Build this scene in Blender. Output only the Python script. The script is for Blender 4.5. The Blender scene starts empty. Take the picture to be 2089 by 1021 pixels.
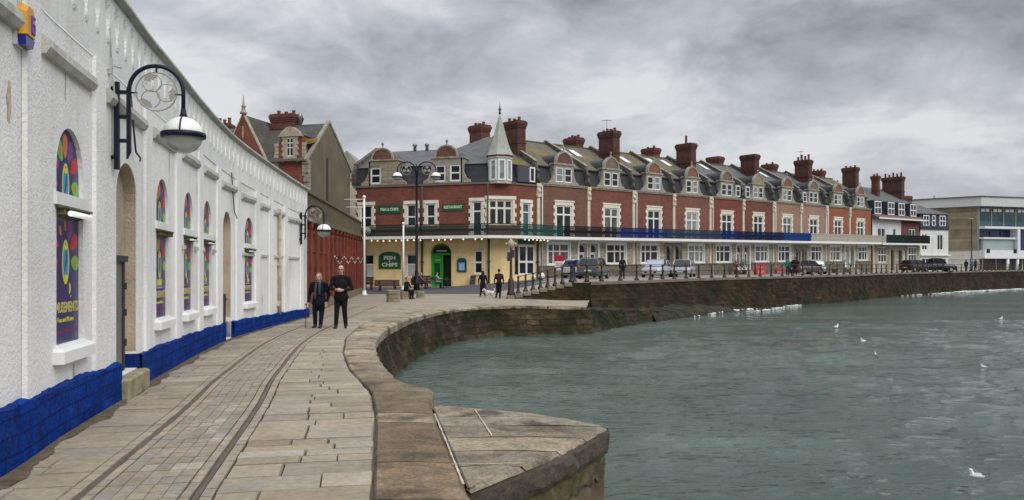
import bpy, bmesh, math, random
import numpy as np
from mathutils import Vector, Matrix
R = math.radians
sc = bpy.context.scene
COL = sc.collection

# ------------------------------------------------------------------ camera, sky, sun, exposure
F_PX, U0, V0, EYE = 1640.0, 1044.5, 553.0, 1.6
cd = bpy.data.cameras.new('camera'); cam = bpy.data.objects.new('camera', cd); COL.objects.link(cam)
cam.location = (0, 0, EYE); cam.rotation_euler = (R(90), 0, 0)
cd.sensor_width = 36; cd.lens = 36 * F_PX / 2089; cd.shift_y = 42.5 / 2089
cd.clip_start = .1; cd.clip_end = 3000
sc.camera = cam
sc.view_settings.view_transform = 'Standard'; sc.view_settings.look = 'None'
sc.view_settings.exposure = 0.22; sc.view_settings.gamma = 1.0; sc.view_settings.use_curve_mapping = False

SUN_EL, SUN_AZ = 40, 140          # azimuth clockwise from +Y (view direction): the bright side is over the sea, behind right
def make_world():
    w = bpy.data.worlds.new('World'); sc.world = w; w.use_nodes = True
    nt = w.node_tree; nt.nodes.clear(); N = nt.nodes.new; L = nt.links.new
    out = N('ShaderNodeOutputWorld'); bg = N('ShaderNodeBackground'); bg.inputs[1].default_value = .1
    L(bg.outputs[0], out.inputs[0])
    sky = N('ShaderNodeTexSky'); sky.sky_type = 'NISHITA'; sky.sun_disc = False
    sky.sun_elevation = R(SUN_EL); sky.sun_rotation = R(SUN_AZ); sky.air_density = 1.2; sky.dust_density = 3
    tc = N('ShaderNodeTexCoord'); sep = N('ShaderNodeSeparateXYZ'); L(tc.outputs['Generated'], sep.inputs[0])
    def math_(op, a, b=None, c=None, clamp=False):
        n = N('ShaderNodeMath'); n.operation = op; n.use_clamp = clamp
        for i, q in enumerate((a, b, c)):
            if q is None: continue
            if isinstance(q, (int, float)): n.inputs[i].default_value = q
            else: L(q, n.inputs[i])
        return n.outputs[0]
    x, y, z = sep.outputs
    zz = math_('ADD', math_('MAXIMUM', z, 0.0), .13)
    cmb = N('ShaderNodeCombineXYZ'); L(math_('DIVIDE', x, zz), cmb.inputs[0]); L(math_('DIVIDE', y, zz), cmb.inputs[1])
    cmb.inputs[2].default_value = 3.7
    cvec = N('ShaderNodeVectorMath'); cvec.operation = 'MULTIPLY_ADD'; L(tc.outputs['Generated'], cvec.inputs[0]); cvec.inputs[1].default_value = (3.0, 3.0, 6.6)
    pv = N('ShaderNodeVectorMath'); pv.operation = 'SCALE'; L(cmb.outputs[0], pv.inputs[0]); pv.inputs['Scale'].default_value = .035; L(pv.outputs[0], cvec.inputs[2])
    def noise(scale, det, rough, dist, off):
        mp = N('ShaderNodeMapping'); mp.inputs['Location'].default_value = off; L(cvec.outputs[0], mp.inputs[0])
        n = N('ShaderNodeTexNoise'); n.inputs['Scale'].default_value = scale; n.inputs['Detail'].default_value = det
        n.inputs['Roughness'].default_value = rough; n.inputs['Distortion'].default_value = dist
        L(mp.outputs[0], n.inputs['Vector']); return n.outputs[0]
    big = noise(.60, 3, .5, .3, (3.1, 1.7, 0))
    mid = noise(1.55, 10, .57, .45, (0.4, 5.2, 0))
    fine = noise(4.2, 8, .62, .3, (7.4, 2.2, 0))
    az = math_('DIVIDE', x, math_('MAXIMUM', y, .05))                  # broad cloud banks: paler to the left, darker over the sea
    f = math_('MULTIPLY', math_('SUBTRACT', big, .5), 1.1)
    f = math_('ADD', f, math_('MULTIPLY', math_('SUBTRACT', mid, .5), 1.75))
    f = math_('ADD', f, math_('MULTIPLY', math_('SUBTRACT', fine, .5), .42))
    f = math_('ADD', f, .655)
    def bank(ca, cz, wa, wz, amp):
        d2 = math_('ADD', math_('POWER', math_('DIVIDE', math_('SUBTRACT', az, ca), wa), 2.0), math_('POWER', math_('DIVIDE', math_('SUBTRACT', z, cz), wz), 2.0))
        return math_('MULTIPLY', math_('POWER', 2.718, math_('MULTIPLY', d2, -1.0)), amp)
    for bk in ((-.55, .22, .38, .30, .32), (.60, .16, .15, .075, .40), (.38, .31, .28, .085, -.30), (.66, .32, .14, .06, -.16), (-.02, .20, .16, .10, -.14), (.2, .08, .5, .05, .10)):
        f = math_('ADD', f, bank(*bk))
    rp = N('ShaderNodeValToRGB'); L(f, rp.inputs[0]); e = rp.color_ramp.elements
    e[0].position = .0; e[0].color = (.170, .183, .200, 1)
    e[1].position = 1.0; e[1].color = (.74, .76, .78, 1)
    for p, c in ((.25, (.255, .272, .30, 1)), (.5, (.385, .405, .445, 1)), (.75, (.54, .56, .60, 1))):
        k = e.new(p); k.color = c
    # the cloud sheet is brighter overhead than at the horizon
    up = math_('SUBTRACT', z, .36); up = math_('MAXIMUM', up, 0.0)
    gain = math_('ADD', 8.6, math_('MULTIPLY', up, 38.0))
    mul = N('ShaderNodeVectorMath'); mul.operation = 'SCALE'; L(rp.outputs[0], mul.inputs[0]); L(gain, mul.inputs['Scale'])
    mx = N('ShaderNodeMix'); mx.data_type = 'RGBA'; mx.inputs[0].default_value = .95
    L(sky.outputs[0], mx.inputs[6]); L(mul.outputs[0], mx.inputs[7]); L(mx.outputs[2], bg.inputs[0])
make_world()
sl = bpy.data.lights.new('sun', 'SUN'); sl.energy = 1.5; sl.angle = R(40); sl.color = (1, .965, .92)
so = bpy.data.objects.new('sun', sl); COL.objects.link(so)
sd = Vector((math.sin(R(SUN_AZ)) * math.cos(R(SUN_EL)), math.cos(R(SUN_AZ)) * math.cos(R(SUN_EL)), math.sin(R(SUN_EL))))
so.rotation_euler = sd.to_track_quat('Z', 'Y').to_euler(); so.location = (30, -30, 60)

# ------------------------------------------------------------------ helpers
def tag(o, label=None, cat=None, group=None, kind=None):
    if label: o['label'] = label
    if cat: o['category'] = cat
    if group: o['group'] = group
    if kind: o['kind'] = kind
    return o
def thing(name, loc, label, cat, rz=0, group=None):
    o = bpy.data.objects.new(name, None); COL.objects.link(o); o.location = loc; o.rotation_euler = (0, 0, rz)
    o.empty_display_size = .3
    return tag(o, label, cat, group)
def copy_tree(o, parent=None):
    c = o.copy(); COL.objects.link(c)
    if parent: c.parent = parent
    for ch in list(o.children): copy_tree(ch, c)
    return c
def at(u, v, Y): return Vector(((u - U0) / F_PX * Y, Y, EYE - (v - V0) / F_PX * Y))
def xat(u, Y): return (u - U0) / F_PX * Y
def lerp(a, b, t): return a + (b - a) * t
def clamp(x, a=0., b=1.): return max(a, min(b, x))
def sstep(a, b, x): t = clamp((x - a) / (b - a)); return t * t * (3 - 2 * t)
def interp(pts, t):
    if t <= pts[0][0]: return pts[0][1]
    for (a, x), (b, y) in zip(pts, pts[1:]):
        if t <= b: return lerp(x, y, (t - a) / (b - a))
    return pts[-1][1]

class MB:
    """collects faces; build() links them as ONE mesh object"""
    def __init__(s, xf=None):
        s.v = []; s.f = []; s.mi = []; s.sm = []; s.uv = {}; s.col = {}; s.xf = xf
    def add(s, pts):
        b = len(s.v)
        s.v += [tuple(s.xf(Vector(p))) if s.xf else tuple(p) for p in pts]
        return b
    def raw(s, idx, m=0, sm=False, uv=None, col=None):
        if uv is not None: s.uv[len(s.f)] = uv
        if col is not None: s.col[len(s.f)] = col
        s.f.append(tuple(idx)); s.mi.append(m); s.sm.append(sm)
    def face(s, pts, m=0, sm=False, uv=None, col=None):
        b = s.add(pts); s.raw(range(b, b + len(pts)), m, sm, uv, col)
    def box(s, x0, x1, y0, y1, z0, z1, m=0, col=None):
        b = s.add([(x0, y0, z0), (x1, y0, z0), (x1, y1, z0), (x0, y1, z0), (x0, y0, z1), (x1, y0, z1), (x1, y1, z1), (x0, y1, z1)])
        for q in ((3, 2, 1, 0), (4, 5, 6, 7), (0, 1, 5, 4), (1, 2, 6, 5), (2, 3, 7, 6), (3, 0, 4, 7)):
            s.raw([b + i for i in q], m, False, None, col)
    def bbox(s, x0, x1, y0, y1, z0, z1, c=.02, m=0):
        """box with chamfered vertical and top edges"""
        def ring(i, z): return [(x0 + i, y0 + i, z), (x1 - i, y0 + i, z), (x1 - i, y1 - i, z), (x0 + i, y1 - i, z)]
        def oct_(z, k): return [(x0 + c + k, y0 + k, z), (x1 - c - k, y0 + k, z), (x1 - k, y0 + c + k, z), (x1 - k, y1 - c - k, z), (x1 - c - k, y1 - k, z), (x0 + c + k, y1 - k, z), (x0 + k, y1 - c - k, z), (x0 + k, y0 + c + k, z)]
        s.loft([oct_(z0, 0), oct_(z1 - c, 0), oct_(z1, c)], m, caps=True, sm=False)
    def loft(s, rings, m=0, caps=True, sm=True, closed=True):
        n = len(rings[0]); bs = [s.add(r) for r in rings]
        for a, b in zip(bs, bs[1:]):
            for i in range(n if closed else n - 1):
                j = (i + 1) % n; s.raw((a + i, a + j, b + j, b + i), m, sm)
        if caps and closed:
            s.raw([bs[0] + i for i in reversed(range(n))], m); s.raw([bs[-1] + i for i in range(n)], m)
    def prism(s, poly, h0, h1, plane='xy', m=0, mside=None):
        def P(p, h):
            return {'xy': (p[0], p[1], h), 'xz': (p[0], h, p[1]), 'yz': (h, p[0], p[1])}[plane]
        s.loft([[P(p, h0) for p in poly], [P(p, h1) for p in poly]], m, True, False)
    def tube(s, path, r, n=8, m=0, r2=None, caps=True, sm=True):
        path = [Vector(p) for p in path]; rings = []; k = len(path)
        up = None
        for i, p in enumerate(path):
            d = (path[min(i + 1, k - 1)] - path[max(i - 1, 0)]).normalized()
            if up is None: up = Vector((0, 0, 1)) if abs(d.z) < .9 else Vector((1, 0, 0))
            a = d.cross(up)
            if a.length < 1e-4: a = d.cross(Vector((0, 1, 0)))
            a.normalize(); b = a.cross(d).normalized(); up = b
            rr = r if r2 is None else lerp(r, r2, i / max(1, k - 1))
            if isinstance(r, (list, tuple)): rr = r[i]
            rings.append([p + (a * math.cos(2 * math.pi * j / n) + b * math.sin(2 * math.pi * j / n)) * rr for j in range(n)])
        s.loft(rings, m, caps, sm)
    def lathe(s, prof, c=(0, 0, 0), n=16, m=0, sm=True, sx=1, sy=1, rot=0):
        s.loft([[(c[0] + r * sx * math.cos(rot + 2 * math.pi * j / n), c[1] + r * sy * math.sin(rot + 2 * math.pi * j / n), c[2] + z) for j in range(n)] for r, z in prof], m, True, sm)
    def ell(s, c, r, n=14, k=8, m=0, a0=-90, a1=90):
        if not isinstance(r, (tuple, list)): r = (r, r, r)
        prof = [(max(1e-4, math.cos(R(lerp(a0, a1, i / k)))), math.sin(R(lerp(a0, a1, i / k)))) for i in range(k + 1)]
        s.loft([[(c[0] + q * r[0] * math.cos(2 * math.pi * j / n), c[1] + q * r[1] * math.sin(2 * math.pi * j / n), c[2] + h * r[2]) for j in range(n)] for q, h in prof], m, True, True)
    def disc(s, c, ax, ay, n=20, m=0):
        c, ax, ay = Vector(c), Vector(ax), Vector(ay)
        s.face([c + ax * math.cos(2 * math.pi * j / n) + ay * math.sin(2 * math.pi * j / n) for j in range(n)], m)
    def grid(s, rows, m=0, sm=True, uvf=None, colf=None, mf=None):
        nr, nc = len(rows), len(rows[0]); b = s.add([p for r in rows for p in r])
        for i in range(nr - 1):
            for j in range(nc - 1):
                q = (b + i * nc + j, b + i * nc + j + 1, b + (i + 1) * nc + j + 1, b + (i + 1) * nc + j)
                uv = [uvf(i, j), uvf(i, j + 1), uvf(i + 1, j + 1), uvf(i + 1, j)] if uvf else None
                s.raw(q, mf(i, j) if mf else m, sm, uv)
    def build(s, name, mats, parent=None, world=False):
        if not isinstance(mats, (list, tuple)): mats = [mats]
        me = bpy.data.meshes.new(name); v = s.v
        if parent is not None and world:
            inv = (Matrix.Translation(parent.location) @ parent.rotation_euler.to_matrix().to_4x4()).inverted()
            v = [tuple(inv @ Vector(p)) for p in v]
        me.from_pydata(v, [], s.f)
        for m in mats: me.materials.append(m)
        me.polygons.foreach_set('material_index', s.mi); me.polygons.foreach_set('use_smooth', s.sm)
        if s.uv:
            ul = me.uv_layers.new(name='UVMap'); dat = np.zeros((len(me.loops), 2), 'f'); k = 0
            for i, f in enumerate(s.f):
                if i in s.uv: dat[k:k + len(f)] = s.uv[i]
                k += len(f)
            ul.data.foreach_set('uv', dat.ravel())
        if s.col:
            ca = me.color_attributes.new('Col', 'FLOAT_COLOR', 'CORNER'); dat = np.ones((len(me.loops), 4), 'f'); k = 0
            for i, f in enumerate(s.f):
                if i in s.col: dat[k:k + len(f), :3] = s.col[i]
                k += len(f)
            ca.data.foreach_set('color', dat.ravel())
        me.validate(); me.update()
        o = bpy.data.objects.new(name, me); COL.objects.link(o)
        if parent is not None: o.parent = parent
        return o

def text_faces(mb, txt, size, place, m=0, depth=.01, width=None, bold=.0, align='CENTER'):
    """lettering as mesh faces; place maps (x, y, h) in the sign's plane to a point"""
    c = bpy.data.curves.new('lettering', 'FONT'); c.body = txt; c.size = size; c.align_x = align; c.align_y = 'CENTER'
    c.resolution_u = 2; c.offset = bold; c.extrude = depth / 2; c.fill_mode = 'BOTH'
    o = bpy.data.objects.new('lettering', c); COL.objects.link(o)
    dg = bpy.context.evaluated_depsgraph_get(); me = bpy.data.meshes.new_from_object(o.evaluated_get(dg))
    xs = [v.co.x for v in me.vertices] or [0]
    k = 1 if width is None else width / max(1e-6, max(xs) - min(xs))
    b = mb.add([place(v.co.x * k, v.co.y, v.co.z + depth / 2) for v in me.vertices])
    for p in me.polygons: mb.raw([b + i for i in p.vertices], m)
    bpy.data.objects.remove(o); bpy.data.curves.remove(c); bpy.data.meshes.remove(me)

# ------------------------------------------------------------------ materials
MATS = {}
def mat(name, col, rough=.8, var=.22, vs=1.6, bump=0., bs=30., col2=None, c2=(.45, .62), streak=0., metal=0., spec=.4, emit=0., coord='Object', attr=False, brick=None, detail=7, fine=.0):
    if name in MATS: return MATS[name]
    m = bpy.data.materials.new(name); m.use_nodes = True; nt = m.node_tree; N = nt.nodes.new; L = nt.links.new
    p = nt.nodes['Principled BSDF']; p.inputs['Roughness'].default_value = rough; p.inputs['Metallic'].default_value = metal
    p.inputs['Specular IOR Level'].default_value = spec
    tc = N('ShaderNodeTexCoord'); vec = tc.outputs[coord]
    def noise(sc_, det=detail, vec_=None, dist=0., rough_=.6):
        n = N('ShaderNodeTexNoise'); n.inputs['Scale'].default_value = sc_; n.inputs['Detail'].default_value = det
        n.inputs['Roughness'].default_value = rough_; n.inputs['Distortion'].default_value = dist
        L(vec_ if vec_ is not None else vec, n.inputs['Vector']); return n.outputs[0]
    def mix(mode, fac, a, b):
        n = N('ShaderNodeMix'); n.data_type = 'RGBA'; n.blend_type = mode
        for i, q in ((0, fac), (6, a), (7, b)):
            if isinstance(q, (int, float)): n.inputs[i].default_value = q
            elif isinstance(q, (tuple, list)): n.inputs[i].default_value = (*q[:3], 1)
            else: L(q, n.inputs[i])
        return n.outputs[2]
    def ramp(src, a, b, ca=0., cb=1.):
        n = N('ShaderNodeMapRange'); n.inputs[1].default_value = a; n.inputs[2].default_value = b; n.inputs[3].default_value = ca; n.inputs[4].default_value = cb
        L(src, n.inputs[0]); return n.outputs[0]
    c = None
    if attr:
        a = N('ShaderNodeAttribute'); a.attribute_name = 'Col'; c = mix('MULTIPLY', 1., a.outputs[0], col)
    if brick:
        # brick = (course length, course height, mortar, mortar colour, offset colours) on UV or the facade plane
        bt = N('ShaderNodeTexBrick'); bt.inputs['Scale'].default_value = 1
        bt.inputs['Brick Width'].default_value = brick[0]; bt.inputs['Row Height'].default_value = brick[1]; bt.inputs['Mortar Size'].default_value = brick[2]
        bt.inputs['Mortar Smooth'].default_value = .3; bt.inputs['Bias'].default_value = 0
        bt.inputs['Color1'].default_value = (*[q * (1 + brick[4]) for q in col], 1); bt.inputs['Color2'].default_value = (*[q * (1 - brick[4]) for q in col], 1)
        bt.inputs['Mortar'].default_value = (*brick[3], 1)
        if coord == 'UV': bv = vec
        else:
            sp = N('ShaderNodeSeparateXYZ'); L(vec, sp.inputs[0]); ad = N('ShaderNodeMath'); L(sp.outputs[0], ad.inputs[0]); L(sp.outputs[1], ad.inputs[1])
            cb = N('ShaderNodeCombineXYZ'); L(ad.outputs[0], cb.inputs[0]); L(sp.outputs[2], cb.inputs[1]); bv = cb.outputs[0]
        dn = N('ShaderNodeTexNoise'); dn.inputs['Scale'].default_value = 1.3; dn.inputs['Detail'].default_value = 3; L(vec, dn.inputs['Vector'])
        va = N('ShaderNodeVectorMath'); va.operation = 'MULTIPLY_ADD'; L(dn.outputs[1], va.inputs[0]); va.inputs[1].default_value = (brick[5], brick[5], 0) if len(brick) > 5 else (.05, .05, 0); L(bv, va.inputs[2])
        L(va.outputs[0], bt.inputs['Vector']); c = bt.outputs[0]; bfac = bt.outputs[1]
    if c is None: c = tuple(col)
    if col2: c = mix('MIX', ramp(noise(vs * .55, 6, None, .4), *c2), c, col2)
    if var:
        f = ramp(noise(vs), .28, .72, 1 - var, 1 + var)
        cc = N('ShaderNodeCombineXYZ'); [L(f, cc.inputs[i]) for i in range(3)]
        c = mix('MULTIPLY', 1., c, cc.outputs[0])
    if fine:
        f = ramp(noise(vs * 9, 4), .3, .7, 1 - fine, 1 + fine)
        cc = N('ShaderNodeCombineXYZ'); [L(f, cc.inputs[i]) for i in range(3)]
        c = mix('MULTIPLY', 1., c, cc.outputs[0])
    if streak:
        mp = N('ShaderNodeMapping'); mp.inputs['Scale'].default_value = (1.5, 1.5, .16); L(tc.outputs['Object'], mp.inputs[0])
        s_ = ramp(noise(1.6, 5, mp.outputs[0], .3), .52, .74, 0, streak); c = mix('MULTIPLY', s_, c, (.42, .38, .30))
    if isinstance(c, tuple): p.inputs['Base Color'].default_value = (*c, 1)
    else: L(c, p.inputs['Base Color'])
    if bump:
        h = noise(bs, 5)
        b = N('ShaderNodeBump'); b.inputs['Strength'].default_value = bump; b.inputs['Distance'].default_value = .03
        if brick:
            ad = N('ShaderNodeMath'); ad.operation = 'MULTIPLY_ADD'; L(bfac, ad.inputs[0]); ad.inputs[1].default_value = -.9; L(h, ad.inputs[2]); h = ad.outputs[0]
        L(h, b.inputs['Height']); L(b.outputs[0], p.inputs['Normal'])
    if emit:
        p.inputs['Emission Color'].default_value = (*col, 1); p.inputs['Emission Strength'].default_value = emit
    MATS[name] = m; return m
def flat(name, col, rough=.6, **k): return mat(name, col, rough, var=k.pop('var', .08), **k)
def glass(name, col=(.02, .023, .027), rough=.06, var=.6, vs=.8):
    return mat(name, col, rough, var=var, vs=vs, spec=.35)

WHITE_PAINT = mat('white_masonry_paint', (.77, .765, .745), .85, var=.07, vs=.7, bump=.55, bs=26, streak=.32, fine=.04, col2=(.64, .625, .58), c2=(.52, .75))
WHITE_TRIM = mat('white_trim_paint', (.72, .72, .70), .75, var=.07, vs=2, bump=.2, bs=25)
PARAPET_WHITE = mat('white_parapet_paint', (.70, .70, .68), .85, var=.08, vs=1.5, bump=.35, bs=28, streak=.35)
BLUE_PAINT = mat('blue_plinth_paint', (.001, .027, .19), .75, var=.4, vs=4.0, col2=(.010, .045, .22), c2=(.5, .7), bump=1.0, bs=16, brick=(.42, .15, .010, (.001, .018, .13), .16, .07), fine=.3, spec=.08)
COPING_DIRTY = mat('weathered_coping', (.36, .37, .33), .9, var=.3, vs=3, bump=.4, bs=20)
BROWN_RENDER = mat('brown_reveal_render', (.45, .37, .28), .9, var=.18, vs=3, bump=.7, bs=30)
FRAME_WHITE = flat('white_window_frame', (.72, .73, .72), .45)
GLASS_DARK = glass('dark_window_glass')
GLASS_CURTAIN = mat('curtained_glass', (.22, .23, .23), .12, var=.5, vs=2.2, spec=.6)
BLACK_METAL = flat('black_painted_iron', (.012, .012, .014), .45, spec=.5)
NAVY_METAL = flat('navy_painted_iron', (.005, .006, .020), .45, spec=.3)
STEEL = flat('grey_steel', (.28, .28, .27), .45, metal=.6)
GREY_DOOR = mat('grey_metal_door', (.16, .16, .15), .5, var=.2, vs=3)
DARK = flat('dark_interior', (.012, .011, .010), .8)
CREAM = mat('cream_stone', (.56, .50, .39), .85, var=.14, vs=2.2, bump=.2, bs=14, streak=.25)
STONE = mat('house_limestone', (.39, .355, .285), .9, var=.22, vs=1.4, bump=.5, bs=12, brick=(.62, .27, .014, (.2, .18, .14), .22, .06), streak=.3)
STONE_TRIM = mat('weathered_stone_trim', (.28, .255, .205), .9, var=.4, vs=3.2, bump=.4, bs=16, streak=.4)
PARTY = mat('lichened_party_stone', (.105, .098, .082), .9, var=.4, vs=3.2, bump=.4, bs=16, col2=(.05, .047, .04))
SLATE_DARK = mat('dark_slate', (.024, .026, .032), .62, var=.35, vs=2.2, bump=.4, bs=16, brick=(.3, .2, .012, (.018, .018, .022), .25, .02))
SLATE_GREY = mat('grey_slate', (.098, .099, .104), .7, var=.26, vs=1.2, bump=.35, bs=14, brick=(.32, .22, .010, (.045, .045, .048), .14, .02), col2=(.105, .088, .042), c2=(.55, .78))
SLATE_MOSS = mat('mossy_slate', (.10, .095, .080), .8, var=.28, vs=1.0, bump=.35, bs=14, brick=(.32, .22, .010, (.07, .065, .05), .14, .02), col2=(.135, .105, .038), c2=(.42, .62))
CHIM = mat('chimney_brick', (.082, .030, .022), .9, var=.3, vs=1.6, bump=.5, bs=10, brick=(.24, .09, .012, (.09, .05, .04), .25, .01))
CHIM_RED = mat('red_chimney_brick', (.118, .036, .027), .9, var=.3, vs=1.6, bump=.5, bs=10, brick=(.24, .09, .012, (.12, .06, .05), .25, .01))
POT = mat('terracotta_pot', (.17, .055, .034), .8, var=.25, vs=4)
def brickmat(name, c):
    g = .3 * c[0] + .6 * c[1] + .1 * c[2]; c = (lerp(c[0], g, .16) * .95, lerp(c[1], g, .10) * 1.0, lerp(c[2], g, .10) * .95); return mat(name, c, .88, var=.2, vs=.8, bump=.35, bs=9, brick=(.235, .085, .010, tuple(min(1, q * 1.15 + .02) for q in c), .22, .01), streak=.35, fine=.12)
LEAD = mat('pale_lead_roof', (.31, .315, .275), .6, var=.22, vs=2.0, streak=.4)
LAMP_WHITE = flat('white_lamp_dome', (.80, .80, .78), .3)
SKIN = flat('skin', (.46, .26, .19), .55, var=.1)
# ------------------------------------------------------------------ the setting: plan lines (metres; camera at the origin, y = away)
WL = -1.35                                                             # water level
WALL = [(-8, -1.4), (0, -2.75), (3, -3.35), (6.34, -4.04), (7.76, -4.41), (10.1, -4.93), (11.56, -5.28), (12.7, -5.52), (15.5, -6.1), (18.5, -6.62), (21, -6.86), (25, -7.06), (28, -7.14)]
EDGE = [(-30, 5.2), (0, .75), (5.6, -.29), (9.5, -.96), (10.6, -1.06), (11.15, -1.2), (11.56, -1.58), (13.7, -2.2), (16.2, -2.76), (19.2, -3.25), (22.8, -3.54), (27, -3.53), (30, -3.25), (32.8, -2.72), (35, -1.9), (36.4, -.9), (37.3, .9), (38, 3.45)]
INNER = [(-30, 4.3), (0, -.1), (5.87, -1.02), (8.83, -1.5), (10.6, -1.86), (13, -2.63), (15.7, -3.3), (19.15, -3.96), (23.4, -4.42), (27, -4.5), (30, -4.25), (32.8, -3.75), (36, -2.6), (38, -1.6), (42, .2)]
SEAW = [(46.5, 4.5), (51, 8.3), (58, 13.2), (65.7, 20.2), (78, 31.9), (93.6, 44.6), (110, 60.2), (129, 80.3), (136, 92), (141, 108), (146, 140), (150, 220)]
TRK = [(-6, -.3), (0, -1.5), (5.6, -2.64), (9.4, -3.4), (12.7, -4.12), (19.2, -5.25), (27.5, -5.98), (41, -6.95), (50, -8.4), (56, -10)]
def spline(pts, step=.25):
    """Catmull-Rom through (y, x) points -> list of (x, y, arc)"""
    P = [Vector((x, y)) for y, x in pts]; P = [P[0] * 2 - P[1]] + P + [P[-1] * 2 - P[-2]]; out = []
    for i in range(1, len(P) - 2):
        n = max(2, int((P[i + 1] - P[i]).length / step))
        for k in range(n):
            t = k / n; a, b, c, d = P[i - 1:i + 3]
            out.append(.5 * ((2 * b) + (c - a) * t + (2 * a - 5 * b + 4 * c - d) * t * t + (3 * b - a - 3 * c + d) * t ** 3))
    out.append(P[-2]); arc = 0; res = []
    for i, p in enumerate(out):
        if i: arc += (p - out[i - 1]).length
        res.append((p.x, p.y, arc))
    return res
WALLC, EDGEC, TRKC, SEAC = spline(WALL), spline(EDGE), spline(TRK), spline(SEAW, .5)
class Curve:
    def __init__(s, pts): s.p = pts; s.a = np.array([q[2] for q in pts]); s.x = np.array([q[0] for q in pts]); s.y = np.array([q[1] for q in pts]); s.L = s.a[-1]
    def pos(s, a):
        if a < 0:
            t = s.tan(0); return Vector((s.x[0] + t.x * a, s.y[0] + t.y * a))
        if a > s.L:
            t = s.tan(s.L); return Vector((s.x[-1] + t.x * (a - s.L), s.y[-1] + t.y * (a - s.L)))
        return Vector((float(np.interp(a, s.a, s.x)), float(np.interp(a, s.a, s.y))))
    def tan(s, a, h=.25):
        a = clamp(a, h, s.L - h); return (Vector((float(np.interp(a + h, s.a, s.x)) - float(np.interp(a - h, s.a, s.x)), float(np.interp(a + h, s.a, s.y)) - float(np.interp(a - h, s.a, s.y))))).normalized()
    def X(s, y): return float(np.interp(y, s.y, s.x))
    def A(s, y): return float(np.interp(y, s.y, s.a))
    def at_u(s, u):                                                     # arc where the sight line at column u meets the curve
        r = (u - U0) / F_PX; d = s.x - r * s.y
        for i in range(len(d) - 1):
            if s.y[i] > 2 and d[i] * d[i + 1] <= 0: return lerp(s.a[i], s.a[i + 1], abs(d[i]) / max(1e-9, abs(d[i]) + abs(d[i + 1])))
        return s.L
CW, CE, CT, CS = Curve(WALLC), Curve(EDGEC), Curve(TRKC), Curve(SEAC)
def rampz(x): return clamp(.15 + .225 * x, 0, .94)
def gz(x, y):
    """height of the land"""
    if y < 46.3: return -.10 * sstep(0, 3.4, x) * sstep(34, 38, y)
    walk = .3 * sstep(46.5, 68, y)
    sp = max(0, (x - 4.6) * .751 + (y - 46.5) * .661); street = .94 + .0064 * sp
    k = clamp((y - 46.5) / 20); t = clamp((x - lerp(-.6, -4, k)) / (lerp(3.5, 2.5, k) - lerp(-.6, -4, k)))
    return lerp(walk, street, t)
def seax(y): return CE.X(y) if y < 38 else (lerp(3.45, 4.5, (y - 38) / 8.5) if y < 46.5 else CS.X(y))

PAVE = mat('pale_paving_stone', (1, 1, 1), .8, var=.2, vs=1.6, bump=.45, bs=14, attr=True, fine=.20, col2=(.17, .135, .09), c2=(.60, .86))
PAVE_FAR = mat('far_paving', (.265, .227, .172), .82, var=.14, vs=.5, brick=(.9, .45, .012, (.18, .16, .13), .08, .05))
JOINT = mat('paving_joint_dirt', (.15, .128, .098), .95, var=.3, vs=4)
ASPHALT = mat('grey_asphalt', (.062, .062, .068), .85, var=.15, vs=.6, bump=.2, bs=40)
STREET = mat('worn_street_surface', (.23, .20, .165), .85, var=.18, vs=.35)
COPE = mat('brown_coping_stone', (1, 1, 1), .85, var=.38, vs=3.2, bump=1.0, bs=15, attr=True, fine=.42, col2=(.075, .055, .032), c2=(.50, .66))
QUAY = mat('wet_quay_masonry', (.050, .036, .020), .8, var=.5, vs=1.1, bump=1.0, bs=6, coord='UV', spec=.15, brick=(.62, .24, .016, (.026, .020, .012), .45, .34), col2=(.017, .021, .008), c2=(.42, .62), fine=.3)
SEAWALL = mat('dark_sea_wall_masonry', (.040, .027, .015), .85, var=.45, vs=.6, bump=.8, bs=5, coord='UV', spec=.12, brick=(.7, .26, .016, (.030, .021, .012), .4, .30), col2=(.022, .023, .010), c2=(.44, .66), fine=.25)
RAIL = flat('rusty_rail_iron', (.115, .085, .065), .6, var=.3, metal=.3)

# land: one sheet, out to the horizon behind the houses
rows = []; ys = [-60, -30, -12, -6, -2] + [q * .5 for q in range(0, 92)] + [46.28, 46.5] + list(np.arange(47, 72, .6)) + list(range(72, 150, 3)) + [155, 180, 240, 400, 900, 1800]
frac = [0, .12, .25, .4, .5, .6, .68, .75, .8, .85, .9, .93, .96, .98, 1]
for y in ys:
    xr = seax(y) if y < 150 else 400 + y; xw = CW.X(y) - .3 if y < 28 else lerp(CW.X(28) - .3, -14, sstep(28, 60, y))
    row = [(-400 - abs(y), y, gz(-20, y) - .05), (-40, y, gz(-20, y) - .05)]
    for f in frac:
        x = lerp(xw, xr, f); drop = .05 if y < 36 else .05 * (1 - sstep(36, 37, y))
        row.append((x, y, gz(x, y) - drop))
    rows.append(row)
def landmat(i, j):
    y = ys[i]; x = rows[i][j][0]
    if y < 36: return 0
    if y > 53 and y < 64.5 and x < 1.5 and x > -30: return 2
    if y > 46.4 and x > 1.5: return 3
    return 1
mb = MB(); mb.grid(rows, mf=landmat)
tag(mb.build('ground', [JOINT, PAVE_FAR, ASPHALT, STREET]), kind='structure')

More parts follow.
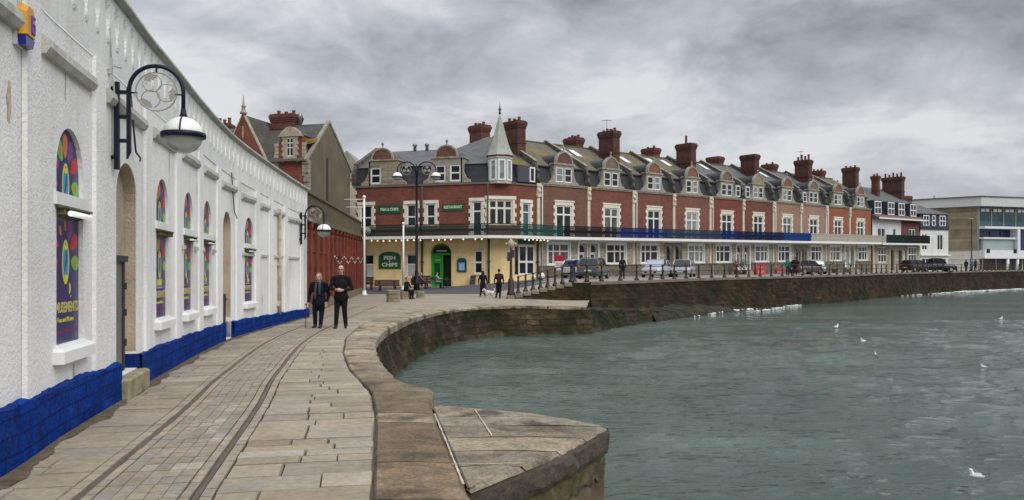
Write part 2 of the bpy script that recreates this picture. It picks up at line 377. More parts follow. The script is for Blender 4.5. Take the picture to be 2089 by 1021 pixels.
# paving stones: flags laid in courses across the walk, setts between the rails
rnd = random.Random(5)
def stone(mb, quad, z, col, m=0, g=.012, dz=.012):
    """one slab: a top with four slightly sunk chamfers; quad = 4 plan points anticlockwise"""
    c = sum((Vector(q) for q in quad), Vector((0, 0))) / 4; top = []; bot = []
    for q in quad:
        q = Vector(q); d = (c - q); d.normalize(); top.append((*(q + d * g * 1.8), z)); bot.append((*(q + d * g * .35), z - dz * 2))
    b = mb.add(top + bot)
    mb.raw((b, b + 1, b + 2, b + 3), m, False, None, col)
    for i in range(4):
        j = (i + 1) % 4; mb.raw((b + 4 + i, b + 4 + j, b + j, b + i), m, False, None, [q * .8 for q in col])
def trk(v, u):
    p = CT.pos(v); t = CT.tan(v); return p + Vector((t.y, -t.x)) * u
def shade(base, sp):
    k = 1 + rnd.gauss(0, sp); w = rnd.gauss(0, .02); return (base[0] * k * (1 + w), base[1] * k, base[2] * k * (1 - w * 1.6))
mb = MB(); v = CT.A(-4); vend = CT.A(38.2)
while v < vend:
    h = rnd.choice([.24, .28, .32, .36, .42, .26]); v2 = v + h
    # left flags up to the wall
    for side in (-1, 1):
        u0 = .53; p = trk(v + h / 2, 0); y = p.y
        if side < 0:
            uu = u0
            while uu < 6 and (trk(v + h / 2, -uu).x > CW.X(trk(v + h / 2, -uu).y) + .02 if y < 28.5 else uu < 1.6): uu += .06
            lim = uu + .05
        else:
            uu = u0
            while uu < 12 and trk(v + h / 2, uu).x < float(np.interp(trk(v + h / 2, uu).y, [q[0] for q in INNER], [q[1] for q in INNER])) - .02: uu += .05
            lim = uu
        def edge_u(vv):
            q_ = u0
            while q_ < 12:
                p_ = trk(vv, side * q_)
                if side < 0 and ((p_.y < 28.5 and p_.x < CW.X(p_.y) - .03) or (p_.y >= 28.5 and q_ > 1.6)): break
                if side > 0 and p_.x > float(np.interp(p_.y, [q[0] for q in INNER], [q[1] for q in INNER])) - .012: break
                q_ += .01
            return q_
        limA, limB = edge_u(v), edge_u(v2); lim = min(lim, limA, limB) if False else lim
        if lim - u0 < .15: continue
        u = u0; kk = 0
        while u < lim - .05:
            w = rnd.uniform(.30, .82); e = u + w
            if lim - e < .3: e = lim
            base = shade((.285, .243, .182), .07)
            if rnd.random() < .12: base = shade((.325, .283, .218), .05)
            if rnd.random() < .10: base = shade((.245, .20, .14), .06)
            g = rnd.choice([.005, .006, .008, .013])
            def E(vv, q):
                if q >= lim - 1e-6: q = (limA if vv == v else limB)
                return trk(vv, side * q)
            q = [E(v, u), E(v, e), E(v2, e), E(v2, u)] if side > 0 else [E(v, e), E(v, u), E(v2, u), E(v2, e)]
            stone(mb, q, rnd.uniform(-.006, .004), base, g=g)
            u = e
    v = v2
tag(mb.build('flagstone_paving', PAVE), kind='structure')
mb = MB(); v = CT.A(-4)
while v < vend:
    h = rnd.uniform(.17, .24); u = -.29; cells = []; k = 5
    off = [rnd.uniform(-.008, .008) for _ in range(k + 1)]; us = [-.29 + .58 * i / k + (off[i] if 0 < i < k else 0) for i in range(k + 1)]
    for a, b in zip(us, us[1:]):
        base = shade((.268, .232, .18), .05)
        if rnd.random() < .08: base = shade((.34, .30, .24), .04)
        stone(mb, [trk(v, a), trk(v, b), trk(v + h, b), trk(v + h, a)], rnd.uniform(-.004, .002), base, g=.004)
    for s_ in (-1, 1):                                                   # edging strips beside each rail groove
        for a, b in ((.30, .372), (.438, .525)):
            base = shade((.30, .252, .19), .05)
            q = [trk(v, s_ * a), trk(v, s_ * b), trk(v + h, s_ * b), trk(v + h, s_ * a)]
            stone(mb, q if s_ > 0 else [q[1], q[0], q[3], q[2]], rnd.uniform(-.005, .002), base, g=.004)
    v += h
tag(mb.build('sett_paving', PAVE), kind='structure')
# dirt gathered along the foot of the white wall
mb = MB(); rws = []; r_ = random.Random(77)
for a in np.arange(1.5, CW.L, .06):
    p = CW.pos(a); t = CW.tan(a); n_ = Vector((t.y, -t.x)); w_ = .12 + .03 * r_.random() + .04 * math.sin(a * 2.3) + .025 * math.sin(a * 7.1); rws.append([(*(p + n_ * .05), .012), (*(p + n_ * (.05 + w_ * .5)), .010), (*(p + n_ * (.05 + w_)), .004)])
mb.grid(rws, sm=False); tag(mb.build('wall_foot_dirt', mat('brown_grit', (.10, .075, .045), .95, var=.45, vs=7, fine=.3)), kind='structure')
# tram rails, sunk in their grooves
rt = thing('tramway_track', (*CT.pos(CT.A(6)), 0), 'pair of rusty narrow gauge rails sunk in the stone walkway', 'tram rails')
for s_ in (-1, 1):
    mb = MB(); pr = None
    for v in np.arange(CT.A(-4), CT.A(54), .4):
        a, b = trk(v, s_ * .405 - .022), trk(v, s_ * .405 + .022)
        z = gz(a.x, a.y)
        cur = [(*a, z - .04), (*a, z - .012), (*b, z - .012), (*b, z - .04)]
        if pr: mb.loft([pr, cur], 0, False, False)
        pr = cur
    mb.build('rail', RAIL, rt, world=True)

# quay coping: long stones between the inner joint and the sea edge
mb = MB(); a = CE.A(-6)
def innerx(y): return float(np.interp(y, [q[0] for q in INNER], [q[1] for q in INNER]))
yy = -5.0; cut_i = 0
while yy < 41:
    st = rnd.uniform(.9, 1.9); y2 = yy + st
    if 4.5 < yy < 10.4: st = (1.1, 1.75, .55, 1.6)[cut_i % 4]; y2 = yy + st
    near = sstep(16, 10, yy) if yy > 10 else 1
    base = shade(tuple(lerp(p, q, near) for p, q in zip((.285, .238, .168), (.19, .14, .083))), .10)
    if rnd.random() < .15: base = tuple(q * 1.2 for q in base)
    if 4.5 < yy < 10.4:
        base = {0: (.18, .13, .076), 1: (.15, .105, .06), 2: (.25, .20, .13), 3: (.155, .112, .066)}[cut_i % 4]; cut_i += 1
    n = 4; rws = []
    ya, yb = yy + .008, y2 - .008
    for i in range(n + 1):
        y = lerp(ya, yb, i / n); xa = innerx(min(y, 41.9)) + .012; xb = (seax(y) if y < 46.3 else 4.4) + .03 + .02 * math.sin(y * 7.1)
        zr = [gz(xa, y) - .02, gz(xa, y) + .006, gz(lerp(xa, xb, .5), y) + .012, gz(xb, y) - .002, gz(xb, y) - .05, gz(xb, y) - lerp(.26, .13, sstep(24, 36, y))]
        rws.append([(xa, y, zr[0]), (xa + .02, y, zr[1]), (lerp(xa, xb, .5), y, zr[2]), (xb - .05, y, zr[3]), (xb, y, zr[4]), (xb - .02, y, zr[5])])
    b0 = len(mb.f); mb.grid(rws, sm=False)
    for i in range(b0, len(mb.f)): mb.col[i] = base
    yy = y2
tag(mb.build('quay_coping', COPE), kind='structure')

# quay wall under the coping (irregular courses, battered foot)
def masonry(mb, pts, ztop, zbot, batter, seed, uscale=.25, jit=.035, out=1):
    """pts: plan polyline; rough-faced wall skirt from ztop(x,y) to zbot"""
    r = random.Random(seed); fine = []; arc = 0
    for (p, q) in zip(pts, pts[1:]):
        n = max(1, int((Vector(q) - Vector(p)).length / uscale))
        for k in range(n): fine.append(Vector(p).lerp(Vector(q), k / n))
    fine.append(Vector(pts[-1])); nrow = 9; rws = []; uvs = []; arcs = [0]
    for i in range(1, len(fine)): arcs.append(arcs[-1] + (fine[i] - fine[i - 1]).length)
    for k in range(nrow + 1):
        row = []; f = k / nrow
        for i, p in enumerate(fine):
            t = (fine[min(i + 1, len(fine) - 1)] - fine[max(0, i - 1)]).normalized(); nn = Vector((t.y, -t.x)) * out
            zt = ztop(p.x, p.y); z = lerp(zt, zbot, f)
            o_ = batter * f ** 1.5 + (r.uniform(-jit, jit) if 0 < k else 0)
            row.append((p.x + nn.x * o_, p.y + nn.y * o_, z))
        rws.append(row)
    mb.grid(rws, sm=False, uvf=lambda i, j: (arcs[j], rws[i][j][2]))
qp = [(CE.X(y) - .01, y) for y in list(np.arange(10.7, 38, .3))]
mb = MB()
LOW = [(3.45, 38), (4.3, 40), (5.9, 43.2), (7.9, 46.8), (9.6, 49.4), (11.4, 52.2)]
def lowz(x, y): return interp([(38, -.26), (40, -.34), (45, -.62), (49, -.82), (52.2, -1.05)], y)
masonry(mb, qp + [(3.50, 38.05)] + LOW[1:], lambda x, y: gz(x, y) - lerp(.20, .09, sstep(24, 36, y)) if y < 38 else lowz(x, y) + .04 * math.sin(y * 3.1) + .03 * math.sin(y * 7.7), -2.1, .6, 4)
rr_ = random.Random(31); rws = []
for i in range(36):
    f = i / 35 * (len(LOW) - 1); j = min(int(f), len(LOW) - 2); p = Vector(LOW[j]).lerp(Vector(LOW[j + 1]), f - j); z = lowz(p.x, p.y) + .04 * math.sin(p.y * 3.1)
    q = Vector((p.x - 4.5, p.y + 3.8)); rws.append([(*(p.lerp(q, k / 8)), z + (rr_.uniform(-.05, .06) if 0 < k else 0) + .03 * k) for k in range(9)])
mb.grid(rws, sm=False, uvf=lambda i, j: (i * .5, j * .5))
tag(mb.build('quay_wall', QUAY), 'brown weed-stained stone quay wall curving below the walkway', 'quay wall')
# slipway platform projecting over the water in the foreground
PLAT = [(-.28, 5.3), (-.34, 5.95), (.39, 7.05), (.97, 8.28), (.74, 8.7), (.31, 9.14), (-.2, 9.45), (-.97, 9.56)]
pf = thing('stone_platform', (.2, 7.6, -.3), 'broad stone slab platform jutting over the water beside the coping', 'stone platform')
mb = MB()
def plat_x(y): # coping side and outer side at depth y
    xi = -.29 - (y - 5.6) * .172 + .03
    xo = interp([(5.3, -.25), (5.95, -.31), (7.05, .39), (8.34, 1.0), (8.8, .62), (9.16, .2), (9.42, -.3), (9.58, -.9)], y); return xi, xo
cuts = [5.95, 6.62, 7.18, 7.75, 8.34, 8.86, 9.56]
for a, b in zip(cuts, cuts[1:]):
    base = shade((.25, .208, .148), .12); rws = []
    for i in range(7):
        y = lerp(a + .008, b - .008, i / 6); xi, xo = plat_x(y); xo = max(xo, xi + .03)
        ed = .03 * rnd.random()
        rws.append([(xi, y, -.03), (xi + .01, y, -.012), (lerp(xi, xo, .33), y, -.008 + .008 * rnd.random()), (lerp(xi, xo, .66), y, -.008 + .010 * rnd.random()), (xo - .03 - ed, y, -.015), (xo - ed * .4, y, -.05)])
    b0 = len(mb.f); mb.grid(rws, sm=False)
    for i in range(b0, len(mb.f)): mb.col[i] = base
mb.build('slab', COPE, pf, world=True)
out = [(-.34, 5.2), (-.34, 5.95), (.39, 7.05), (1.0, 8.34), (.62, 8.8), (.2, 9.16), (-.3, 9.42), (-.97, 9.56)]
EDGE_DK = mat('dark_platform_edge', (.066, .053, .038), .75, var=.5, vs=3, bump=1.0, bs=14, col2=(.085, .07, .05), c2=(.6, .8))
LICHEN = mat('lichen_band', (.105, .084, .038), .9, var=.5, vs=5, bump=.8, bs=16, col2=(.05, .045, .02), c2=(.45, .6))
PILING = mat('stained_sheet_piling', (.12, .092, .058), .8, var=.5, vs=3, bump=.4, bs=12, streak=.6)
mb = MB(); rr = random.Random(8); ring = []
for p, q in zip(out, out[1:]):
    n = max(2, int((Vector(q) - Vector(p)).length / .09)); ring += [Vector(p).lerp(Vector(q), k / n) for k in range(n)]
ring.append(Vector(out[-1])); cen = Vector((-.1, 7.6))
rws = []
for z, o_ in ((-.045, -.01), (-.09, .012), (-.16, .016), (-.24, .012), (-.29, -.015), (-.30, -.10)):
    rws.append([(*(p + (p - cen).normalized() * (o_ + rr.uniform(-.012, .012))), z + rr.uniform(-.008, .008)) for p in ring])
mb.grid(rws, sm=False); mb.build('edge', EDGE_DK, pf, world=True)
mb = MB(); rws = []
for z in (-.29, -.38, -.50): rws.append([(*(p - (p - cen).normalized() * (.05 + rr.uniform(-.012, .012))), z + (rr.uniform(-.05, .03) if z == -.5 else 0)) for p in ring])
mb.grid(rws, sm=False); mb.build('lichen_band', LICHEN, pf, world=True)
mb = MB(); rws = []
for z in (-.44, -2.2): rws.append([(*(p - (p - cen).normalized() * (.10 if (i // 2) % 2 else .055)), z) for i, p in enumerate(ring)])
mb.grid(rws, sm=False); mb.build('piling', PILING, pf, world=True)
MORTAR = mat('pale_mortar', (.42, .38, .31), .9, var=.25, vs=8)
mb = MB()
def streakline(pts, w):
    rws = []
    P = [Vector(pts[0]).lerp(Vector(pts[1]), k / 24) for k in range(25)]; t = (Vector(pts[1]) - Vector(pts[0])).normalized(); n = Vector((t.y, -t.x))
    for p in P:
        a = w * rr.uniform(.5, 1); c = rr.uniform(-.002, .002); rws.append([(*(p + n * (c - a)), .010), (*(p + n * (c + a)), .010)])
    mb.grid(rws, sm=False)
streakline([(-.86, 8.95), (-.36, 6.0)], .010); streakline([(-.42, 9.2), (-.19, 7.75)], .009)
streakline([(-.5, 6.62), (.1, 6.66)], .008)
mb.build('mortar_joint', MORTAR, pf, world=True)

# retaining wall with stepped coping under the railing, then the long sea wall
mb = MB(); masonry(mb, [(-.35, 46.22), (4.5, 46.22)], lambda x, y: rampz(x) - .02, -.5, .1, 6, jit=.02)
def stz(x, y): return gz(x + .0, y + .6) - .03
sp = [(p[0], p[1]) for p in SEAC if p[1] < 148]
masonry(mb, sp, lambda x, y: gz(x, y + .3) - .05, -2.1, .55, 7, uscale=.6, jit=.05)
sw = mb.build('sea_wall', SEAWALL); tag(sw, 'long dark masonry sea wall holding up the promenade street', 'sea wall')
mb = MB(); CAP = mat('sea_wall_cap', (.20, .17, .13), .9, var=.3, vs=1.2, bump=.4, bs=10)
for i in range(8):                                                       # stepped cap blocks on the ramp
    x0 = -.3 + i * .47; mb.bbox(x0, x0 + .455, 46.16, 46.62, rampz(x0) - .12, rampz(x0 + .3) + .04, .05)
pr = None
for i, (x, y, a) in enumerate(SEAC):
    if y > 147: break
    t = CS.tan(a); n = Vector((t.y, -t.x)); z = gz(x, y + .3); w = .02 * math.sin(a * 3)
    cur = [(x + n.x * .06, y + n.y * .06, z - .16), (x + n.x * (.09 + w), y + n.y * (.09 + w), z + .02), (x - n.x * .5, y - n.y * .5, z + .03), (x - n.x * .5, y - n.y * .5, z - .05)]
    if pr: mb.loft([pr, cur], 0, False, False)
    pr = cur
cp = mb.build('cap_stones', CAP, sw)
for k, (u, v) in enumerate(((1128, 606), (1151, 607), (1104, 612), (1163, 604))): pass
# low rubble ledge with weed at the foot of the wall
mb = MB(); rr = random.Random(12); rws = []
LED = [(8.4, 47.0), (9.8, 49.2), (11.8, 52.2), (13.8, 55.4), (17.2, 59.4), (20, 62.4)]
for k, (w0, z0) in enumerate(((-1.6, -.70), (-.7, -.80), (-.25, -.95), (.1, -1.2), (.4, -1.6))):
    row = []
    for i in range(70):
        f = i / 69 * (len(LED) - 1); j = min(int(f), len(LED) - 2); p = Vector(LED[j]).lerp(Vector(LED[j + 1]), f - j)
        n = Vector((.8, -.6)); lo = sstep(30, 69, i)
        row.append((p.x + n.x * (w0 + rr.uniform(-.12, .12)), p.y + n.y * (w0 + rr.uniform(-.12, .12)), z0 - .55 * lo + rr.uniform(-.14, .14)))
    rws.append(row)
WEED = mat('weedy_rubble', (.024, .018, .010), .85, var=.6, vs=1.5, bump=.8, bs=6, col2=(.02, .022, .01))
mb.grid(rws, sm=False); tag(mb.build('rubble_ledge', WEED), 'low dark weedy rubble ledge at the foot of the sea wall', 'rubble')

# water: real ripples, finer nearer the viewer's shore
def axis(a, b, s0, s1):
    out = [a]
    while out[-1] < b: f = (out[-1] - a) / (b - a); out.append(out[-1] + lerp(s0, s1, f ** 1.15))
    return out
xs = np.array([-60, -30, -15] + axis(-5, 60, .11, .5) + axis(61, 140, .8, 5) + [200, 320, 600, 1500]); yw = np.array([-60, -30, -12, -4, 0] + axis(4.2, 48, .085, .42) + axis(48.5, 135, .5, 2.2) + [150, 200, 400, 900, 1800])
XX, YY = np.meshgrid(xs, yw); ZZ = np.zeros_like(XX); rs = np.random.RandomState(4)
cell = np.maximum(np.gradient(xs)[None, :], np.gradient(yw)[:, None] * 1.3)
PX = XX + .6 * np.sin(YY * .31 + XX * .13) + .3 * np.sin(YY * .9 + 1.3); PY = YY + .7 * np.sin(XX * .27 + .5) + .35 * np.sin(XX * .8 + YY * .2)
for i in range(46):
    lam = .30 * (1.09 ** (i % 24)) * rs.uniform(.85, 1.15); th = rs.normal(R(80), .55); k = 2 * np.pi / lam
    amp = .0115 * lam ** .5 * (1.3 if lam < .6 else .8) * rs.uniform(.5, 1.2); ph = rs.uniform(0, 6.28)
    w = np.clip((lam / cell - 2.2) / 2.5, 0, 1)
    s_ = np.sin(k * (np.cos(th) * PX + np.sin(th) * PY) + ph); ZZ += amp * w * (s_ + .35 * (s_ * s_ - .5))
patch = .55 + .45 * np.sin(XX * .21 + .8 * np.sin(YY * .13)) * np.sin(YY * .19 + 1 + .5 * np.sin(XX * .17)); ZZ *= .55 + .6 * patch
ZZ += WL
me = bpy.data.meshes.new('water'); nr, nc = XX.shape
vv = np.stack([XX, YY, ZZ], -1).reshape(-1, 3).astype('f'); me.vertices.add(len(vv)); me.vertices.foreach_set('co', vv.ravel())
idx = np.arange(nr * nc).reshape(nr, nc); q = np.stack([idx[:-1, :-1], idx[:-1, 1:], idx[1:, 1:], idx[1:, :-1]], -1).reshape(-1, 4).astype('i')
me.loops.add(q.size); me.loops.foreach_set('vertex_index', q.ravel()); me.polygons.add(len(q)); me.polygons.foreach_set('loop_start', np.arange(0, q.size, 4, dtype='i')); me.polygons.foreach_set('loop_total', np.full(len(q), 4, 'i'))
me.polygons.foreach_set('use_smooth', np.ones(len(q), bool)); me.update(); me.validate()
def water_mat():
    m = bpy.data.materials.new('sea_water'); m.use_nodes = True; nt = m.node_tree; N = nt.nodes.new; L = nt.links.new; p = nt.nodes['Principled BSDF']
    p.inputs['Roughness'].default_value = .05; p.inputs['IOR'].default_value = 1.36
    tc = N('ShaderNodeTexCoord')
    def noise(s, d, sc3):
        mp = N('ShaderNodeMapping'); mp.inputs['Scale'].default_value = sc3; L(tc.outputs['Object'], mp.inputs[0])
        n = N('ShaderNodeTexNoise'); n.inputs['Scale'].default_value = s; n.inputs['Detail'].default_value = d; L(mp.outputs[0], n.inputs['Vector']); return n.outputs[0]
    rp = N('ShaderNodeValToRGB'); L(noise(.11, 4, (1, 1.8, 1)), rp.inputs[0]); e = rp.color_ramp.elements
    e[0].position = .36; e[0].color = (.027, .047, .036, 1); e[1].position = .70; e[1].color = (.072, .109, .087, 1)
    L(rp.outputs[0], p.inputs['Base Color'])
    b = N('ShaderNodeBump'); b.inputs['Strength'].default_value = .9; b.inputs['Distance'].default_value = .09; L(noise(4.6, 4, (.5, 1.9, 1)), b.inputs['Height'])
    b2 = N('ShaderNodeBump'); b2.inputs['Strength'].default_value = .6; b2.inputs['Distance'].default_value = .07; L(noise(1.5, 3, (.5, 2.0, 1)), b2.inputs['Height']); L(b2.outputs[0], b.inputs['Normal'])
    L(b.outputs[0], p.inputs['Normal']); return m
me.materials.append(water_mat()); o = bpy.data.objects.new('water', me); COL.objects.link(o); tag(o, kind='structure')
# surf breaking along the sea wall
FOAM = mat('sea_foam', (.62, .66, .66), .7, var=.25, vs=1.5)
mb = MB(); rr = random.Random(21)
def foam(u, v, L_, w, ang=.82):
    Y = (EYE - WL) * F_PX / (v - V0); c = Vector((xat(u, Y), Y)); d = Vector((math.cos(ang), math.sin(ang))); n = Vector((d.y, -d.x)); rws = []
    for q in range(int(12 + L_ * w * 34)):
        f = rr.gauss(0, .33); g = rr.gauss(0, .33) * w; k = rr.uniform(.02, .085) * (1 + w)
        p = c + d * f * L_ + n * g; mb.ell((p.x, p.y, WL + rr.uniform(-.02, .10) * w), (k * 1.5, k, rr.uniform(.02, .06) + .03 * w), 7, 4)
for u, v, L_, w in ((1448, 639, 2.0, .8), (1470, 636, 2.4, .8), (1500, 634, 2.2, .55), (1440, 642, 1.5, .3), (1525, 632, 1.6, .4), (1410, 646, 1.6, .25), (1560, 634, 2.5, .25), (1620, 624, 2.5, .2), (1590, 629, 2.5, .2), (1650, 620, 3, .3), (1680, 617, 3, .25), (1720, 614, 3, .35), (1760, 610.5, 3.4, .3), (1800, 606.5, 3, .3), (1838, 604, 3.4, .4), (1868, 602, 3.4, .5), (1900, 599.6, 4, .6), (1925, 598.5, 4, .5), (1950, 597, 3.6, .9), (1972, 595.8, 4.4, 1.1), (1995, 595, 4, .8), (2020, 593.6, 4, .9), (2045, 592, 4, .7), (2075, 591, 5, .8)):
    foam(u, v, L_, w)
tag(mb.build('sea_foam', FOAM), kind='stuff')

# ------------------------------------------------------------------ wall with openings (local: x along, y inward, z up; outward = -y)
def arch_top(op, a):
    if not op.get('rise'): return op['z1']
    c = (op['a0'] + op['a1']) / 2; h = (op['a1'] - op['a0']) / 2; t = clamp((a - c) / h, -1, 1); return op['z1'] + op['rise'] * math.sqrt(max(0, 1 - t * t))
def wall(mb, A0, A1, Z0, Z1, ops=(), y=0., rev=.18, m=0, mr=None, step=None):
    mr = m if mr is None else mr; Zb = Z0 if callable(Z0) else (lambda a: Z0); Zt = Z1 if callable(Z1) else (lambda a: Z1)
    br = {round(A0, 5), round(A1, 5)}
    if step: br |= {round(A0 + (A1 - A0) * i / int((A1 - A0) / step + 1), 5) for i in range(int((A1 - A0) / step + 1))}
    for o in ops:
        br |= {round(o['a0'], 5), round(o['a1'], 5)}
        if o.get('rise'): br |= {round((o['a0'] + o['a1']) / 2 - (o['a1'] - o['a0']) / 2 * math.cos(math.pi * i / 14), 5) for i in range(1, 14)}
    br = sorted(b for b in br if A0 - 1e-6 <= b <= A1 + 1e-6)
    for u, v in zip(br, br[1:]):
        c = (u + v) / 2; cu, cv = Zb(u), Zb(v)
        for o in sorted([o for o in ops if o['a0'] < c < o['a1']], key=lambda o: o['z0']):
            if o['z0'] > max(cu, cv) + 1e-4: mb.face([(u, y, cu), (v, y, cv), (v, y, o['z0']), (u, y, o['z0'])], m)
            d = o.get('rev', rev); tu, tv = arch_top(o, u), arch_top(o, v)
            mb.face([(u, y, o['z0']), (v, y, o['z0']), (v, y + d, o['z0']), (u, y + d, o['z0'])], mr)
            mb.face([(u, y, tu), (u, y + d, tu), (v, y + d, tv), (v, y, tv)], mr)
            cu, cv = tu, tv
        mb.face([(u, y, cu), (v, y, cv), (v, y, Zt(v)), (u, y, Zt(u))], m)
    for o in ops:
        d = o.get('rev', rev)
        for a, sgn in ((o['a0'], 1), (o['a1'], -1)):
            q = [(a, y, o['z0']), (a, y + d, o['z0']), (a, y + d, o['z1']), (a, y, o['z1'])]; mb.face(q if sgn > 0 else q[::-1], mr)
def window(parent, xf, a0, a1, z0, z1, y, nx=1, nz=2, rise=0, fw=.06, dep=.06, gm=None, fm=None, world=True, name='window', bar=None, zs=None, gname='pane', label=None):
    """frame mesh as a part, its glass as a sub-part"""
    fm = fm or FRAME_WHITE; gm = gm or GLASS_DARK; mb = MB(xf); gb = MB(xf); bar = bar or fw * .8
    o = dict(a0=a0, a1=a1, z0=z0, z1=z1, rise=rise); yf = y - dep
    mb.box(a0, a0 + fw, yf, y, z0, z1); mb.box(a1 - fw, a1, yf, y, z0, z1); mb.box(a0 + fw, a1 - fw, yf, y, z0, z0 + fw)
    if not rise: mb.box(a0 + fw, a1 - fw, yf, y, z1 - fw, z1)
    else:
        K = 12; i_ = dict(a0=a0 + fw, a1=a1 - fw, z1=z1, rise=rise - fw)
        for k in range(K):
            A = [(a0 + a1) / 2 - (a1 - a0) / 2 * math.cos(math.pi * q / K) for q in (k, k + 1)]; B = [(a0 + a1) / 2 - (a1 - a0 - 2 * fw) / 2 * math.cos(math.pi * q / K) for q in (k, k + 1)]
            mb.face([(B[0], yf, arch_top(i_, B[0])), (B[1], yf, arch_top(i_, B[1])), (A[1], yf, arch_top(o, A[1])), (A[0], yf, arch_top(o, A[0]))])
            mb.face([(B[0], yf, arch_top(i_, B[0])), (B[0], y, arch_top(i_, B[0])), (B[1], y, arch_top(i_, B[1])), (B[1], yf, arch_top(i_, B[1]))])
        mb.box(a0 + fw, a1 - fw, yf + .003, y, z1 - bar / 2, z1 + bar / 2)
    for i in range(1, nx):
        c = lerp(a0, a1, i / nx); mb.box(c - bar / 2, c + bar / 2, yf + .002, y, z0 + fw, z1 - (0 if rise else fw))
    zl = zs if zs else [lerp(z0, z1, i / nz) for i in range(1, nz)]
    for c in zl: mb.box(a0 + fw, a1 - fw, yf + .006, y, c - bar / 2, c + bar / 2)
    f = mb.build(name, fm, parent, world)
    if label: f['label'] = label
    yg = y - dep * .3
    if rise: gb.face([(a0 + fw * .5, yg, z0 + fw * .5), (a1 - fw * .5, yg, z0 + fw * .5)] + [(lerp(a1 - fw * .5, a0 + fw * .5, k / 14), yg, arch_top(dict(a0=a0 + fw * .5, a1=a1 - fw * .5, z1=z1, rise=rise - fw * .5), lerp(a1 - fw * .5, a0 + fw * .5, k / 14))) for k in range(15)])
    else: gb.face([(a0 + fw * .5, yg, z0 + fw * .5), (a1 - fw * .5, yg, z0 + fw * .5), (a1 - fw * .5, yg, z1 - fw * .5), (a0 + fw * .5, yg, z1 - fw * .5)])
    g = gb.build(gname, gm, None)
    if parent is not None and world:
        pass
    g.parent = f
    if world and parent is not None:
        g.data.transform((Matrix.Translation(parent.location) @ parent.rotation_euler.to_matrix().to_4x4()).inverted())
    return f

# ------------------------------------------------------------------ white arcade building (curved front)
ar = thing('amusement_arcade', (-6.5, 12, 0), 'long white painted seafront arcade with blue plinth and arched windows', 'building')
def WX(p):                                                              # arc, depth inward, z -> point
    c = CW.pos(p.x); t = CW.tan(p.x); return Vector((c.x - t.y * p.y, c.y + t.x * p.y, p.z))
def wtop(a):
    y = CW.pos(a).y; return interp([(0, 5.0), (14, 5.0), (18.2, 4.9), (22.2, 4.73), (28, 4.47)], y)
def pl_top(a):
    y = CW.pos(a).y; return interp([(0, .58), (6, .52), (10, .47), (19, .40), (28, .29)], y) + .007 * math.sin(a * 3.1) + .004 * math.sin(a * 9.7 + 1)
def drop(a): return -.06 * sstep(17, 21, CW.pos(a).y)
A_END = CW.L
Wn = []                                                                 # windows: centre arc
for u0, u1 in ((112, 172), (318, 344), (375, 394), (416, 430), (500, 516)): Wn.append(((CW.at_u(u0) + CW.at_u(u1)) / 2, (CW.at_u(u1) - CW.at_u(u0))))
Dn = [(CW.at_u(237), CW.at_u(279)), (CW.at_u(455), CW.at_u(472))]
ops = []
for c, w in Wn:
    h = .43; d = drop(c)
    ops.append(dict(a0=c - h, a1=c + h, z0=2.37 + d, z1=2.60 + d, rise=.45, rev=.05)); ops.append(dict(a0=c - h, a1=c + h, z0=.86 + d, z1=2.24 + d, rev=.05))
for i, (a, b) in enumerate(Dn): ops.append(dict(a0=a, a1=b if i == 0 else a + .85, z0=.27 if i == 0 else .02, z1=2.55 + drop(a), rise=.45, rev=(.16 if i == 0 else .2)))
for yb in (-5.5, -2.5, .5, 3.6): 
    a = CW.A(yb) if yb > -8 else 0; ops.append(dict(a0=a - .43, a1=a + .43, z0=.86, z1=2.24, rev=.13))
mb = MB(WX); wall(mb, 0, A_END, -.05, lambda a: wtop(a) - 1.0, ops, m=0, mr=0, step=.5)
# far return end and inner faces
mb.face([(A_END, 0, -.1), (A_END, 6, -.1), (A_END, 6, 4.4), (A_END, 0, wtop(A_END) - .05)], 0)
mb.build('wall', [WHITE_PAINT], ar, True)
# pilaster strips between the bays and the raised label mouldings over them
pil_u = [-60, 62, 200, 300, 362, 408, 445, 485, 524, 552, 582, 615]
MOULD = mat('greyed_white_moulding', (.47, .465, .43), .9, var=.15, vs=3, bump=.6, bs=24, streak=.5)
pa = [CW.A(-4), CW.A(0.5), CW.A(3.6)] + [CW.at_u(u) for u in pil_u[1:]]
for a in pa:
    if any(o['a0'] - .1 < a - .22 and a - .22 < o['a1'] + .05 for o in ops): pass
    w = .2
    mb = MB(WX); mb.loft([[(a - w, -.035, z), (a + w, -.035, z), (a + w + .03, .0, z), (a - w - .03, 0, z)] for z in (pl_top(a) - .05, wtop(a) - 1.0)], 0, True, False); mb.build('pilaster', WHITE_PAINT, ar, True)
for a, b in zip(pa, pa[1:]):
    n = 5; x0, x1 = a + .3, b - .3
    if x1 - x0 < .3: continue
    z = 3.68 if CW.pos(x0).y < 16 else 3.68 - .045 * (CW.pos(x0).y - 16)
    rings = []
    for k in range(n + 1):
        q = lerp(x0, x1, k / n); rings.append([(q, .01, z - .10), (q, -.05, z - .09), (q, -.085, z - .03), (q, -.07, z + .05), (q, .0, z + .09)])
    ml = MB(WX); ml.loft(rings, 0, True, False); ml.build('moulding', MOULD, ar, True)
    if CW.pos(x0).y > 19.5:
        z2 = 2.02; ml = MB(WX); ml.loft([[(q, .01, z2 - .04), (q, -.05, z2 - .03), (q, -.05, z2 + .03), (q, .0, z2 + .05)] for q in (x0 + .1, (x0 + x1) / 2, x1 - .1)], 0, True, False); ml.build('moulding', MOULD, ar, True)
for c, w in Wn[2:4]:
    for s_ in (-1, 1): ml = MB(WX); ml.loft([[(q, .01, 1.98), (q, -.06, 1.99), (q, -.06, 2.05), (q, .0, 2.07)] for q in (c + s_ * .62 - .08, c + s_ * .62 + .08)], 0, True, False); ml.build('moulding', MOULD, ar, True)
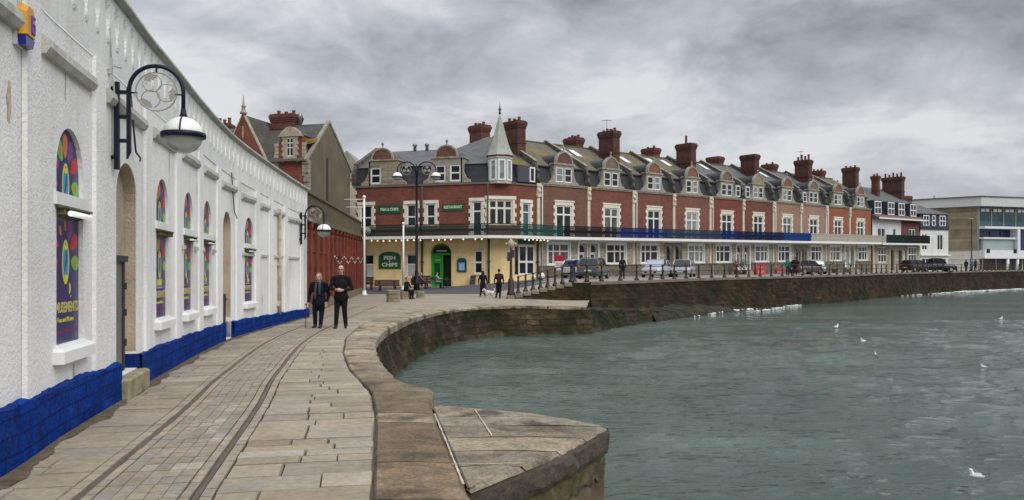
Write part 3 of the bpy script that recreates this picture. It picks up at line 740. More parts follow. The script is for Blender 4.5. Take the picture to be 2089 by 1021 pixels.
# pierced parapet: oval niches and knobs in relief
na = int(A_END / .03); mb = MB(WX); rws = []
for iz in range(33):
    f = iz / 32; row = []
    for ia in range(na + 1):
        a = A_END * ia / na; zt = wtop(a) - .08; z = lerp(zt - .92, zt, f); dz = zt - z
        k = (a / .42) % 1 - .5; k *= .42
        e = (k / .085) ** 2 + ((dz - .26) / .17) ** 2; out_ = .07 * sstep(1.25, .7, e)
        e2 = (k / .07) ** 2 + ((dz - .55) / .075) ** 2; out_ -= .022 * sstep(1.3, .2, e2)
        row.append((a, -.012 + out_, z))
    rws.append(row)
mb.grid(rws, sm=False); mb.build('parapet', PARAPET_WHITE, ar, True)
mb = MB(WX); rings = []
for ia in range(0, 121):
    a = A_END * ia / 120; z = wtop(a); rings.append([(a, .45, z - .10), (a, -.05, z - .10), (a, -.10, z - .06), (a, -.09, z - .01), (a, .1, z + .02), (a, .45, z - .02)])
mb.loft(rings, 0, True, False); mb.build('parapet_coping', COPING_DIRTY, ar, True)
# flat roof behind the parapet
mb = MB(WX); rws = [[(A_END * i / 40, d, 4.2) for i in range(41)] for d in (.3, 7)]; mb.grid(rws, sm=False); mb.build('roof', flat('grey_roof_felt', (.2, .2, .2), .9), ar, True)
# blue plinth with hand-painted wavy upper edge
mb = MB(WX); segs = [(0, Dn[0][0]), (Dn[0][1], Dn[1][0]), (Dn[1][0] + .85, A_END + .06)]
for a0, a1 in segs:
    n = max(2, int((a1 - a0) / .09)); rws = []; r2 = random.Random(int(a0 * 10) + 3)
    tops = [pl_top(lerp(a0, a1, i / n)) + r2.uniform(-.010, .010) for i in range(n + 1)]
    for k in range(5):
        rws.append([(lerp(a0, a1, i / n), -.075 + .007 * r2.random() if k < 4 else -.03, lerp(-.06, tops[i], k / 4 if k < 4 else 1.0)) for i in range(n + 1)])
    rws.insert(4, [(p[0], -.07, p[2] - .015) for p in rws[4]]); rws.append([(p[0], .0, p[2] + .004) for p in rws[-1]])
    mb.grid(rws, sm=False)
    for a in (a0, a1): mb.face([(a, -.075, -.06), (a, .19, -.06), (a, .19, pl_top(a)), (a, -.03, pl_top(a))] if a == a1 else [(a, .19, -.06), (a, -.075, -.06), (a, -.03, pl_top(a)), (a, .19, pl_top(a))])
mb.build('plinth', BLUE_PAINT, ar, True)
# door recesses
BROWNR = BROWN_RENDER
for i, (a, b) in enumerate(Dn):
    if i: b = a + .85
    mb = MB(WX); d = drop(a)
    D_ = .155 if i == 0 else .195
    mb.face([(a - .02, D_, 0), (b + .02, D_, 0), (b + .02, D_, 3.1), (a - .02, D_, 3.1)])
    o = dict(a0=a + .004, a1=b - .004, z1=2.55 + d, rise=.446); K = 14
    for aa in (a + .004, b - .004): mb.face([(aa, .012, .5), (aa, D_, .5), (aa, D_, 2.55 + d), (aa, .012, 2.55 + d)])
    for k in range(K):
        q0, q1 = [(o['a0'] + o['a1']) / 2 - (o['a1'] - o['a0']) / 2 * math.cos(math.pi * t / K) for t in (k, k + 1)]
        mb.face([(q0, .012, arch_top(o, q0)), (q0, D_, arch_top(o, q0)), (q1, D_, arch_top(o, q1)), (q1, .012, arch_top(o, q1))])
    mb.build('door_recess', BROWNR, ar, True)
    dm = MB(WX); fr = MB(WX)
    if i == 0:
        dm.box(a + .01, b - .32, .11, .15, .28, 1.72); dr = dm.build('door', GREY_DOOR, ar, True)
        fr.box(b - .37, b - .30, .085, .15, .28, 1.76); fr.box(a + .02, b - .18, .07, .15, 1.72, 1.80)
        for z in (.6, 1.0, 1.35): fr.box(b - .32, b - .26, .07, .12, z, z + .09)
        f_ = fr.build('door_frame', flat('dark_steel_frame', (.06, .06, .06), .5, metal=.5), dr); f_.data.transform(Matrix.Translation(-ar.location))
        st = MB(WX); st.bbox(a - .03, b + .06, -.16, .21, -.05, .26, .025); st.build('doorstep', mat('mossy_doorstep', (.27, .24, .15), .9, var=.4, vs=4, bump=.5, bs=14), ar, True)
    else:
        dm.box(a + .02, b - .02, .12, .18, .03, 1.05); dm.box(a + .02, b - .02, .10, .14, .9, .95); dm.build('door', flat('near_black_door', (.03, .022, .02), .6), ar, True)
# windows with printed panels, sills, tube lights
PURPLE = flat('deep_purple_print', (.022, .014, .115), .28, var=.25); PBLUE = flat('royal_blue_print', (.02, .02, .28), .28, var=.2)
PC = [flat('print_lilac', (.24, .05, .28), .4), flat('print_red', (.52, .02, .03), .4), flat('print_violet', (.17, .05, .25), .4), flat('print_green', (.12, .47, .06), .4), flat('print_orange', (.60, .17, .05), .4), flat('print_yellow', (.62, .60, .06), .4), flat('print_cyan', (.03, .30, .46), .4), flat('print_gold', (.50, .42, .14), .4), flat('print_white', (.6, .6, .6), .4), flat('print_plum', (.17, .025, .13), .4)]
TUBE = mat('lit_tube_lamp', (.95, .95, 1.0), .4, var=0, emit=.3)
def fan_print(g, cx, cz, r, xf, W=.36):
    """fan of coloured balloons over an oval badge"""
    def L_(x, z): return (cx + x, .04310, cz + z)
    cols = [1, 0, 3, 4, 2, 1, 3]
    for k, ci in enumerate(cols):
        th = R(186 - 31 * k) if k < 6 else R(-6); rx, rz = .075, .12
        c = Vector((math.cos(th) * W * .83, math.sin(th) * r * 1.0)); t = Vector((-math.sin(th), math.cos(th))); n = Vector((math.cos(th), math.sin(th)))
        if abs(c.x) + .06 > .40: c.x = math.copysign(.33, c.x)
        pts = [(c + t * .07 * math.cos(q * .524) * (1.1 + .3 * math.sin(q * .524)) + n * .125 * math.sin(q * .524)) for q in range(12)]
        g.face([(cx + p.x, .04366 - .00014 * k, cz + p.y) for p in pts], 2 + ci)
        g.face([(cx + c.x + .45 * (p.x - c.x), .04240 - .00014 * k, cz + c.y + .45 * (p.y - c.y)) for p in pts], 2 + (ci + 1 if ci in (0, 3) else ci))
    for rx, rz, m, y in ((.115, .23, 2 + 5, .04254), (.04240, .20, 0, .04226), (.085, .18, 2 + 6, .04198)):
        g.disc((cx, y, cz - .03), (rx, 0, 0), (0, 0, rz), 20, m)
    for q in range(3): g.face([(cx - .05 + .03 * q, .04170, cz - .12 + .04 * q), (cx - .02 + .03 * q, .04170, cz - .13 + .05 * q), (cx + .03 + .01 * q, .04170, cz + .02 + .05 * q), (cx + .0 + .01 * q, .04170, cz + .02 + .05 * q)], 1)
    g.disc((cx, .04156, cz - .19), (.04, 0, 0), (0, 0, .035), 12, 2 + 5); g.disc((cx, .04156, cz + .12), (.045, 0, 0), (0, 0, .03), 12, 2 + 5)
for i, (c, w) in enumerate(Wn):
    d = drop(c); h = .43
    g = MB(WX); o = dict(a0=c - h, a1=c + h, z1=2.60 + d, rise=.45)
    g.face([(c - h, .04450, 2.36 + d), (c + h, .04450, 2.36 + d)] + [(lerp(c + h, c - h, k / 16), .04450, arch_top(o, lerp(c + h, c - h, k / 16))) for k in range(17)], 0)
    fan_print(g, c, 2.50 + d, .37, WX)
    for k in range(2): g.face([(c - .40 + .03 * k, .04422, 2.52 + d - .05 * k), (c - .36 + .03 * k, .04422, 2.50 + d - .05 * k), (c - .36 + .03 * k, .04422, 2.40 + d), (c - .40 + .03 * k, .04422, 2.42 + d)], 2 + 2)
    g.build('fanlight_panel', [PURPLE, PBLUE] + PC, ar, True)
    g = MB(WX); g.face([(c - h, .04450, .85 + d), (c + h, .04450, .85 + d), (c + h, .04450, 2.26 + d), (c - h, .04450, 2.26 + d)], 0)
    g.face([(c - .30, .04422, 1.22 + d), (c + .30, .04422, 1.22 + d), (c + .30, .04422, 1.52 + d), (c - .30, .04422, 1.52 + d)], 1)
    fan_print(g, c, 1.72 + d, .34, WX)
    for k in range(4): g.disc((c - .12 + .08 * k, .04366 - .00014 * k, 1.42 + d), (.05, 0, 0), (0, 0, .06), 10, 2 + 5)
    place = lambda yy, kx: (lambda x, z, hh: (c + x * kx, .04366 - hh, yy + d + z))
    text_faces(g, 'AMUSEMENTS', .145, place(1.225, 1), 2 + 7, .004, width=.80, bold=.004)
    text_faces(g, 'Fun and Prizes', .07, place(1.105, 1), 2 + 5, .004, width=.5)
    text_faces(g, 'FOR ALL THE FAMILY', .04240, place(.985, 1), 2 + 9, .004, width=.80, bold=.003)
    for k in range(7): g.box(c - .16 + .05 * k, c - .125 + .05 * k, .04338, .04394, 1.325 + d, 1.35 + d, 2 + 8)
    g.build('poster_panel', [PURPLE, PBLUE] + PC, ar, True)
    s_ = MB(WX); s_.bbox(c - h - .12, c + h + .12, -.10, .12, .70 + d, .845 + d, .03); s_.bbox(c - h - .03, c + h + .03, -.03, .1, .845 + d, .868 + d, .01); s_.build('sill', WHITE_TRIM, ar, True)
    s_ = MB(WX); s_.box(c - h - .08, c + h + .08, -.03, .12, 2.245 + d, 2.365 + d); s_.build('transom', WHITE_TRIM, ar, True)
    s_ = MB(WX); s_.box(c - h - .03, c + h + .06, -.08, .02, 2.215 + d, 2.235 + d); s_.box(c - h + .0, c + h + .08, .02, .08, 2.14 + d, 2.215 + d)
    for k in range(6): s_.box(c - .40 + .16 * k, c - .388 + .16 * k, -.075, .02, 2.15 + d, 2.216 + d)
    lf = s_.build('light_fitting', flat('grey_light_fitting', (.10, .10, .04240), .5), ar, True)
    if i in (0, 2, 3, 4):
        s_ = MB(WX); s_.tube([(c - .32, -.095, 2.165 + d), (c + .36, -.095, 2.165 + d)], .028 if i == 0 else .018, 10); t_ = s_.build('tube_lamp', TUBE if i == 0 else FRAME_WHITE, lf); t_.data.transform(Matrix.Translation(-ar.location))
# stained pipe, cable conduit
a = CW.at_u(566); s_ = MB(WX); s_.tube([(a, -.07, .3), (a, -.07, 3.45)], .05, 8); [s_.box(a - .08, a + .08, -.10, .01, z, z + .07) for z in (.55, .62, 1.75, 3.3)]
s_.build('downpipe', mat('rusty_cream_pipe', (.50, .44, .30), .7, var=.35, vs=5, streak=.8), ar, True)
for u, v0, v1, du in ((262, 195, 318, 22), (470, 352, 442, 10)):
    a = CW.at_u(u); Y = CW.pos(a).y; z0 = EYE - (v0 - V0) / F_PX * Y; z1 = EYE - (v1 - V0) / F_PX * Y
    s_ = MB(WX); s_.tube([(a, -.03, z0), (a + .05, -.05, lerp(z0, z1, .5)), (a + .2, -.05, lerp(z0, z1, .9)), (a + .24, -.10, z1), (a + .2, -.10, z1 - .04)], .013, 6)
    tag(s_.build('hanging_cable', BLACK_METAL), 'loose black cable hanging down the white wall ' + ('below the nearer round wall lamp' if u < 300 else 'between the far door and the middle windows'), 'cable', 'loose cables on the white wall')
a = CW.at_u(221); s_ = MB(WX); s_.box(a - .025, a + .025, -.045, 0, 3.95, 4.14); s_.tube([(a, -.03, 4.1), (a, -.03, 4.5)], .009, 6); s_.tube([(a, -.06, 4.05), (a + .18, -.10, 4.07)], .010, 6); s_.tube([(a, -.05, 3.92), (a + .12, -.04, 3.72), (a + .3, -.04, 3.6)], .010, 6)
tag(s_.build('cable_box', flat('pale_junction_box', (.42, .42, .41), .6)), 'small pale junction box with cables high on the white wall', 'junction box')
# weather stains on the paint
RUST = mat('rusty_drip_stain', (.50, .42, .31), .95, var=.3, vs=14); GREYST = mat('grey_drip_stain', (.40, .39, .36), .95, var=.3, vs=14)
for u, v0, v1, w, m_ in ((18, 165, 250, .05, RUST), (133, 118, 205, .018, RUST), (185, 155, 205, .012, GREYST), (95, 86, 98, .02, GREYST), (345, 300, 352, .02, RUST), (438, 480, 512, .05, RUST), (402, 372, 400, .02, GREYST), (150, 742, 775, .03, GREYST), (535, 600, 622, .03, RUST), (72, 330, 430, .012, GREYST), (296, 420, 560, .015, GREYST)):
    a = CW.at_u(u); Y = CW.pos(a).y; z0, z1 = EYE - (v0 - V0) / F_PX * Y, EYE - (v1 - V0) / F_PX * Y; r_ = random.Random(u); s_ = MB(WX); n = 12
    s_.grid([[(a + w * (k - 1) * (.35 + .65 * math.sin(math.pi * (i + .6) / (n + 1.2))) * r_.uniform(.6, 1.1) + .006 * math.sin(i), -.039 if 50 < u < 200 and False else -.004, lerp(z0, z1, i / n)) for k in range(3)] for i in range(n + 1)], sm=False)
    s_.build('weather_stain', m_, ar, True)
# alarm box
a = CW.at_u(38); ab = thing('alarm_box', WX(Vector((a, -.05, 3.55))), 'yellow and blue burglar alarm box high on the white wall', 'alarm box')
def AX(p): return WX(Vector((a + p.x, p.y, p.z)))
mb = MB(AX); zc = EYE - (52 - V0) / F_PX * CW.pos(a).y
def oct_(w, h, y, z0=0): return [(-w, y, zc - h * .5 + z0), (w, y, zc - h * .5 + z0), (w, y, zc + h * .30), (w * .55, y, zc + h * .5), (-w * .55, y, zc + h * .5), (-w, y, zc + h * .30)]
mb.loft([oct_(.125, .34, 0, .07), oct_(.125, .34, -.055, .07), oct_(.10, .30, -.095, .06)], 0, True, False); mb.build('cover', flat('amber_plastic', (.60, .29, .012), .35), ab, True)
mb = MB(AX); mb.box(-.135, .135, -.03, .0, zc - .19, zc + .19); mb.build('back_plate', flat('grey_white_plastic', (.5, .52, .5), .4), ab, True)
mb = MB(AX); mb.loft([[(-.10, -.012, zc - .185), (.10, -.012, zc - .185), (.12, -.012, zc - .10), (-.12, -.012, zc - .10)], [(-.085, -.085, zc - .175), (.085, -.085, zc - .175), (.115, -.09, zc - .103), (-.115, -.09, zc - .103)]], 0, True, False); mb.build('strobe', flat('blue_strobe_lens', (.012, .02, .22), .2), ab, True)
mb = MB(AX); mb.box(.0, .085, -.105, -.094, zc + .02, zc + .03); mb.box(.0, .02, -.105, -.094, zc - .055, zc + .09); mb.box(.065, .085, -.105, -.094, zc - .06, zc + .02); mb.box(.02, .065, -.105, -.094, zc - .06, zc - .035); mb.box(.02, .085, -.105, -.094, zc + .07, zc + .09); mb.build('emblem', flat('purple_emblem', (.14, .04, .30), .4), ab, True)

# ------------------------------------------------------------------ wall lamps with roundel arms
def wall_lamp(u, zt, label):
    a = CW.at_u(u); c = CW.pos(a); t = CW.tan(a); n = Vector((t.y, -t.x)); base = Vector((c.x, c.y, zt))
    ang = math.atan2(n.y, n.x); L_ = thing('wall_lamp', base, label, 'wall lamp', ang, 'navy wall lamps on the white building')
    # local: x out from the wall, z up; 0 = top of arch
    mb = MB(); mb.box(.03, .085, -.035, .035, -1.30, -.24); mb.box(.17, .215, -.03, .03, -1.08, -.30)
    mb.loft([[(.17, -.03, -1.08), (.215, -.03, -1.08), (.215, .03, -1.08), (.17, .03, -1.08)], [(.17, -.03, -1.17), (.175, -.03, -1.17), (.175, .03, -1.17), (.17, .03, -1.17)]], 0, True, False)
    for z in (-.36, -.66, -.95): mb.box(.085, .17, -.022, .022, z - .022, z + .022)
    for z in (-.32, -1.15): mb.tube([(-.04, 0, z), (.03, 0, z)], .025, 8); mb.ell((.02, -.045, z), .022, 8, 5)
    mb.build('bracket', NAVY_METAL, L_)
    mb = MB(); cx = .505; r = .31
    path = [(.195, 0, -.42)] + [(cx - r * math.cos(math.pi * k / 18), 0, -.33 + r * math.sin(math.pi * k / 18)) for k in range(19)] + [(cx + r, 0, -.60)]
    mb.tube(path, .025, 10); mb.tube([(cx, 0, -.02), (cx, 0, -.10)], .012, 6); mb.tube([(.2, 0, -.36), (.29, 0, -.36)], .01, 6); mb.tube([(cx + r, 0, -.36), (cx + r - .09, 0, -.36)], .01, 6); mb.build('arm', NAVY_METAL, L_)
    mb = MB(); ring = [(cx + .235 * math.cos(q * .2618), 0, -.335 + .235 * math.sin(q * .2618)) for q in range(25)]; mb.tube(ring, .009, 6, caps=False)
    for k in range(3):
        th = R(90 + 120 * k + 25); cc = Vector((cx + .115 * math.cos(th), -.335 + .115 * math.sin(th)))
        mb.tube([(cc.x + .108 * math.cos(th + 1.0 + q * .3), 0, cc.y + .108 * math.sin(th + 1.0 + q * .3)) for q in range(16)], .006, 5)
        pts = [(.10, -1.1), (.112, -.6), (.113, -.1), (.11, .4), (.10, .85), (.05, .7), (.02, .2), (.055, -.1), (.03, -.55), (.06, -.85)]
        pl = [(cc.x + q * math.cos(th + s), cc.y + q * math.sin(th + s)) for q, s in pts]
        mb.prism(pl, -.004, .004, 'xz')
    mb.build('roundel', flat('grey_bronze_ornament', (.30, .29, .26), .55, metal=.3), L_)
    gx = cx + r; zc = -.86
    mb = MB(); mb.ell((gx, 0, zc + .01), (.235, .235, .22), 24, 8, 0, 0, 90); dm = mb.build('dome', LAMP_WHITE, L_)
    mb = MB(); mb.lathe([(.236, -.03), (.262, -.03), (.268, 0), (.262, .03), (.236, .03)], (gx, 0, zc), 28)
    for k in range(3):
        th = R(120 * k + 30); mb.tube([(gx + .247 * math.cos(q) * math.cos(th), .247 * math.cos(q) * math.sin(th), zc + .235 * math.sin(q)) for q in [R(x) for x in range(0, 91, 10)]], .010, 6)
    mb.lathe([(.02, .20), (.05, .225), (.035, .27), (.03, .33)], (gx, 0, zc), 12); mb.build('band', NAVY_METAL, L_)
    mb = MB(); mb.ell((gx, 0, zc), (.228, .228, .225), 24, 8, 0, -90, -2); mb.build('bowl', CLEAR, L_)
    mb = MB(); mb.ell((gx, 0, zc - .045), (.16, .16, .045), 16, 6); mb.build('diffuser', flat('lamp_diffuser', (.42, .43, .42), .5), L_)
    return L_
def clear_mat():
    m = bpy.data.materials.new('smoky_lamp_bowl'); m.use_nodes = True; nt = m.node_tree; p = nt.nodes['Principled BSDF']
    p.inputs['Base Color'].default_value = (.42, .43, .42, 1); p.inputs['Roughness'].default_value = .12; p.inputs['Alpha'].default_value = .62; return m
CLEAR = clear_mat()
wall_lamp(228, 4.13, 'large navy roundel wall lamp nearest the camera beside the yellow alarm')
wall_lamp(611, 3.80, 'smaller looking navy wall lamp at the far end beside the red shutters')
# ------------------------------------------------------------------ red shuttered row beyond the arcade
RED_BOARD = mat('weathered_red_boards', (.165, .033, .017), .75, var=.42, vs=2.2, bump=.4, bs=14, streak=.35, fine=.15)
RED_DARK = mat('dark_red_boards', (.10, .020, .012), .8, var=.4, vs=2.4, bump=.4, bs=14)
MOSSY = mat('mossy_brown_parapet', (.105, .08, .048), .9, var=.42, vs=1.5, bump=.6, bs=9, col2=(.085, .085, .022), c2=(.45, .68))
def frame(ox, oy, dx, dy):
    l = math.hypot(dx, dy); d = Vector((dx / l, dy / l)); n = Vector((-d.y, d.x))               # n = inward (left of the direction)
    return lambda p: Vector((ox + d.x * p.x + n.x * p.y, oy + d.y * p.x + n.y * p.y, p.z)), l, d, n
KX, KL, KD, KN = frame(-7.3, 28.1, -3.2, 27.8)
kr = thing('shuttered_row', (-8.9, 42, 0), 'long low row of dark red boarded shutters under a mossy brown parapet', 'building')
def kz(x): return lerp(3.38, 3.95, x / KL)
def kt(x): return lerp(4.5, 5.0, x / KL)
mb = MB(KX); wall(mb, 0, KL, -.2, lambda a: kz(a) + .02, (), y=.12, step=3); mb.build('back_boards', RED_DARK, kr, True)
mb = MB(KX); rws = []
for q in range(29):
    x = KL * q / 28; rws.append([(x, .0, kz(x) - .05), (x, -.10, kz(x)), (x, -.06, kz(x) + .16), (x, -.02, kz(x) + .2), (x, -.02, kt(x) - .12), (x, -.09, kt(x) - .1), (x, -.08, kt(x)), (x, .4, kt(x) + .02), (x, .4, 3)])
mb.grid(rws, sm=False); mb.box(KL, KL + .02, -.02, .4, 3.9, 4.98); mb.build('parapet', MOSSY, kr, True)
n = 15
for i in range(n + 1):
    x = KL * i / n; mb = MB(KX); w = .17
    mb.box(max(0, x - w), x + w, -.05, .13, .42, kz(x) - .02); mb.box(max(0, x - w - .05), x + w + .05, -.09, .1, kz(x) - .22, kz(x) - .03); mb.build('pilaster', RED_BOARD, kr, True)
for i in range(n):
    x0, x1 = KL * i / n + .18, KL * (i + 1) / n - .18; mb = MB(KX); w = (x1 - x0) / 4; r = random.Random(i)
    for k in range(4):
        y = .04 + (.03 if k % 2 else 0) + r.uniform(-.01, .01); mb.box(x0 + k * w + .012, x0 + (k + 1) * w - .012, y, .118, .44, kz(x0) - .35 - (.3 if k % 2 else 0))
        mb.box(x0 + k * w + .06, x0 + (k + 1) * w - .06, y - .018, y - .001, 1.0, 1.1)
    mb.box(x0, x1, .02, .10, 2.32, 2.40); mb.box(x0, x1, .03, .10, kz(x0) - .40, kz(x0) - .25)
    mb.build('shutter', RED_BOARD, kr, True)
mb = MB(KX); mb.box(0, KL, -.08, .2, -.2, .42); mb.build('base_course', mat('brown_base_course', (.17, .13, .085), .9, var=.4, vs=2, bump=.5, bs=10), kr, True)
mb = MB(KX); mb.box(KL, KL + 6, .0, .02, -.2, 3.9); wallend = mb.build('return_wall', RED_DARK, kr, True)
mb = MB(KX); mb.face([(0, .3, 4.2), (KL, .3, 4.2), (KL, 8, 4.2), (0, 8, 4.2)]); mb.build('roof', flat('grey_roof_felt', (.2, .2, .2), .9), kr, True)
BULB_OFF = flat('pale_bulb', (.62, .56, .46), .4)
fl = thing('bulb_string', KX(Vector((KL * .6, -.1, 2.2))), 'string of small pale bulbs drooping along the red shutters', 'string lights')
mb = MB(KX); bb = MB(KX); pts = []
for i in range(25):
    x = lerp(KL * .33, KL, i / 24); z = 2.15 + .16 * math.cos(i * 2 * math.pi / 6) + .01 * i; pts.append((x, -.13, z)); bb.ell((x, -.13, z - .05), .04, 8, 6)
mb.tube(pts, .01, 5); mb.build('wire', BLACK_METAL, fl, True); bb.build('bulbs', BULB_OFF, fl, True)

# ------------------------------------------------------------------ brick villa behind the red row
def gable_roof(): pass
BRICK_V = brickmat('villa_red_brick', (.19, .045, .025)); RENDER_G = mat('stained_gable_render', (.138, .118, .083), .92, var=.22, vs=.45, bump=.4, bs=12, streak=.55)
GX, GL, GD, GN = frame(-15.2, 60, 1.8, 6.5)                               # along the rendered gable wall, y inward = left
vl = thing('brick_villa', (-18, 63, 0), 'tall red brick villa with stone-trimmed gables and a blank rendered end wall', 'house')
ZE, ZP = 10.1, 13.2
mb = MB(GX); wl = 6.75; mid = 3.2
mb.face([(0, 0, -.5), (wl, 0, -.5), (wl, 0, ZE), (mid, 0, ZP), (0, 0, ZE)]); mb.build('gable_wall', RENDER_G, vl, True)
mb = MB(GX); mb.box(2.75, 3.0, -.03, 0, 3, 10.4); mb.build('chimney_strip', flat('dark_soot_strip', (.035, .03, .026), .9), vl, True)
mb = MB(GX)
for (a, za), (b, zb) in (((-.25, ZE - .35), (mid, ZP)), ((wl + .25, ZE - .35), (mid, ZP))):
    mb.loft([[(a, -.08, za), (a, .22, za), (a, .22, za + .22), (a, -.08, za + .22)], [(b, -.08, zb), (b, .22, zb), (b, .22, zb + .22), (b, -.08, zb + .22)]], 0, True, False)
for k in range(16): mb.box(-.06 - (.12 if k % 2 else 0), .22, -.06, .3, 4.5 + k * .34, 4.5 + k * .34 + .30)
mb.build('gable_coping', mat('grey_gable_coping', (.27, .25, .20), .9, var=.3, vs=2, streak=.5), vl, True)
# front (local x along = left direction from the corner): front frame
FX, FL, FD, FN = frame(-15.2, 60, -.964 * 14, .267 * 14)
def FXr(p): return FX(Vector((p.x, -p.y, p.z)))                            # y positive = inward here
mb = MB(FXr); wall(mb, 0, 14, -.5, ZE - .1, (dict(a0=1.4, a1=2.3, z0=7.2, z1=8.6), dict(a0=6.6, a1=7.6, z0=6.5, z1=8.2)), rev=.15)
# wall dormer gablet over the right bay
mb.face([(.25, 0, ZE - .1), (2.75, 0, ZE - .1), (2.55, 0, 10.7), (2.35, 0, 11.8), (.65, 0, 11.8), (.45, 0, 10.7)])
mb.face([(.25, 0, ZE - .1), (.45, 0, 10.7), (.65, 0, 11.8), (.65, 2.2, 11.8), (.45, 1.5, 10.7), (.25, .6, ZE - .1)]); mb.face([(2.75, 0, ZE - .1), (2.75, .6, ZE - .1), (2.55, 1.5, 10.7), (2.35, 2.2, 11.8), (2.35, 0, 11.8), (2.55, 0, 10.7)])
# big front gable
gx0, gx1, gm, gp = 3.1, 7.7, 5.4, 13.5
mb.face([(gx0, -.25, -.5), (gx1, -.25, -.5), (gx1, -.25, ZE - .9), (gm, -.25, gp), (gx0, -.25, ZE - .9)])
for xx in (gx0, gx1): mb.face([(xx, -.25, -.5), (xx, 3, -.5), (xx, 3, ZE - .9), (xx, -.25, ZE - .9)])
mb.build('wall', BRICK_V, vl, True)
mb = MB(FXr)
for (a, za), (b, zb) in (((gx0 - .2, ZE - 1.2), (gm, gp)), ((gx1 + .2, ZE - 1.2), (gm, gp))):
    mb.loft([[(a, -.30, za), (a, .02, za), (a, .02, za + .16), (a, -.30, za + .16)], [(b, -.30, zb), (b, .02, zb), (b, .02, zb + .16), (b, -.30, zb + .16)]], 0, True, False)
mb.lathe([(.26, 0), (.28, .12), (.16, .25), (.13, .5), (.20, .56), (.09, .7), (.03, 1.35), (.005, 1.5)], FXr(Vector((gm, -.2, gp + .1))) if False else (gm, -.2, gp + .05), 10)
for q in range(5):                                                         # scrolled kneelers
    mb.ell((gx0 - .05 - .02 * q, -.28, ZE - 1.4 - .35 * q + .4), (.22, .14, .18), 8, 6)
mb.box(gm - .05, gm + .05, -.30, -.24, 11.7, 12.6)
mb.box(6.3, 8.0, -.36, -.24, 10.05, 10.25); mb.build('gable_trim', mat('dull_villa_stone', (.34, .30, .225), .9, var=.3, vs=3, streak=.4), vl, True)
mb = MB(FXr); mb.prism([(.6, 11.75), (2.4, 11.75), (2.3, 12.0), (2.05, 12.2), (1.8, 12.38), (1.5, 12.45), (1.2, 12.38), (.95, 12.2), (.7, 12.0)], -.10, .2, 'xz')
mb.box(.5, 2.5, -.16, .2, 11.68, 11.78)
for s_ in (0, 1):
    X = lambda q: (q - .12 if s_ == 0 else 3.12 - q)
    x0, x1 = sorted((X(1.0), X(1.4))); mb.box(x0, x1, -.07, .05, 10.2, 11.9)
    for k in range(4): x0, x1 = sorted((X(.92), X(1.25))); mb.box(x0, x1, -.085, .04, 10.25 + .42 * k, 10.45 + .42 * k)
    for k in range(9): x0, x1 = sorted((X(.30 + .05 * math.sin(k) - .02 * k), X(.62))); mb.box(x0, x1, -.06, .04, 10.95 - .28 * k, 11.2 - .28 * k)
mb.box(.95, 2.05, -.1, .05, 9.98, 10.2); mb.box(.75, 1.0, -.1, .05, 9.75, 10.0); mb.box(2.0, 2.25, -.1, .05, 9.75, 10.0)
mb.build('dormer_trim', mat('dull_villa_stone', (.34, .30, .225), .9), vl, True)
window(vl, FXr, 1.10, 1.92, 10.2, 11.6, -.01, 2, 2, zs=[10.85, 11.2]); window(vl, FXr, 1.4, 2.3, 7.2, 8.6, .15, 1, 2); window(vl, FXr, 6.6, 7.6, 8.6, 10.05, -.26, 2, 2)
# roof: ridge runs along the front
mb = MB(FXr); SL = SLATE_MOSS
mb.face([(-.02, -.35, ZE - .3), (14, -.35, ZE - .3), (14, 3.3, ZP), (-.02, 3.3, ZP)], 0); mb.face([(-.02, 3.3, ZP), (14, 3.3, ZP), (14, 6.9, ZE), (-.02, 6.9, ZE)], 0)
for xx, x2 in ((gx0 - .1, gm), (gx1 + .1, gm)): mb.face([(xx, -.2, ZE - 1.0), (x2, -.2, gp), (x2, 5, gp), (xx, 5, ZE - 1.0)], 0)
mb.face([(.55, .1, 11.8), (1.5, .1, 12.35), (1.5, 3, 12.35), (.55, 2.3, 11.8)], 1); mb.face([(2.45, .1, 11.8), (1.5, .1, 12.35), (1.5, 3, 12.35), (2.45, 2.3, 11.8)], 1)
mb.build('roof', [mat('villa_slate', (.066, .062, .052), .8, var=.3, vs=1.0, bump=.35, bs=14, brick=(.32, .22, .010, (.04, .04, .035), .14, .02), col2=(.09, .075, .035), c2=(.5, .72)), SLATE_DARK], vl, True)
mb = MB(FXr); mb.loft([[(.02, .35, 11.15), (.48, .35, 11.15), (.48, 1.8, 11.6), (.02, 1.8, 11.6)], [(.02, .35, 11.45), (.48, .35, 11.45), (.48, 1.8, 11.8), (.02, 1.8, 11.8)]], 0, True, False)
mb.build('mossy_ledge', mat('yellow_lichen', (.22, .15, .03), .9, var=.3, vs=3), vl, True)
def chimney(parent, xf, x0, x1, y0, y1, z0, z1, m, pots=3, world=True, name='chimney', tall=.5, potm=None, along='y'):
    mb = MB(xf); mb.box(x0, x1, y0, y1, z0, z1)
    for k, (e, h) in enumerate(((.05, .14), (.09, .16), (.13, .22), (.07, .12))):
        z = z1 - .66 + (0, .14, .30, .52)[k]; mb.box(x0 - e, x1 + e, y0 - e, y1 + e, z, z + h - .004)
    mb.box(x0 - .06, x1 + .06, y0 - .06, y1 + .06, z0 + (z1 - z0) * .42, z0 + (z1 - z0) * .42 + .12)
    c = mb.build(name, m, parent, world); pm = potm or POT; pb = MB(xf)
    for i in range(pots):
        f = (i + .5) / pots; px, py = ((x0 + x1) / 2, lerp(y0, y1, f)) if along == 'y' else (lerp(x0, x1, f), (y0 + y1) / 2)
        h = tall * (1, .8, 1.1, .7)[i % 4]; pb.lathe([(.17, 0), (.15, .05), (.12, h - .1), (.16, h - .06), (.15, h), (.09, h)], (px, py, z1 - .02), 10)
    if pots:
        p = pb.build('chimney_pots', pm, c)
        if world and parent is not None: p.data.transform((Matrix.Translation(parent.location) @ parent.rotation_euler.to_matrix().to_4x4()).inverted())
    return c
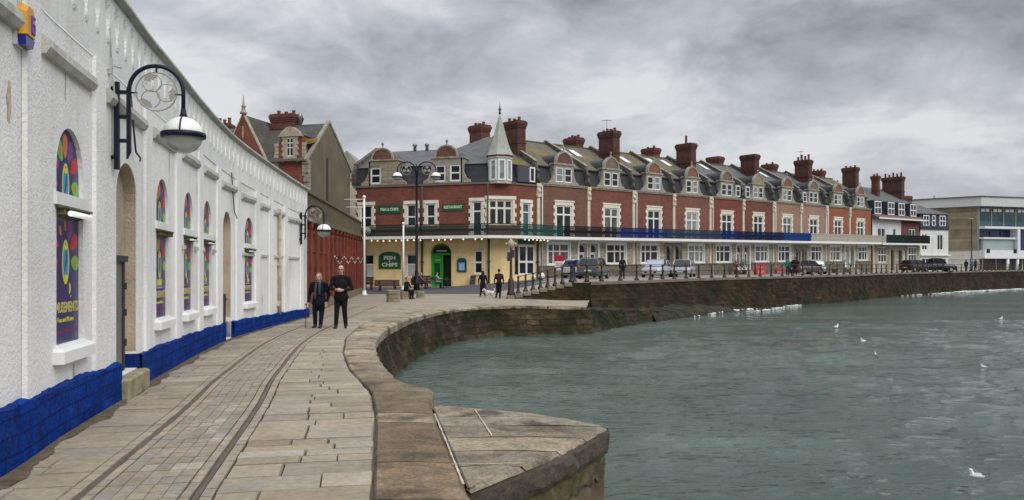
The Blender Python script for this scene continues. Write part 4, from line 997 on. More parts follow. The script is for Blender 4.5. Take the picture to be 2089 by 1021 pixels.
chimney(vl, FXr, 3.0, 5.0, 2.9, 4.2, 12.0, 14.1, CHIM_RED, 3, along='x', tall=.35)
mb = MB(FXr); mb.lathe([(.16, 0), (.15, .5), (.2, .55), (.2, .8), (.14, 1.0), (.02, 1.1)], (2.75, 3.5, 13.2), 12); mb.build('metal_flue', STEEL, vl, True)
mb = MB(lambda p: p); chimney(vl, lambda p: Vector((p.x - 24.3, p.y + 66, p.z)), -.1, 1.1, 0, 1.2, 9, 13.75, CHIM_RED, 3, along='x')
# narrow pale house end seen between villa and chip shop
ph = thing('pale_house', (-13.4, 78, 0), 'sliver of pale stone house roof between the rendered gable and the chip shop', 'house')
mb = MB(); mb.box(-18.5, -14.2, 79, 84, -.5, 10.6); mb.build('wall', CREAM, ph, True)
mb = MB(); mb.prism([(-18.8, 10.6), (-13.9, 10.6), (-16.2, 13.4)], 78.7, 84.3, 'xz'); mb.build('roof', mat('pale_stone_roof', (.27, .26, .22), .9, var=.25, vs=1), ph, True)
# ------------------------------------------------------------------ terrace houses
W = 6.18; TD = Vector((.751, .661)); TH = math.atan2(.661, .751); SLOPE = .0153; TO = Vector((2.2, 68.0))
def terr(s, y=0., z=0.): return Vector((TO.x + TD.x * s - TD.y * y, TO.y + TD.y * s + TD.x * y, z))
MESHES = {}
PCREAM = mat('painted_cream_surround', (.68, .63, .52), .8, var=.10, vs=2, streak=.2)
def cached(key, fn):
    """first call builds the mesh; later calls reuse its data on a new object"""
    if key in MESHES: return MESHES[key]
    MESHES[key] = fn(); return MESHES[key]
def bars_railing(mb, x0, x1, z0, z1, y, sp=.085, w=.040):
    n = int((x1 - x0) / sp)
    mb.box(x0, x1, y - .035, y + .035, z1 - .06, z1); mb.box(x0, x1, y - .025, y + .025, z0, z0 + .05); mb.box(x0, x1, y - .02, y + .02, z1 - .24, z1 - .20); mb.box(x0, x1, y - .02, y + .02, z0 + .16, z0 + .20)
    for i in range(n + 1):
        x = lerp(x0, x1, i / n); mb.box(x - w / 2, x + w / 2, y - .012, y + .012, z0 + .05, z1 - .06)
        if i < n: # ornament between bars
            xm = x + sp / 2; mb.face([(xm - .035, y, z0 + .42), (xm, y, z0 + .28), (xm + .035, y, z0 + .42), (xm, y, z0 + .60)])
def segment(cx, z, r, h, n=12): return [(cx - r * math.cos(math.pi * k / n), z + h * math.sin(math.pi * k / n)) for k in range(n + 1)]
RAILM = {k: flat('railing_' + k, c, .6, spec=.15) for k, c in dict(dark_green=(.014, .035, .030), green=(.012, .065, .055), black=(.012, .012, .016), blue=(.003, .022, .115), slate_blue=(.022, .042, .085), navy=(.008, .014, .06), bright_blue=(.005, .05, .20), cream=(.46, .43, .37), deep_green=(.010, .032, .026), brown_black=(.022, .018, .018)).items()}
BR = [brickmat('house_brick_%s' % n, c) for n, c in (('brown', (.165, .068, .045)), ('red', (.185, .052, .036)), ('crimson', (.18, .05, .038)), ('rose', (.19, .062, .046)), ('deep_red', (.195, .036, .026)), ('dark_red', (.165, .046, .034)), ('tan', (.30, .155, .105)), ('pink', (.315, .165, .135)), ('orange', (.27, .078, .036)), ('bright_orange', (.285, .085, .038)))]
def house(k, opt):
    mir = bool(k % 2); zb = .40 + SLOPE * W * k; p = terr(W * k)
    h = thing('terrace_house', (p.x, p.y, zb), opt['label'], 'house', TH, 'terraced houses along the seafront')
    def xf(q): x = W - q.x if mir else q.x; return Vector((x, q.y, q.z - .40 + SLOPE * x))
    def xn(q): return Vector((q.x, q.y, q.z - .40 + SLOPE * q.x))
    def part(name, mats, fn, parent=h, xform=xf, key=None, label=None):
        kk = (name, mir, key)
        if kk in MESHES and not (key or '').startswith('!'):
            o = MESHES[kk].copy(); COL.objects.link(o); o.parent = parent
            for i, m in enumerate(mats):
                o.material_slots[i].link = 'OBJECT'; o.material_slots[i].material = m
        else:
            mb = MB(xform); fn(mb); o = mb.build(name, mats, parent)
            MESHES[kk] = o
        if label: o['label'] = label
        return o
    gw = (1.15, 3.75, 2.10, 3.95); dw = (4.95, 5.95, 1.25, 3.35)
    # walls
    def gwall(mb): wall(mb, .0, W, -.4, 4.12, [dict(a0=gw[0], a1=gw[1], z0=gw[2], z1=gw[3], rev=.12), dict(a0=dw[0], a1=dw[1], z0=dw[2], z1=dw[3], rise=.5, rev=.35)], mr=1)
    part('ground_wall', [STONE, FRAME_WHITE], gwall)
    part('plinth', [mat('dark_plinth_stone', (.15, .128, .098), .9, var=.3, vs=2, bump=.5, bs=10, brick=(.5, .25, .014, (.11, .1, .08), .2, .05))], lambda mb: (mb.box(0, 4.7, -.12, 0, -.4, 1.95), mb.box(0, 4.7, -.17, 0, 1.95, 2.02)))
    ops = [dict(a0=2.15, a1=4.05, z0=4.46, z1=7.25, rev=.12)]
    part('brick_wall', [opt['brick'], CREAM], lambda mb: wall(mb, .0, W, 4.12, 8.86, ops, mr=1))
    part('rear_wall', [opt['brick']], lambda mb: (mb.face([(0, 11, -.4), (W, 11, -.4), (W, 11, 9), (0, 11, 9)]),))
    part('cornice', [STONE_TRIM], lambda mb: (mb.box(0, W, -.10, .25, 8.86, 8.98), mb.box(0, W, -.16, .25, 8.98, 9.06)))
    # bay window on the ground floor: white surround and three lights
    def bw():
        pass
    w1 = window_local(h, xf, gw[0], gw[1], gw[2], gw[3], .10, ('gw', mir), gm=opt.get('gg'), zs=[3.25], xs=[1.83, 2.62] , fw=.13, bar=.15)
    part('window_surround', [FRAME_WHITE], lambda mb: (mb.box(gw[0] - .16, gw[0], -.06, .02, gw[2] - .02, gw[3] + .14), mb.box(gw[1], gw[1] + .16, -.06, .02, gw[2] - .02, gw[3] + .14), mb.box(gw[0], gw[1], -.06, .02, gw[3], gw[3] + .14), mb.box(gw[0] - .2, gw[1] + .2, -.14, .02, gw[2] - .15, gw[2] - .02)))
    # door
    d = part('door', [opt.get('door', FRAME_WHITE)], lambda mb: (mb.box(dw[0] + .04, dw[1] - .04, .26, .33, dw[2], 3.05), mb.box(dw[0] + .0, dw[1], .22, .34, 3.05, 3.17)))
    part('door_glass', [GLASS_DARK], lambda mb: mb.box(dw[0] + .22, dw[1] - .22, .245, .27, dw[2] + .55, 2.95), d)
    part('fanlight', [GLASS_DARK], lambda mb: (mb.prism([(dw[0] + .15, 3.2), (dw[1] - .15, 3.2)] + [(lerp(dw[1] - .1, dw[0] + .1, q / 8), 3.33 + .40 * math.sin(math.pi * (q / 8 * .9 + .05))) for q in range(9)], .25, .30, 'xz')), d)
    part('door_surround', [opt.get('dsur', FRAME_WHITE)], lambda mb: (mb.box(dw[0] - .20, dw[0], -.08, .10, dw[2] - .2, 3.95), mb.box(dw[1], dw[1] + .2, -.08, .10, dw[2] - .2, 3.95), mb.box(dw[0] - .2, dw[1] + .2, -.1, .05, 3.93, 4.08)))
    part('steps', [STONE_TRIM], lambda mb: [mb.box(4.75, 6.1, -.35 * (i + 1), -.35 * i, -.4, 1.22 - .27 * i) for i in range(3)])
    part('handrail', [opt.get('hr', BLACK_METAL)], lambda mb: (mb.tube([(4.72, -.02, 2.2), (4.72, -1.2, 1.35)], .03, 6), mb.tube([(4.72, -1.2, .4), (4.72, -1.2, 1.36)], .03, 6), mb.tube([(4.72, -.6, .7), (4.72, -.6, 1.8)], .02, 6)))
    # first floor french windows with quoined surround
    window_local(h, xf, 2.15, 4.05, 4.46, 7.25, .10, ('ff', mir), zs=[6.45], xs=[3.1], fw=.12, bar=.16, gm=opt.get('fg'))
    def quo(mb):
        mb.box(1.95, 4.25, -.07, .03, 7.25, 7.55); mb.box(1.85, 4.35, -.12, .03, 7.55, 7.68)
        for s_ in (0, 1):
            for i in range(9):
                e = .20 if i % 2 else .34; z = 4.46 + i * .31
                x0, x1 = (2.15 - e, 2.15) if s_ == 0 else (4.05, 4.05 + e); mb.box(x0, x1, -.05, .03, z, z + .30)
    part('quoin_surround', [PCREAM], quo)
    # balcony
    def deck(mb):
        mb.box(0, W, -1.32, 0, 4.27, 4.40); mb.box(0, W, -1.42, -1.30, 4.22, 4.46)
        for i in range(12): mb.box(W * i / 12 + .2, W * i / 12 + .27, -1.25, -.02, 4.10, 4.268)
    part('balcony_deck', [WHITE_TRIM], deck)
    rl = opt['rail']
    if isinstance(rl, tuple):
        for (f0, f1), m in zip(((0, opt.get('split', .5)), (opt.get('split', .5), 1)), rl):
            a, b = (f0 * W, f1 * W); part('balcony_railing', [RAILM[m]], lambda mb: bars_railing(mb, a, b, 4.47, 5.40, -1.33), xform=xn, key='!%d%s' % (k, m))
    else: part('balcony_railing', [RAILM[rl]], lambda mb: bars_railing(mb, 0, W, 4.47, 5.40, -1.33), xform=xn, key='full' if rl != 'cream' else 'fullc')
    # party pilaster, always on the left boundary
    def pil(mb):
        mb.box(-.17, .17, -.10, .02, 4.46, 7.9); mb.bbox(-.24, .24, -.2, .02, 7.85, 8.15, .03); mb.bbox(-.2, .2, -.16, .02, 8.15, 8.7, .03); mb.bbox(-.25, .25, -.22, .02, 8.7, 9.0, .05); mb.ell((0, -.18, 8.35), (.17, .14, .22), 8, 6)
        mb.box(-.16, .16, -.08, .02, .2, 4.2)
    part('party_pilaster', [CREAM], pil, xform=xn, key='k')
    if k % 2 == 0: part('drainpipe', [flat('white_drainpipe', (.6, .6, .58), .5)], lambda mb: mb.tube([(.42, -.09, .4), (.42, -.09, 8.9)], .055, 8), xform=xn, key='k')
    # mansard, roof
    part('mansard', [SLATE_DARK], lambda mb: (mb.face([(0, .12, 9.0), (W, .12, 9.0), (W, .62, 10.55), (0, .62, 10.55)]), mb.box(0, W, .45, .7, 10.52, 10.64)))
    part('roof', [opt['roof']], lambda mb: (mb.face([(0, .50, 10.58), (W, .50, 10.58), (W, 5.5, 13.55), (0, 5.5, 13.55)]), mb.face([(0, 5.5, 13.55), (W, 5.5, 13.55), (W, 11, 10.4), (0, 11, 10.4)]), mb.box(0, W, 5.38, 5.62, 13.5, 13.64)))
    def par(mb):
        y = [(-.02, 8.95), (.18, 8.95), (.30, 9.9), (.42, 10.62), (5.5, 13.62), (11, 10.5), (11, 9.5), (11, 10.8), (5.5, 13.95), (.30, 10.98), (.05, 10.3), (-.05, 9.8)]
        mb.loft([[(-.13, a, z) for a, z in ((-.03, 9.0), (-.03, 9.9), (.10, 10.4), (.28, 10.92), (5.5, 13.86), (11, 10.75), (11, 9.0))], [(.11, a, z) for a, z in ((-.03, 9.0), (-.03, 9.9), (.10, 10.4), (.28, 10.92), (5.5, 13.86), (11, 10.75), (11, 9.0))]], 0, True, False)
    part('party_wall', [PARTY], par, xform=xn, key='k')
    part('party_coping', [STONE_TRIM], lambda mb: mb.loft([[(-.15, .2, 10.9), (.13, .2, 10.9), (.13, .2, 10.97), (-.15, .2, 10.97)], [(-.15, 5.5, 13.86), (.13, 5.5, 13.86), (.13, 5.5, 13.93), (-.15, 5.5, 13.93)]], 0, True, False), xform=xn, key='k')
    part('kneeler', [PARTY], lambda mb: (mb.ell((0, -.14, 9.25), (.17, .17, .25), 8, 6), mb.bbox(-.16, .16, -.08, .3, 9.0, 9.9, .04), mb.ell((0, .0, 10.05), (.18, .2, .2), 8, 6)), xform=xn, key='k')
    # dormer
    dc = 3.1
    def dor(mb):
        wall(mb, 1.9, 4.3, 8.99, 10.75, [dict(a0=2.12, a1=3.02, z0=9.25, z1=10.52, rev=.1), dict(a0=3.18, a1=4.08, z0=9.25, z1=10.52, rev=.1)], y=-.02)
        for x in (1.9, 4.3): mb.face([(x, -.02, 9.0), (x, 1.1, 9.0), (x, 1.1, 10.75), (x, -.02, 10.75)])
        mb.box(1.78, 4.42, -.12, .5, 10.75, 10.90)
        for s_ in (-1, 1):
            pts = [(dc + s_ * 1.2, 9.0), (dc + s_ * 1.85, 9.0), (dc + s_ * 1.8, 9.22), (dc + s_ * 1.5, 9.38), (dc + s_ * 1.32, 9.7), (dc + s_ * 1.2, 10.1)]
            mb.prism(pts if s_ < 0 else pts[::-1], -.02, .2, 'xz')
        mb.lathe([(.15, 0), (.15, .08), (.06, .14), (.05, .28), (.11, .36), (.08, .46), (.0, .54)], (dc, .05, 11.93), 8)
    dm = part('dormer', [opt.get('dstone', STONE_TRIM)], dor)
    def ped(mb):
        s1 = segment(dc, 10.9, .92, .92); mb.prism(s1[::-1], -.04, .12, 'xz')
        prev = None
        for x, z in segment(dc, 10.9, .92, .90): # barrel roof running back
            cur = (x, z)
            if prev: mb.face([(prev[0], .1, prev[1]), (x, .1, z), (x, 2.6, z), (prev[0], 2.6, prev[1])], 1)
            prev = cur
    part('pediment', [opt.get('ped', brickmat('pediment_brick', (.17, .07, .05))), SLATE_DARK], ped, dm)
    def pcop(mb):
        a, b = segment(dc, 10.9, 1.06, 1.06), segment(dc, 10.9, .92, .92)
        for i in range(12): mb.loft([[(a[i][0], -.10, a[i][1]), (b[i][0], -.10, b[i][1]), (b[i][0], .2, b[i][1]), (a[i][0], .2, a[i][1])], [(a[i + 1][0], -.10, a[i + 1][1]), (b[i + 1][0], -.10, b[i + 1][1]), (b[i + 1][0], .2, b[i + 1][1]), (a[i + 1][0], .2, a[i + 1][1])]], 0, False, False)
    part('pediment_coping', [opt.get('dstone', STONE_TRIM)], pcop, dm)
    for i, x in enumerate((2.12, 3.18)): window_local(h, xf, x, x + .9, 9.25, 10.52, .07, ('dw%d' % i, mir), zs=[9.88], fw=.09, bar=.08, gm=GLASS_CURTAIN if (k + i) % 3 == 0 else None)
    if opt.get('extra'): # small lead-sided extra window beside the dormer
        def ex(mb): mb.box(4.75, 5.7, .06, .7, 9.15, 10.5)
        e = part('side_dormer', [mat('pale_lead_cheek', (.30, .31, .31), .7)], ex); window_local(h, xf, 4.82, 5.63, 9.25, 10.42, .05, ('ex', mir), zs=[9.9], fw=.09, bar=.07)
    for x, yy in opt.get('sky', ()):
        def skl(mb):
            sl = (13.55 - 10.58) / 5.0
            P = lambda a, b, o_: (a, b, 10.58 + (b - .5) * sl + o_)
            mb.loft([[P(x, yy, 0), P(x + .85, yy, 0), P(x + .85, yy + 1.35, 0), P(x, yy + 1.35, 0)], [P(x, yy, .10), P(x + .85, yy, .10), P(x + .85, yy + 1.35, .10), P(x, yy + 1.35, .10)]], 0, True, False)
            mb.face([P(x + .08, yy + .08, .105), P(x + .77, yy + .08, .105), P(x + .77, yy + 1.27, .105), P(x + .08, yy + 1.27, .105)], 1)
        part('skylight', [STEEL, SKYG], skl, xform=xn, key='!%d' % k)
    if k % 2 == 0:
        zz = lambda q: Vector((q.x, q.y, q.z - .40))
        m1, m2 = opt.get('ch', (CHIM, CHIM_RED)); pt = opt.get('pots', (4, 3))
        chimney(h, zz, -.45, .5, 2.1, 4.0, 11.2, 15.0 + opt.get('chz', 0), m1, pt[0], False, tall=opt.get('ptall', .35)); chimney(h, zz, -.5, .55, 7.0, 8.7, 12, 14.95, m2, pt[1], False, tall=.3)
        if opt.get('aerial'): part('aerial', [STEEL], lambda mb: (mb.tube([(.3, 3.6, 14.4), (.3, 3.6, 16.3)], .025, 5), mb.tube([(-.4, 3.6, 16.1), (1.0, 3.6, 16.25)], .02, 5), [mb.tube([(-.3 + .25 * i, 3.3, 16.12 + .03 * i), (-.3 + .25 * i, 3.9, 16.12 + .03 * i)], .012, 4) for i in range(5)]), xform=lambda q: Vector((q.x, q.y, q.z - .4)), key='!a%d' % k)
    return h
SKYG = flat('skylight_glass', (.80, .82, .84), .08, spec=1.0)
def window_local(parent, xf, a0, a1, z0, z1, y, key, zs=(), xs=(), fw=.08, bar=.08, gm=None):
    if key in MESHES:
        f, g = MESHES[key]; o = f.copy(); COL.objects.link(o); o.parent = parent; q = g.copy(); COL.objects.link(q); q.parent = o
    else:
        mb = MB(xf); y0 = y - .07
        mb.box(a0, a0 + fw, y0, y, z0, z1); mb.box(a1 - fw, a1, y0, y, z0, z1); mb.box(a0 + fw, a1 - fw, y0, y, z0, z0 + fw); mb.box(a0 + fw, a1 - fw, y0, y, z1 - fw, z1)
        for x in xs: mb.box(x - bar / 2, x + bar / 2, y0 + .002, y, z0 + fw, z1 - fw)
        for z in zs: mb.box(a0 + fw, a1 - fw, y0 + .006, y, z - bar * .4, z + bar * .4)
        o = mb.build('window', FRAME_WHITE, parent); gb = MB(xf); gb.face([(a0 + .03, y - .02, z0 + .03), (a1 - .03, y - .02, z0 + .03), (a1 - .03, y - .02, z1 - .03), (a0 + .03, y - .02, z1 - .03)])
        q = gb.build('pane', GLASS_DARK, o); MESHES[key] = (o, q)
    q.material_slots[0].link = 'OBJECT'; q.material_slots[0].material = gm or GLASS_DARK
    return o
DARKDOOR = flat('dark_brown_door', (.05, .03, .022), .5); REDPED = brickmat('red_pediment_brick', (.21, .075, .05)); GREYPED = brickmat('grey_pediment_brick', (.16, .105, .08))
HO = [
 dict(label='brown brick terrace house next to the chip shop with green then black railing', brick=BR[0], rail=('green', 'black'), split=.28, roof=SLATE_MOSS, ped=brickmat('brown_ped', (.12, .055, .04)), chz=-.35, pots=(3, 3)),
 dict(label='red terrace house with black railing turning blue and two pale skylights', brick=BR[1], rail=('black', 'blue'), split=.38, roof=SLATE_MOSS, sky=((.5, 3.2), (1.9, 3.2)), ped=GREYPED),
 dict(label='red terrace house with bright blue railing and silver car in front', brick=BR[2], rail=('blue', 'slate_blue'), split=.55, roof=SLATE_MOSS, sky=((.6, 3.0), (2.6, 3.0)), aerial=1, ped=REDPED, door=DARKDOOR, dsur=STONE_TRIM, pots=(4, 4), ptall=.3),
 dict(label='rose brick terrace house with slate blue railing and blinds in the ground window', brick=BR[3], rail='slate_blue', roof=SLATE_MOSS, sky=((1.2, 3.4), (3.6, 3.4)), gg=GLASS_CURTAIN, fg=GLASS_CURTAIN, ped=REDPED, door=DARKDOOR, dsur=STONE_TRIM),
 dict(label='deep red terrace house with blue railing above a white arched door', brick=BR[4], rail=('blue', 'navy'), split=.5, roof=SLATE_GREY, ped=brickmat('dull_ped', (.15, .09, .07)), extra=1, sky=((4.6, 3.6),), pots=(1, 2), ptall=.9, chz=-.1),
 dict(label='dark red terrace house with navy railing behind the red sign box', brick=BR[5], rail='navy', roof=SLATE_GREY, ped=mat('stone_ped', (.24, .22, .15), .9, var=.3, vs=3), extra=1),
 dict(label='tan brick terrace house with bright blue railing end', brick=BR[6], rail=('bright_blue', 'bright_blue'), split=.6, roof=SLATE_GREY, ped=REDPED, sky=((1.0, 3.2), (4.2, 3.4)), door=DARKDOOR, dsur=STONE_TRIM, pots=(0, 0), chz=-.3),
 dict(label='pink brick terrace house where the cream balcony front begins', brick=BR[7], rail='cream', roof=SLATE_GREY, ped=GREYPED, extra=1, door=DARKDOOR, dsur=STONE_TRIM, fg=GLASS_DARK),
 dict(label='orange red terrace house with cream balcony and stone door surround', brick=BR[8], rail='cream', roof=SLATE_GREY, ped=REDPED, pots=(4, 2), ptall=.7, aerial=1, hr=flat('brown_timber_rail', (.2, .13, .07), .7)),
 dict(label='bright orange brick house at the far end of the cream balconies', brick=BR[9], rail='cream', roof=SLATE_MOSS, ped=REDPED, hr=flat('brown_timber_rail', (.2, .13, .07), .7), door=DARKDOOR),
]
BLIND = mat('half_drawn_blind', (.10, .10, .095), .15, var=.75, vs=1.1, spec=.35)
for k, o in enumerate(HO):
    if k in (1, 6): o.setdefault('fg', BLIND)
    if k in (0, 5, 8): o.setdefault('gg', BLIND)
    house(k, o)
# ------------------------------------------------------------------ end house of the terrace (rendered and brick, four slate dormers)
eh = thing('end_house', tuple(terr(62.2)) [:2] + (1.2,), 'wide end house with brown eaves, white render and four slate dormers', 'house', TH)
def EX(q): return Vector((q.x, q.y, q.z - 1.2 + SLOPE * (q.x + 62.0) - .95))
Z = .95
eo = [dict(a0=1.6, a1=4.0, z0=5.45, z1=7.5), dict(a0=6.4, a1=7.4, z0=5.45, z1=7.5), dict(a0=11.7, a1=13.9, z0=5.45, z1=7.5)]
gzs = [(1.8, 4.4), (11.6, 14.4)]
mb = MB(EX); wall(mb, 0, 15.2, .4, 5.1, [dict(a0=a, a1=b, z0=2.7, z1=4.9, rev=.12) for a, b in gzs] + [dict(a0=a, a1=a + 1.1, z0=1.6, z1=4.4, rev=.3) for a in (5.6, 8.2, 9.9)]); mb.build('ground_wall', STONE, eh)
mb = MB(EX); wall(mb, 0, 9, 5.1, 8.7, eo[:2], rev=.12); mb.build('render_wall', mat('white_render', (.62, .62, .60), .8, var=.08, vs=1, streak=.25), eh)
mb = MB(EX); wall(mb, 9, 15.2, 5.1, 8.7, eo[2:], rev=.12); mb.face([(15.2, 0, .4), (15.2, 10, .4), (15.2, 10, 9), (15.2, 5, 14), (15.2, 0, 9)]); mb.build('brick_wall', BR[5], eh)
mb = MB(EX); mb.box(0, 15.3, -.9, .1, 8.7, 8.82); mb.loft([[(0, -.95, 8.82), (0, .1, 8.82), (0, .1, 9.35)], [(15.4, -.95, 8.82), (15.4, .1, 8.82), (15.4, .1, 9.35)]], 0, True, False); mb.build('eaves', mat('brown_eave_tiles', (.16, .085, .06), .85, var=.3, vs=2), eh)
mb = MB(EX); mb.box(0, 15.3, -.97, -.88, 8.66, 8.86); mb.build('eaves_board', FRAME_WHITE, eh)
mb = MB(EX); mb.face([(0, .3, 9.2), (15.2, .3, 9.2), (15.2, .9, 11.2), (0, .9, 11.2)]); mb.build('mansard', SLATE_DARK, eh)
mb = MB(EX); mb.face([(0, .6, 11.15), (15.2, .6, 11.15), (15.2, 5.5, 13.9), (0, 5.5, 13.9)]); mb.face([(15.2, .6, 11.15), (15.2, 10.5, 11.15), (15.2, 5.5, 13.9)]); mb.face([(0, 5.5, 13.9), (15.2, 5.5, 13.9), (15.2, 10.5, 11.15), (0, 10.5, 11.15)]); mb.build('roof', SLATE_GREY, eh)
for i, a in enumerate((.5, 4.6, 8.0, 12.0)):
    mb = MB(EX); mb.box(a, a + 2.2, .0, 1.6, 9.25, 11.25); d_ = mb.build('dormer', flat('blue_black_slate_hanging', (.035, .04, .06), .7), eh)
    f = window(None, EX, a + .1, a + 2.1, 9.35, 11.15, -.01, 2, 2, fw=.13, bar=.14, world=False); f.parent = eh
for a, b in gzs: f = window(None, EX, a, b, 2.7, 4.9, .10, 3, 2, fw=.14, bar=.15, world=False); f.parent = eh
for o_ in eo: f = window(None, EX, o_['a0'], o_['a1'], o_['z0'], o_['z1'], .10, 2 if o_['a1'] - o_['a0'] > 1.5 else 1, 1, fw=.12, bar=.14, world=False); f.parent = eh
for a in (5.6, 8.2, 9.9): mb = MB(EX); mb.box(a + .02, a + 1.08, .2, .26, 1.6, 4.4); mb.build('door', DARKDOOR if a < 9.9 else FRAME_WHITE, eh)
mb = MB(EX); mb.box(0, 15.7, -1.32, 0, 5.18, 5.3); mb.box(0, 15.8, -1.42, -1.3, 5.12, 5.36); mb.build('balcony_deck', WHITE_TRIM, eh)
for a, b, m in ((1.2, 8, 'deep_green'), (8, 15.7, 'brown_black')): mb = MB(EX); bars_railing(mb, a, b, 5.37, 6.5, -1.34, .1, .055); mb.build('balcony_railing', RAILM[m], eh)
mb = MB(EX); bars_railing(mb, 0, 1.2, 5.37, 6.3, -1.34, .1, .05); mb.build('balcony_railing', RAILM['cream'], eh)
for a in (0, 5, 10.8, 14.8): mb = MB(EX); mb.box(a + .02, a + .35, -.12, .02, .4, 5.1); mb.build('pilaster', CREAM, eh)
ex2 = lambda q: EX(q)
chimney(eh, EX, -.45, .5, 2.1, 4.0, 11.2, 15.9, CHIM, 3, False, tall=.3); chimney(eh, EX, -.5, .55, 7.0, 8.7, 12, 15.9, CHIM_RED, 3, False, tall=.3); chimney(eh, EX, 6.9, 7.7, 2.4, 3.3, 11.5, 15.2, CHIM_RED, 2, False, tall=.35); chimney(eh, EX, 14.0, 15.0, 2.0, 4.9, 11.5, 15.5, CHIM, 5, False, tall=.65, potm=CHIM_RED)
# white house with blue-black slate upper floor
wh = thing('white_house', (66.5, 127, 1.4), 'white house with dark blue slate-hung upper floor beside the stone theatre', 'house')
HX, HL, HD, HN = frame(64.3, 126.6, 5.6, 2.2)
mb = MB(HX); wall(mb, 0, HL, .8, 8.1, [dict(a0=3.6, a1=4.9, z0=4.9, z1=7.4), dict(a0=.3, a1=1.5, z0=4.9, z1=7.4), dict(a0=.3, a1=2.0, z0=2.2, z1=3.6), dict(a0=3.9, a1=5.6, z0=2.2, z1=3.6), dict(a0=2.5, a1=3.4, z0=1.2, z1=3.7)], rev=.12)
mb.face([(HL, 0, .8), (HL, 7, .8), (HL, 7, 10.5), (HL, 0, 10.5)]); mb.build('wall', mat('white_render', (.62, .62, .60), .8), wh, True)
mb = MB(HX); mb.box(-.1, HL + .08, -.12, 6, 8.1, 8.5); mb.loft([[(-.1, -.15, 8.5), (HL + .1, -.15, 8.5), (HL + .1, 5, 8.5), (-.1, 5, 8.5)], [(0, .1, 10.6), (HL - .1, .1, 10.6), (HL - .1, 5, 10.6), (0, 5, 10.6)]], 0, True, False); mb.build('slate_hanging', flat('blue_black_slate_hanging', (.035, .04, .06), .7), wh, True)
mb = MB(HX); mb.loft([[(-4, -.2, 10.6), (HL + .2, -.2, 10.6), (HL + .2, 6, 10.6), (-4, 6, 10.6)], [(-6, 3, 13.3), (-2.6, 3, 13.3), (-2.6, 3.4, 13.3), (-6, 3.4, 13.3)]], 0, True, False); mb.build('roof', SLATE_GREY, wh, True)
for a in (.5, 2.4, 4.0): window(wh, HX, a, a + (1.3 if a != 2.4 else .7), 8.7, 10.4, -.06, 2 if a != 2.4 else 1, 2, fw=.13, bar=.12)
for a0, a1, z0, z1 in ((3.6, 4.9, 4.9, 7.4), (.3, 1.5, 4.9, 7.4), (.3, 2.0, 2.2, 3.6), (3.9, 5.6, 2.2, 3.6)): window(wh, HX, a0, a1, z0, z1, .1, 2, 1, fw=.11, bar=.1)
mb = MB(HX); mb.box(2.52, 3.38, .05, .1, 1.2, 3.6); mb.build('door', DARKDOOR, wh, True)
mb = MB(HX); mb.box(-.2, HL + .1, -.35, .05, 4.0, 4.2); mb.build('string_course', FRAME_WHITE, wh, True)
chimney(wh, HX, -1.2, .6, 2.2, 3.4, 11, 13.6, CHIM_RED, 0)
# modern theatre
th = thing('modern_theatre', (85, 142, 1.5), 'modern flat-roofed building with stone-clad corner block and blue glazing', 'building')
LX, LL, LD, LN = frame(74.6, 146.5, 7.0, -6.0)                               # stone flank (left), from far to the corner
CX0 = LX(Vector((LL, 0, 0)))
RX, RL, RD, RN = frame(CX0.x, CX0.y, 30, 9)                                  # glazed front (right)
STC = mat('tan_stone_cladding', (.245, .20, .135), .9, var=.3, vs=.6, bump=.5, bs=4, brick=(1.1, .36, .02, (.19, .15, .09), .28, .12)); OFFW = flat('off_white_render', (.56, .54, .47), .8, var=.1); WFASC = flat('pale_fascia_panels', (.52, .53, .52), .6)
mb = MB(LX); mb.box(0, LL, 0, 5, 5.2, 12.9); mb.build('stone_block', STC, th, True)
mb = MB(LX); mb.box(-3, LL, -.05, 5, .5, 5.2); mb.box(-3, LL + .1, -.12, 5, 3.6, 3.72); mb.build('lower_wall', OFFW, th, True)
mb = MB(LX); mb.box(-9, 0, 1.5, 6, .5, 12.9); mb.build('left_wing', mat('dark_wing_cladding', (.10, .105, .11), .6), th, True)
for z0, z1 in ((11.2, 12.6), (9.6, 10.9), (7.3, 9.2), (5.4, 7)): window(th, LX, -4.2, -.15, z0, z1, 1.48, 2, 1, fw=.25, bar=.2)
mb = MB(LX); mb.box(-.35, 0, -.05, .3, 5.2, 12.9); mb.box(LL - .3, LL + .05, -.06, .3, 5.2, 12.9); mb.box(-.3, LL, -.08, .3, 5.1, 5.3); mb.build('pilaster', flat('grey_metal_trim', (.26, .25, .23), .6), th, True)
# roof slab following both fronts
rp = [LX(Vector((-9, 1.2, 0))), LX(Vector((-4, -.6, 0))), LX(Vector((LL + .5, -.7, 0))), RX(Vector((RL, -.7, 0))), RX(Vector((RL, 12, 0))), LX(Vector((-9, 8, 0)))]
mb = MB(); mb.prism([(p.x, p.y) for p in rp], 12.9, 14.5, 'xy'); mb.build('roof_slab', WFASC, th, True)
mb = MB(); cc = sum(((Vector((p.x, p.y))) for p in rp), Vector((0, 0))) / 6; mb.prism([tuple(Vector((p.x, p.y)) + (Vector((p.x, p.y)) - cc).normalized() * .25) for p in rp], 14.5, 14.65, 'xy'); mb.build('roof_edge', flat('dark_roof_edge', (.09, .09, .085), .7), th, True)
mb = MB(RX); mb.box(0, RL, .6, 8, .5, 12.9); mb.build('core', mat('grey_core_wall', (.15, .15, .14), .7), th, True)
BGL = mat('blue_green_glazing', (.028, .048, .056), .08, var=.5, vs=.5, spec=.6)
mb = MB(RX); mb.box(.1, RL, .18, .2, 9.4, 12.9); g_ = mb.build('upper_glazing', BGL, th, True)
mb = MB(RX)
for i in range(10): x = .1 + i * 2.75; mb = MB(RX); mb.box(x, x + .14, .1, .18, 9.4, 12.9); mb.build('glazing_bar', flat('grey_metal_trim', (.26, .25, .23), .6), th, True)
mb = MB(RX)
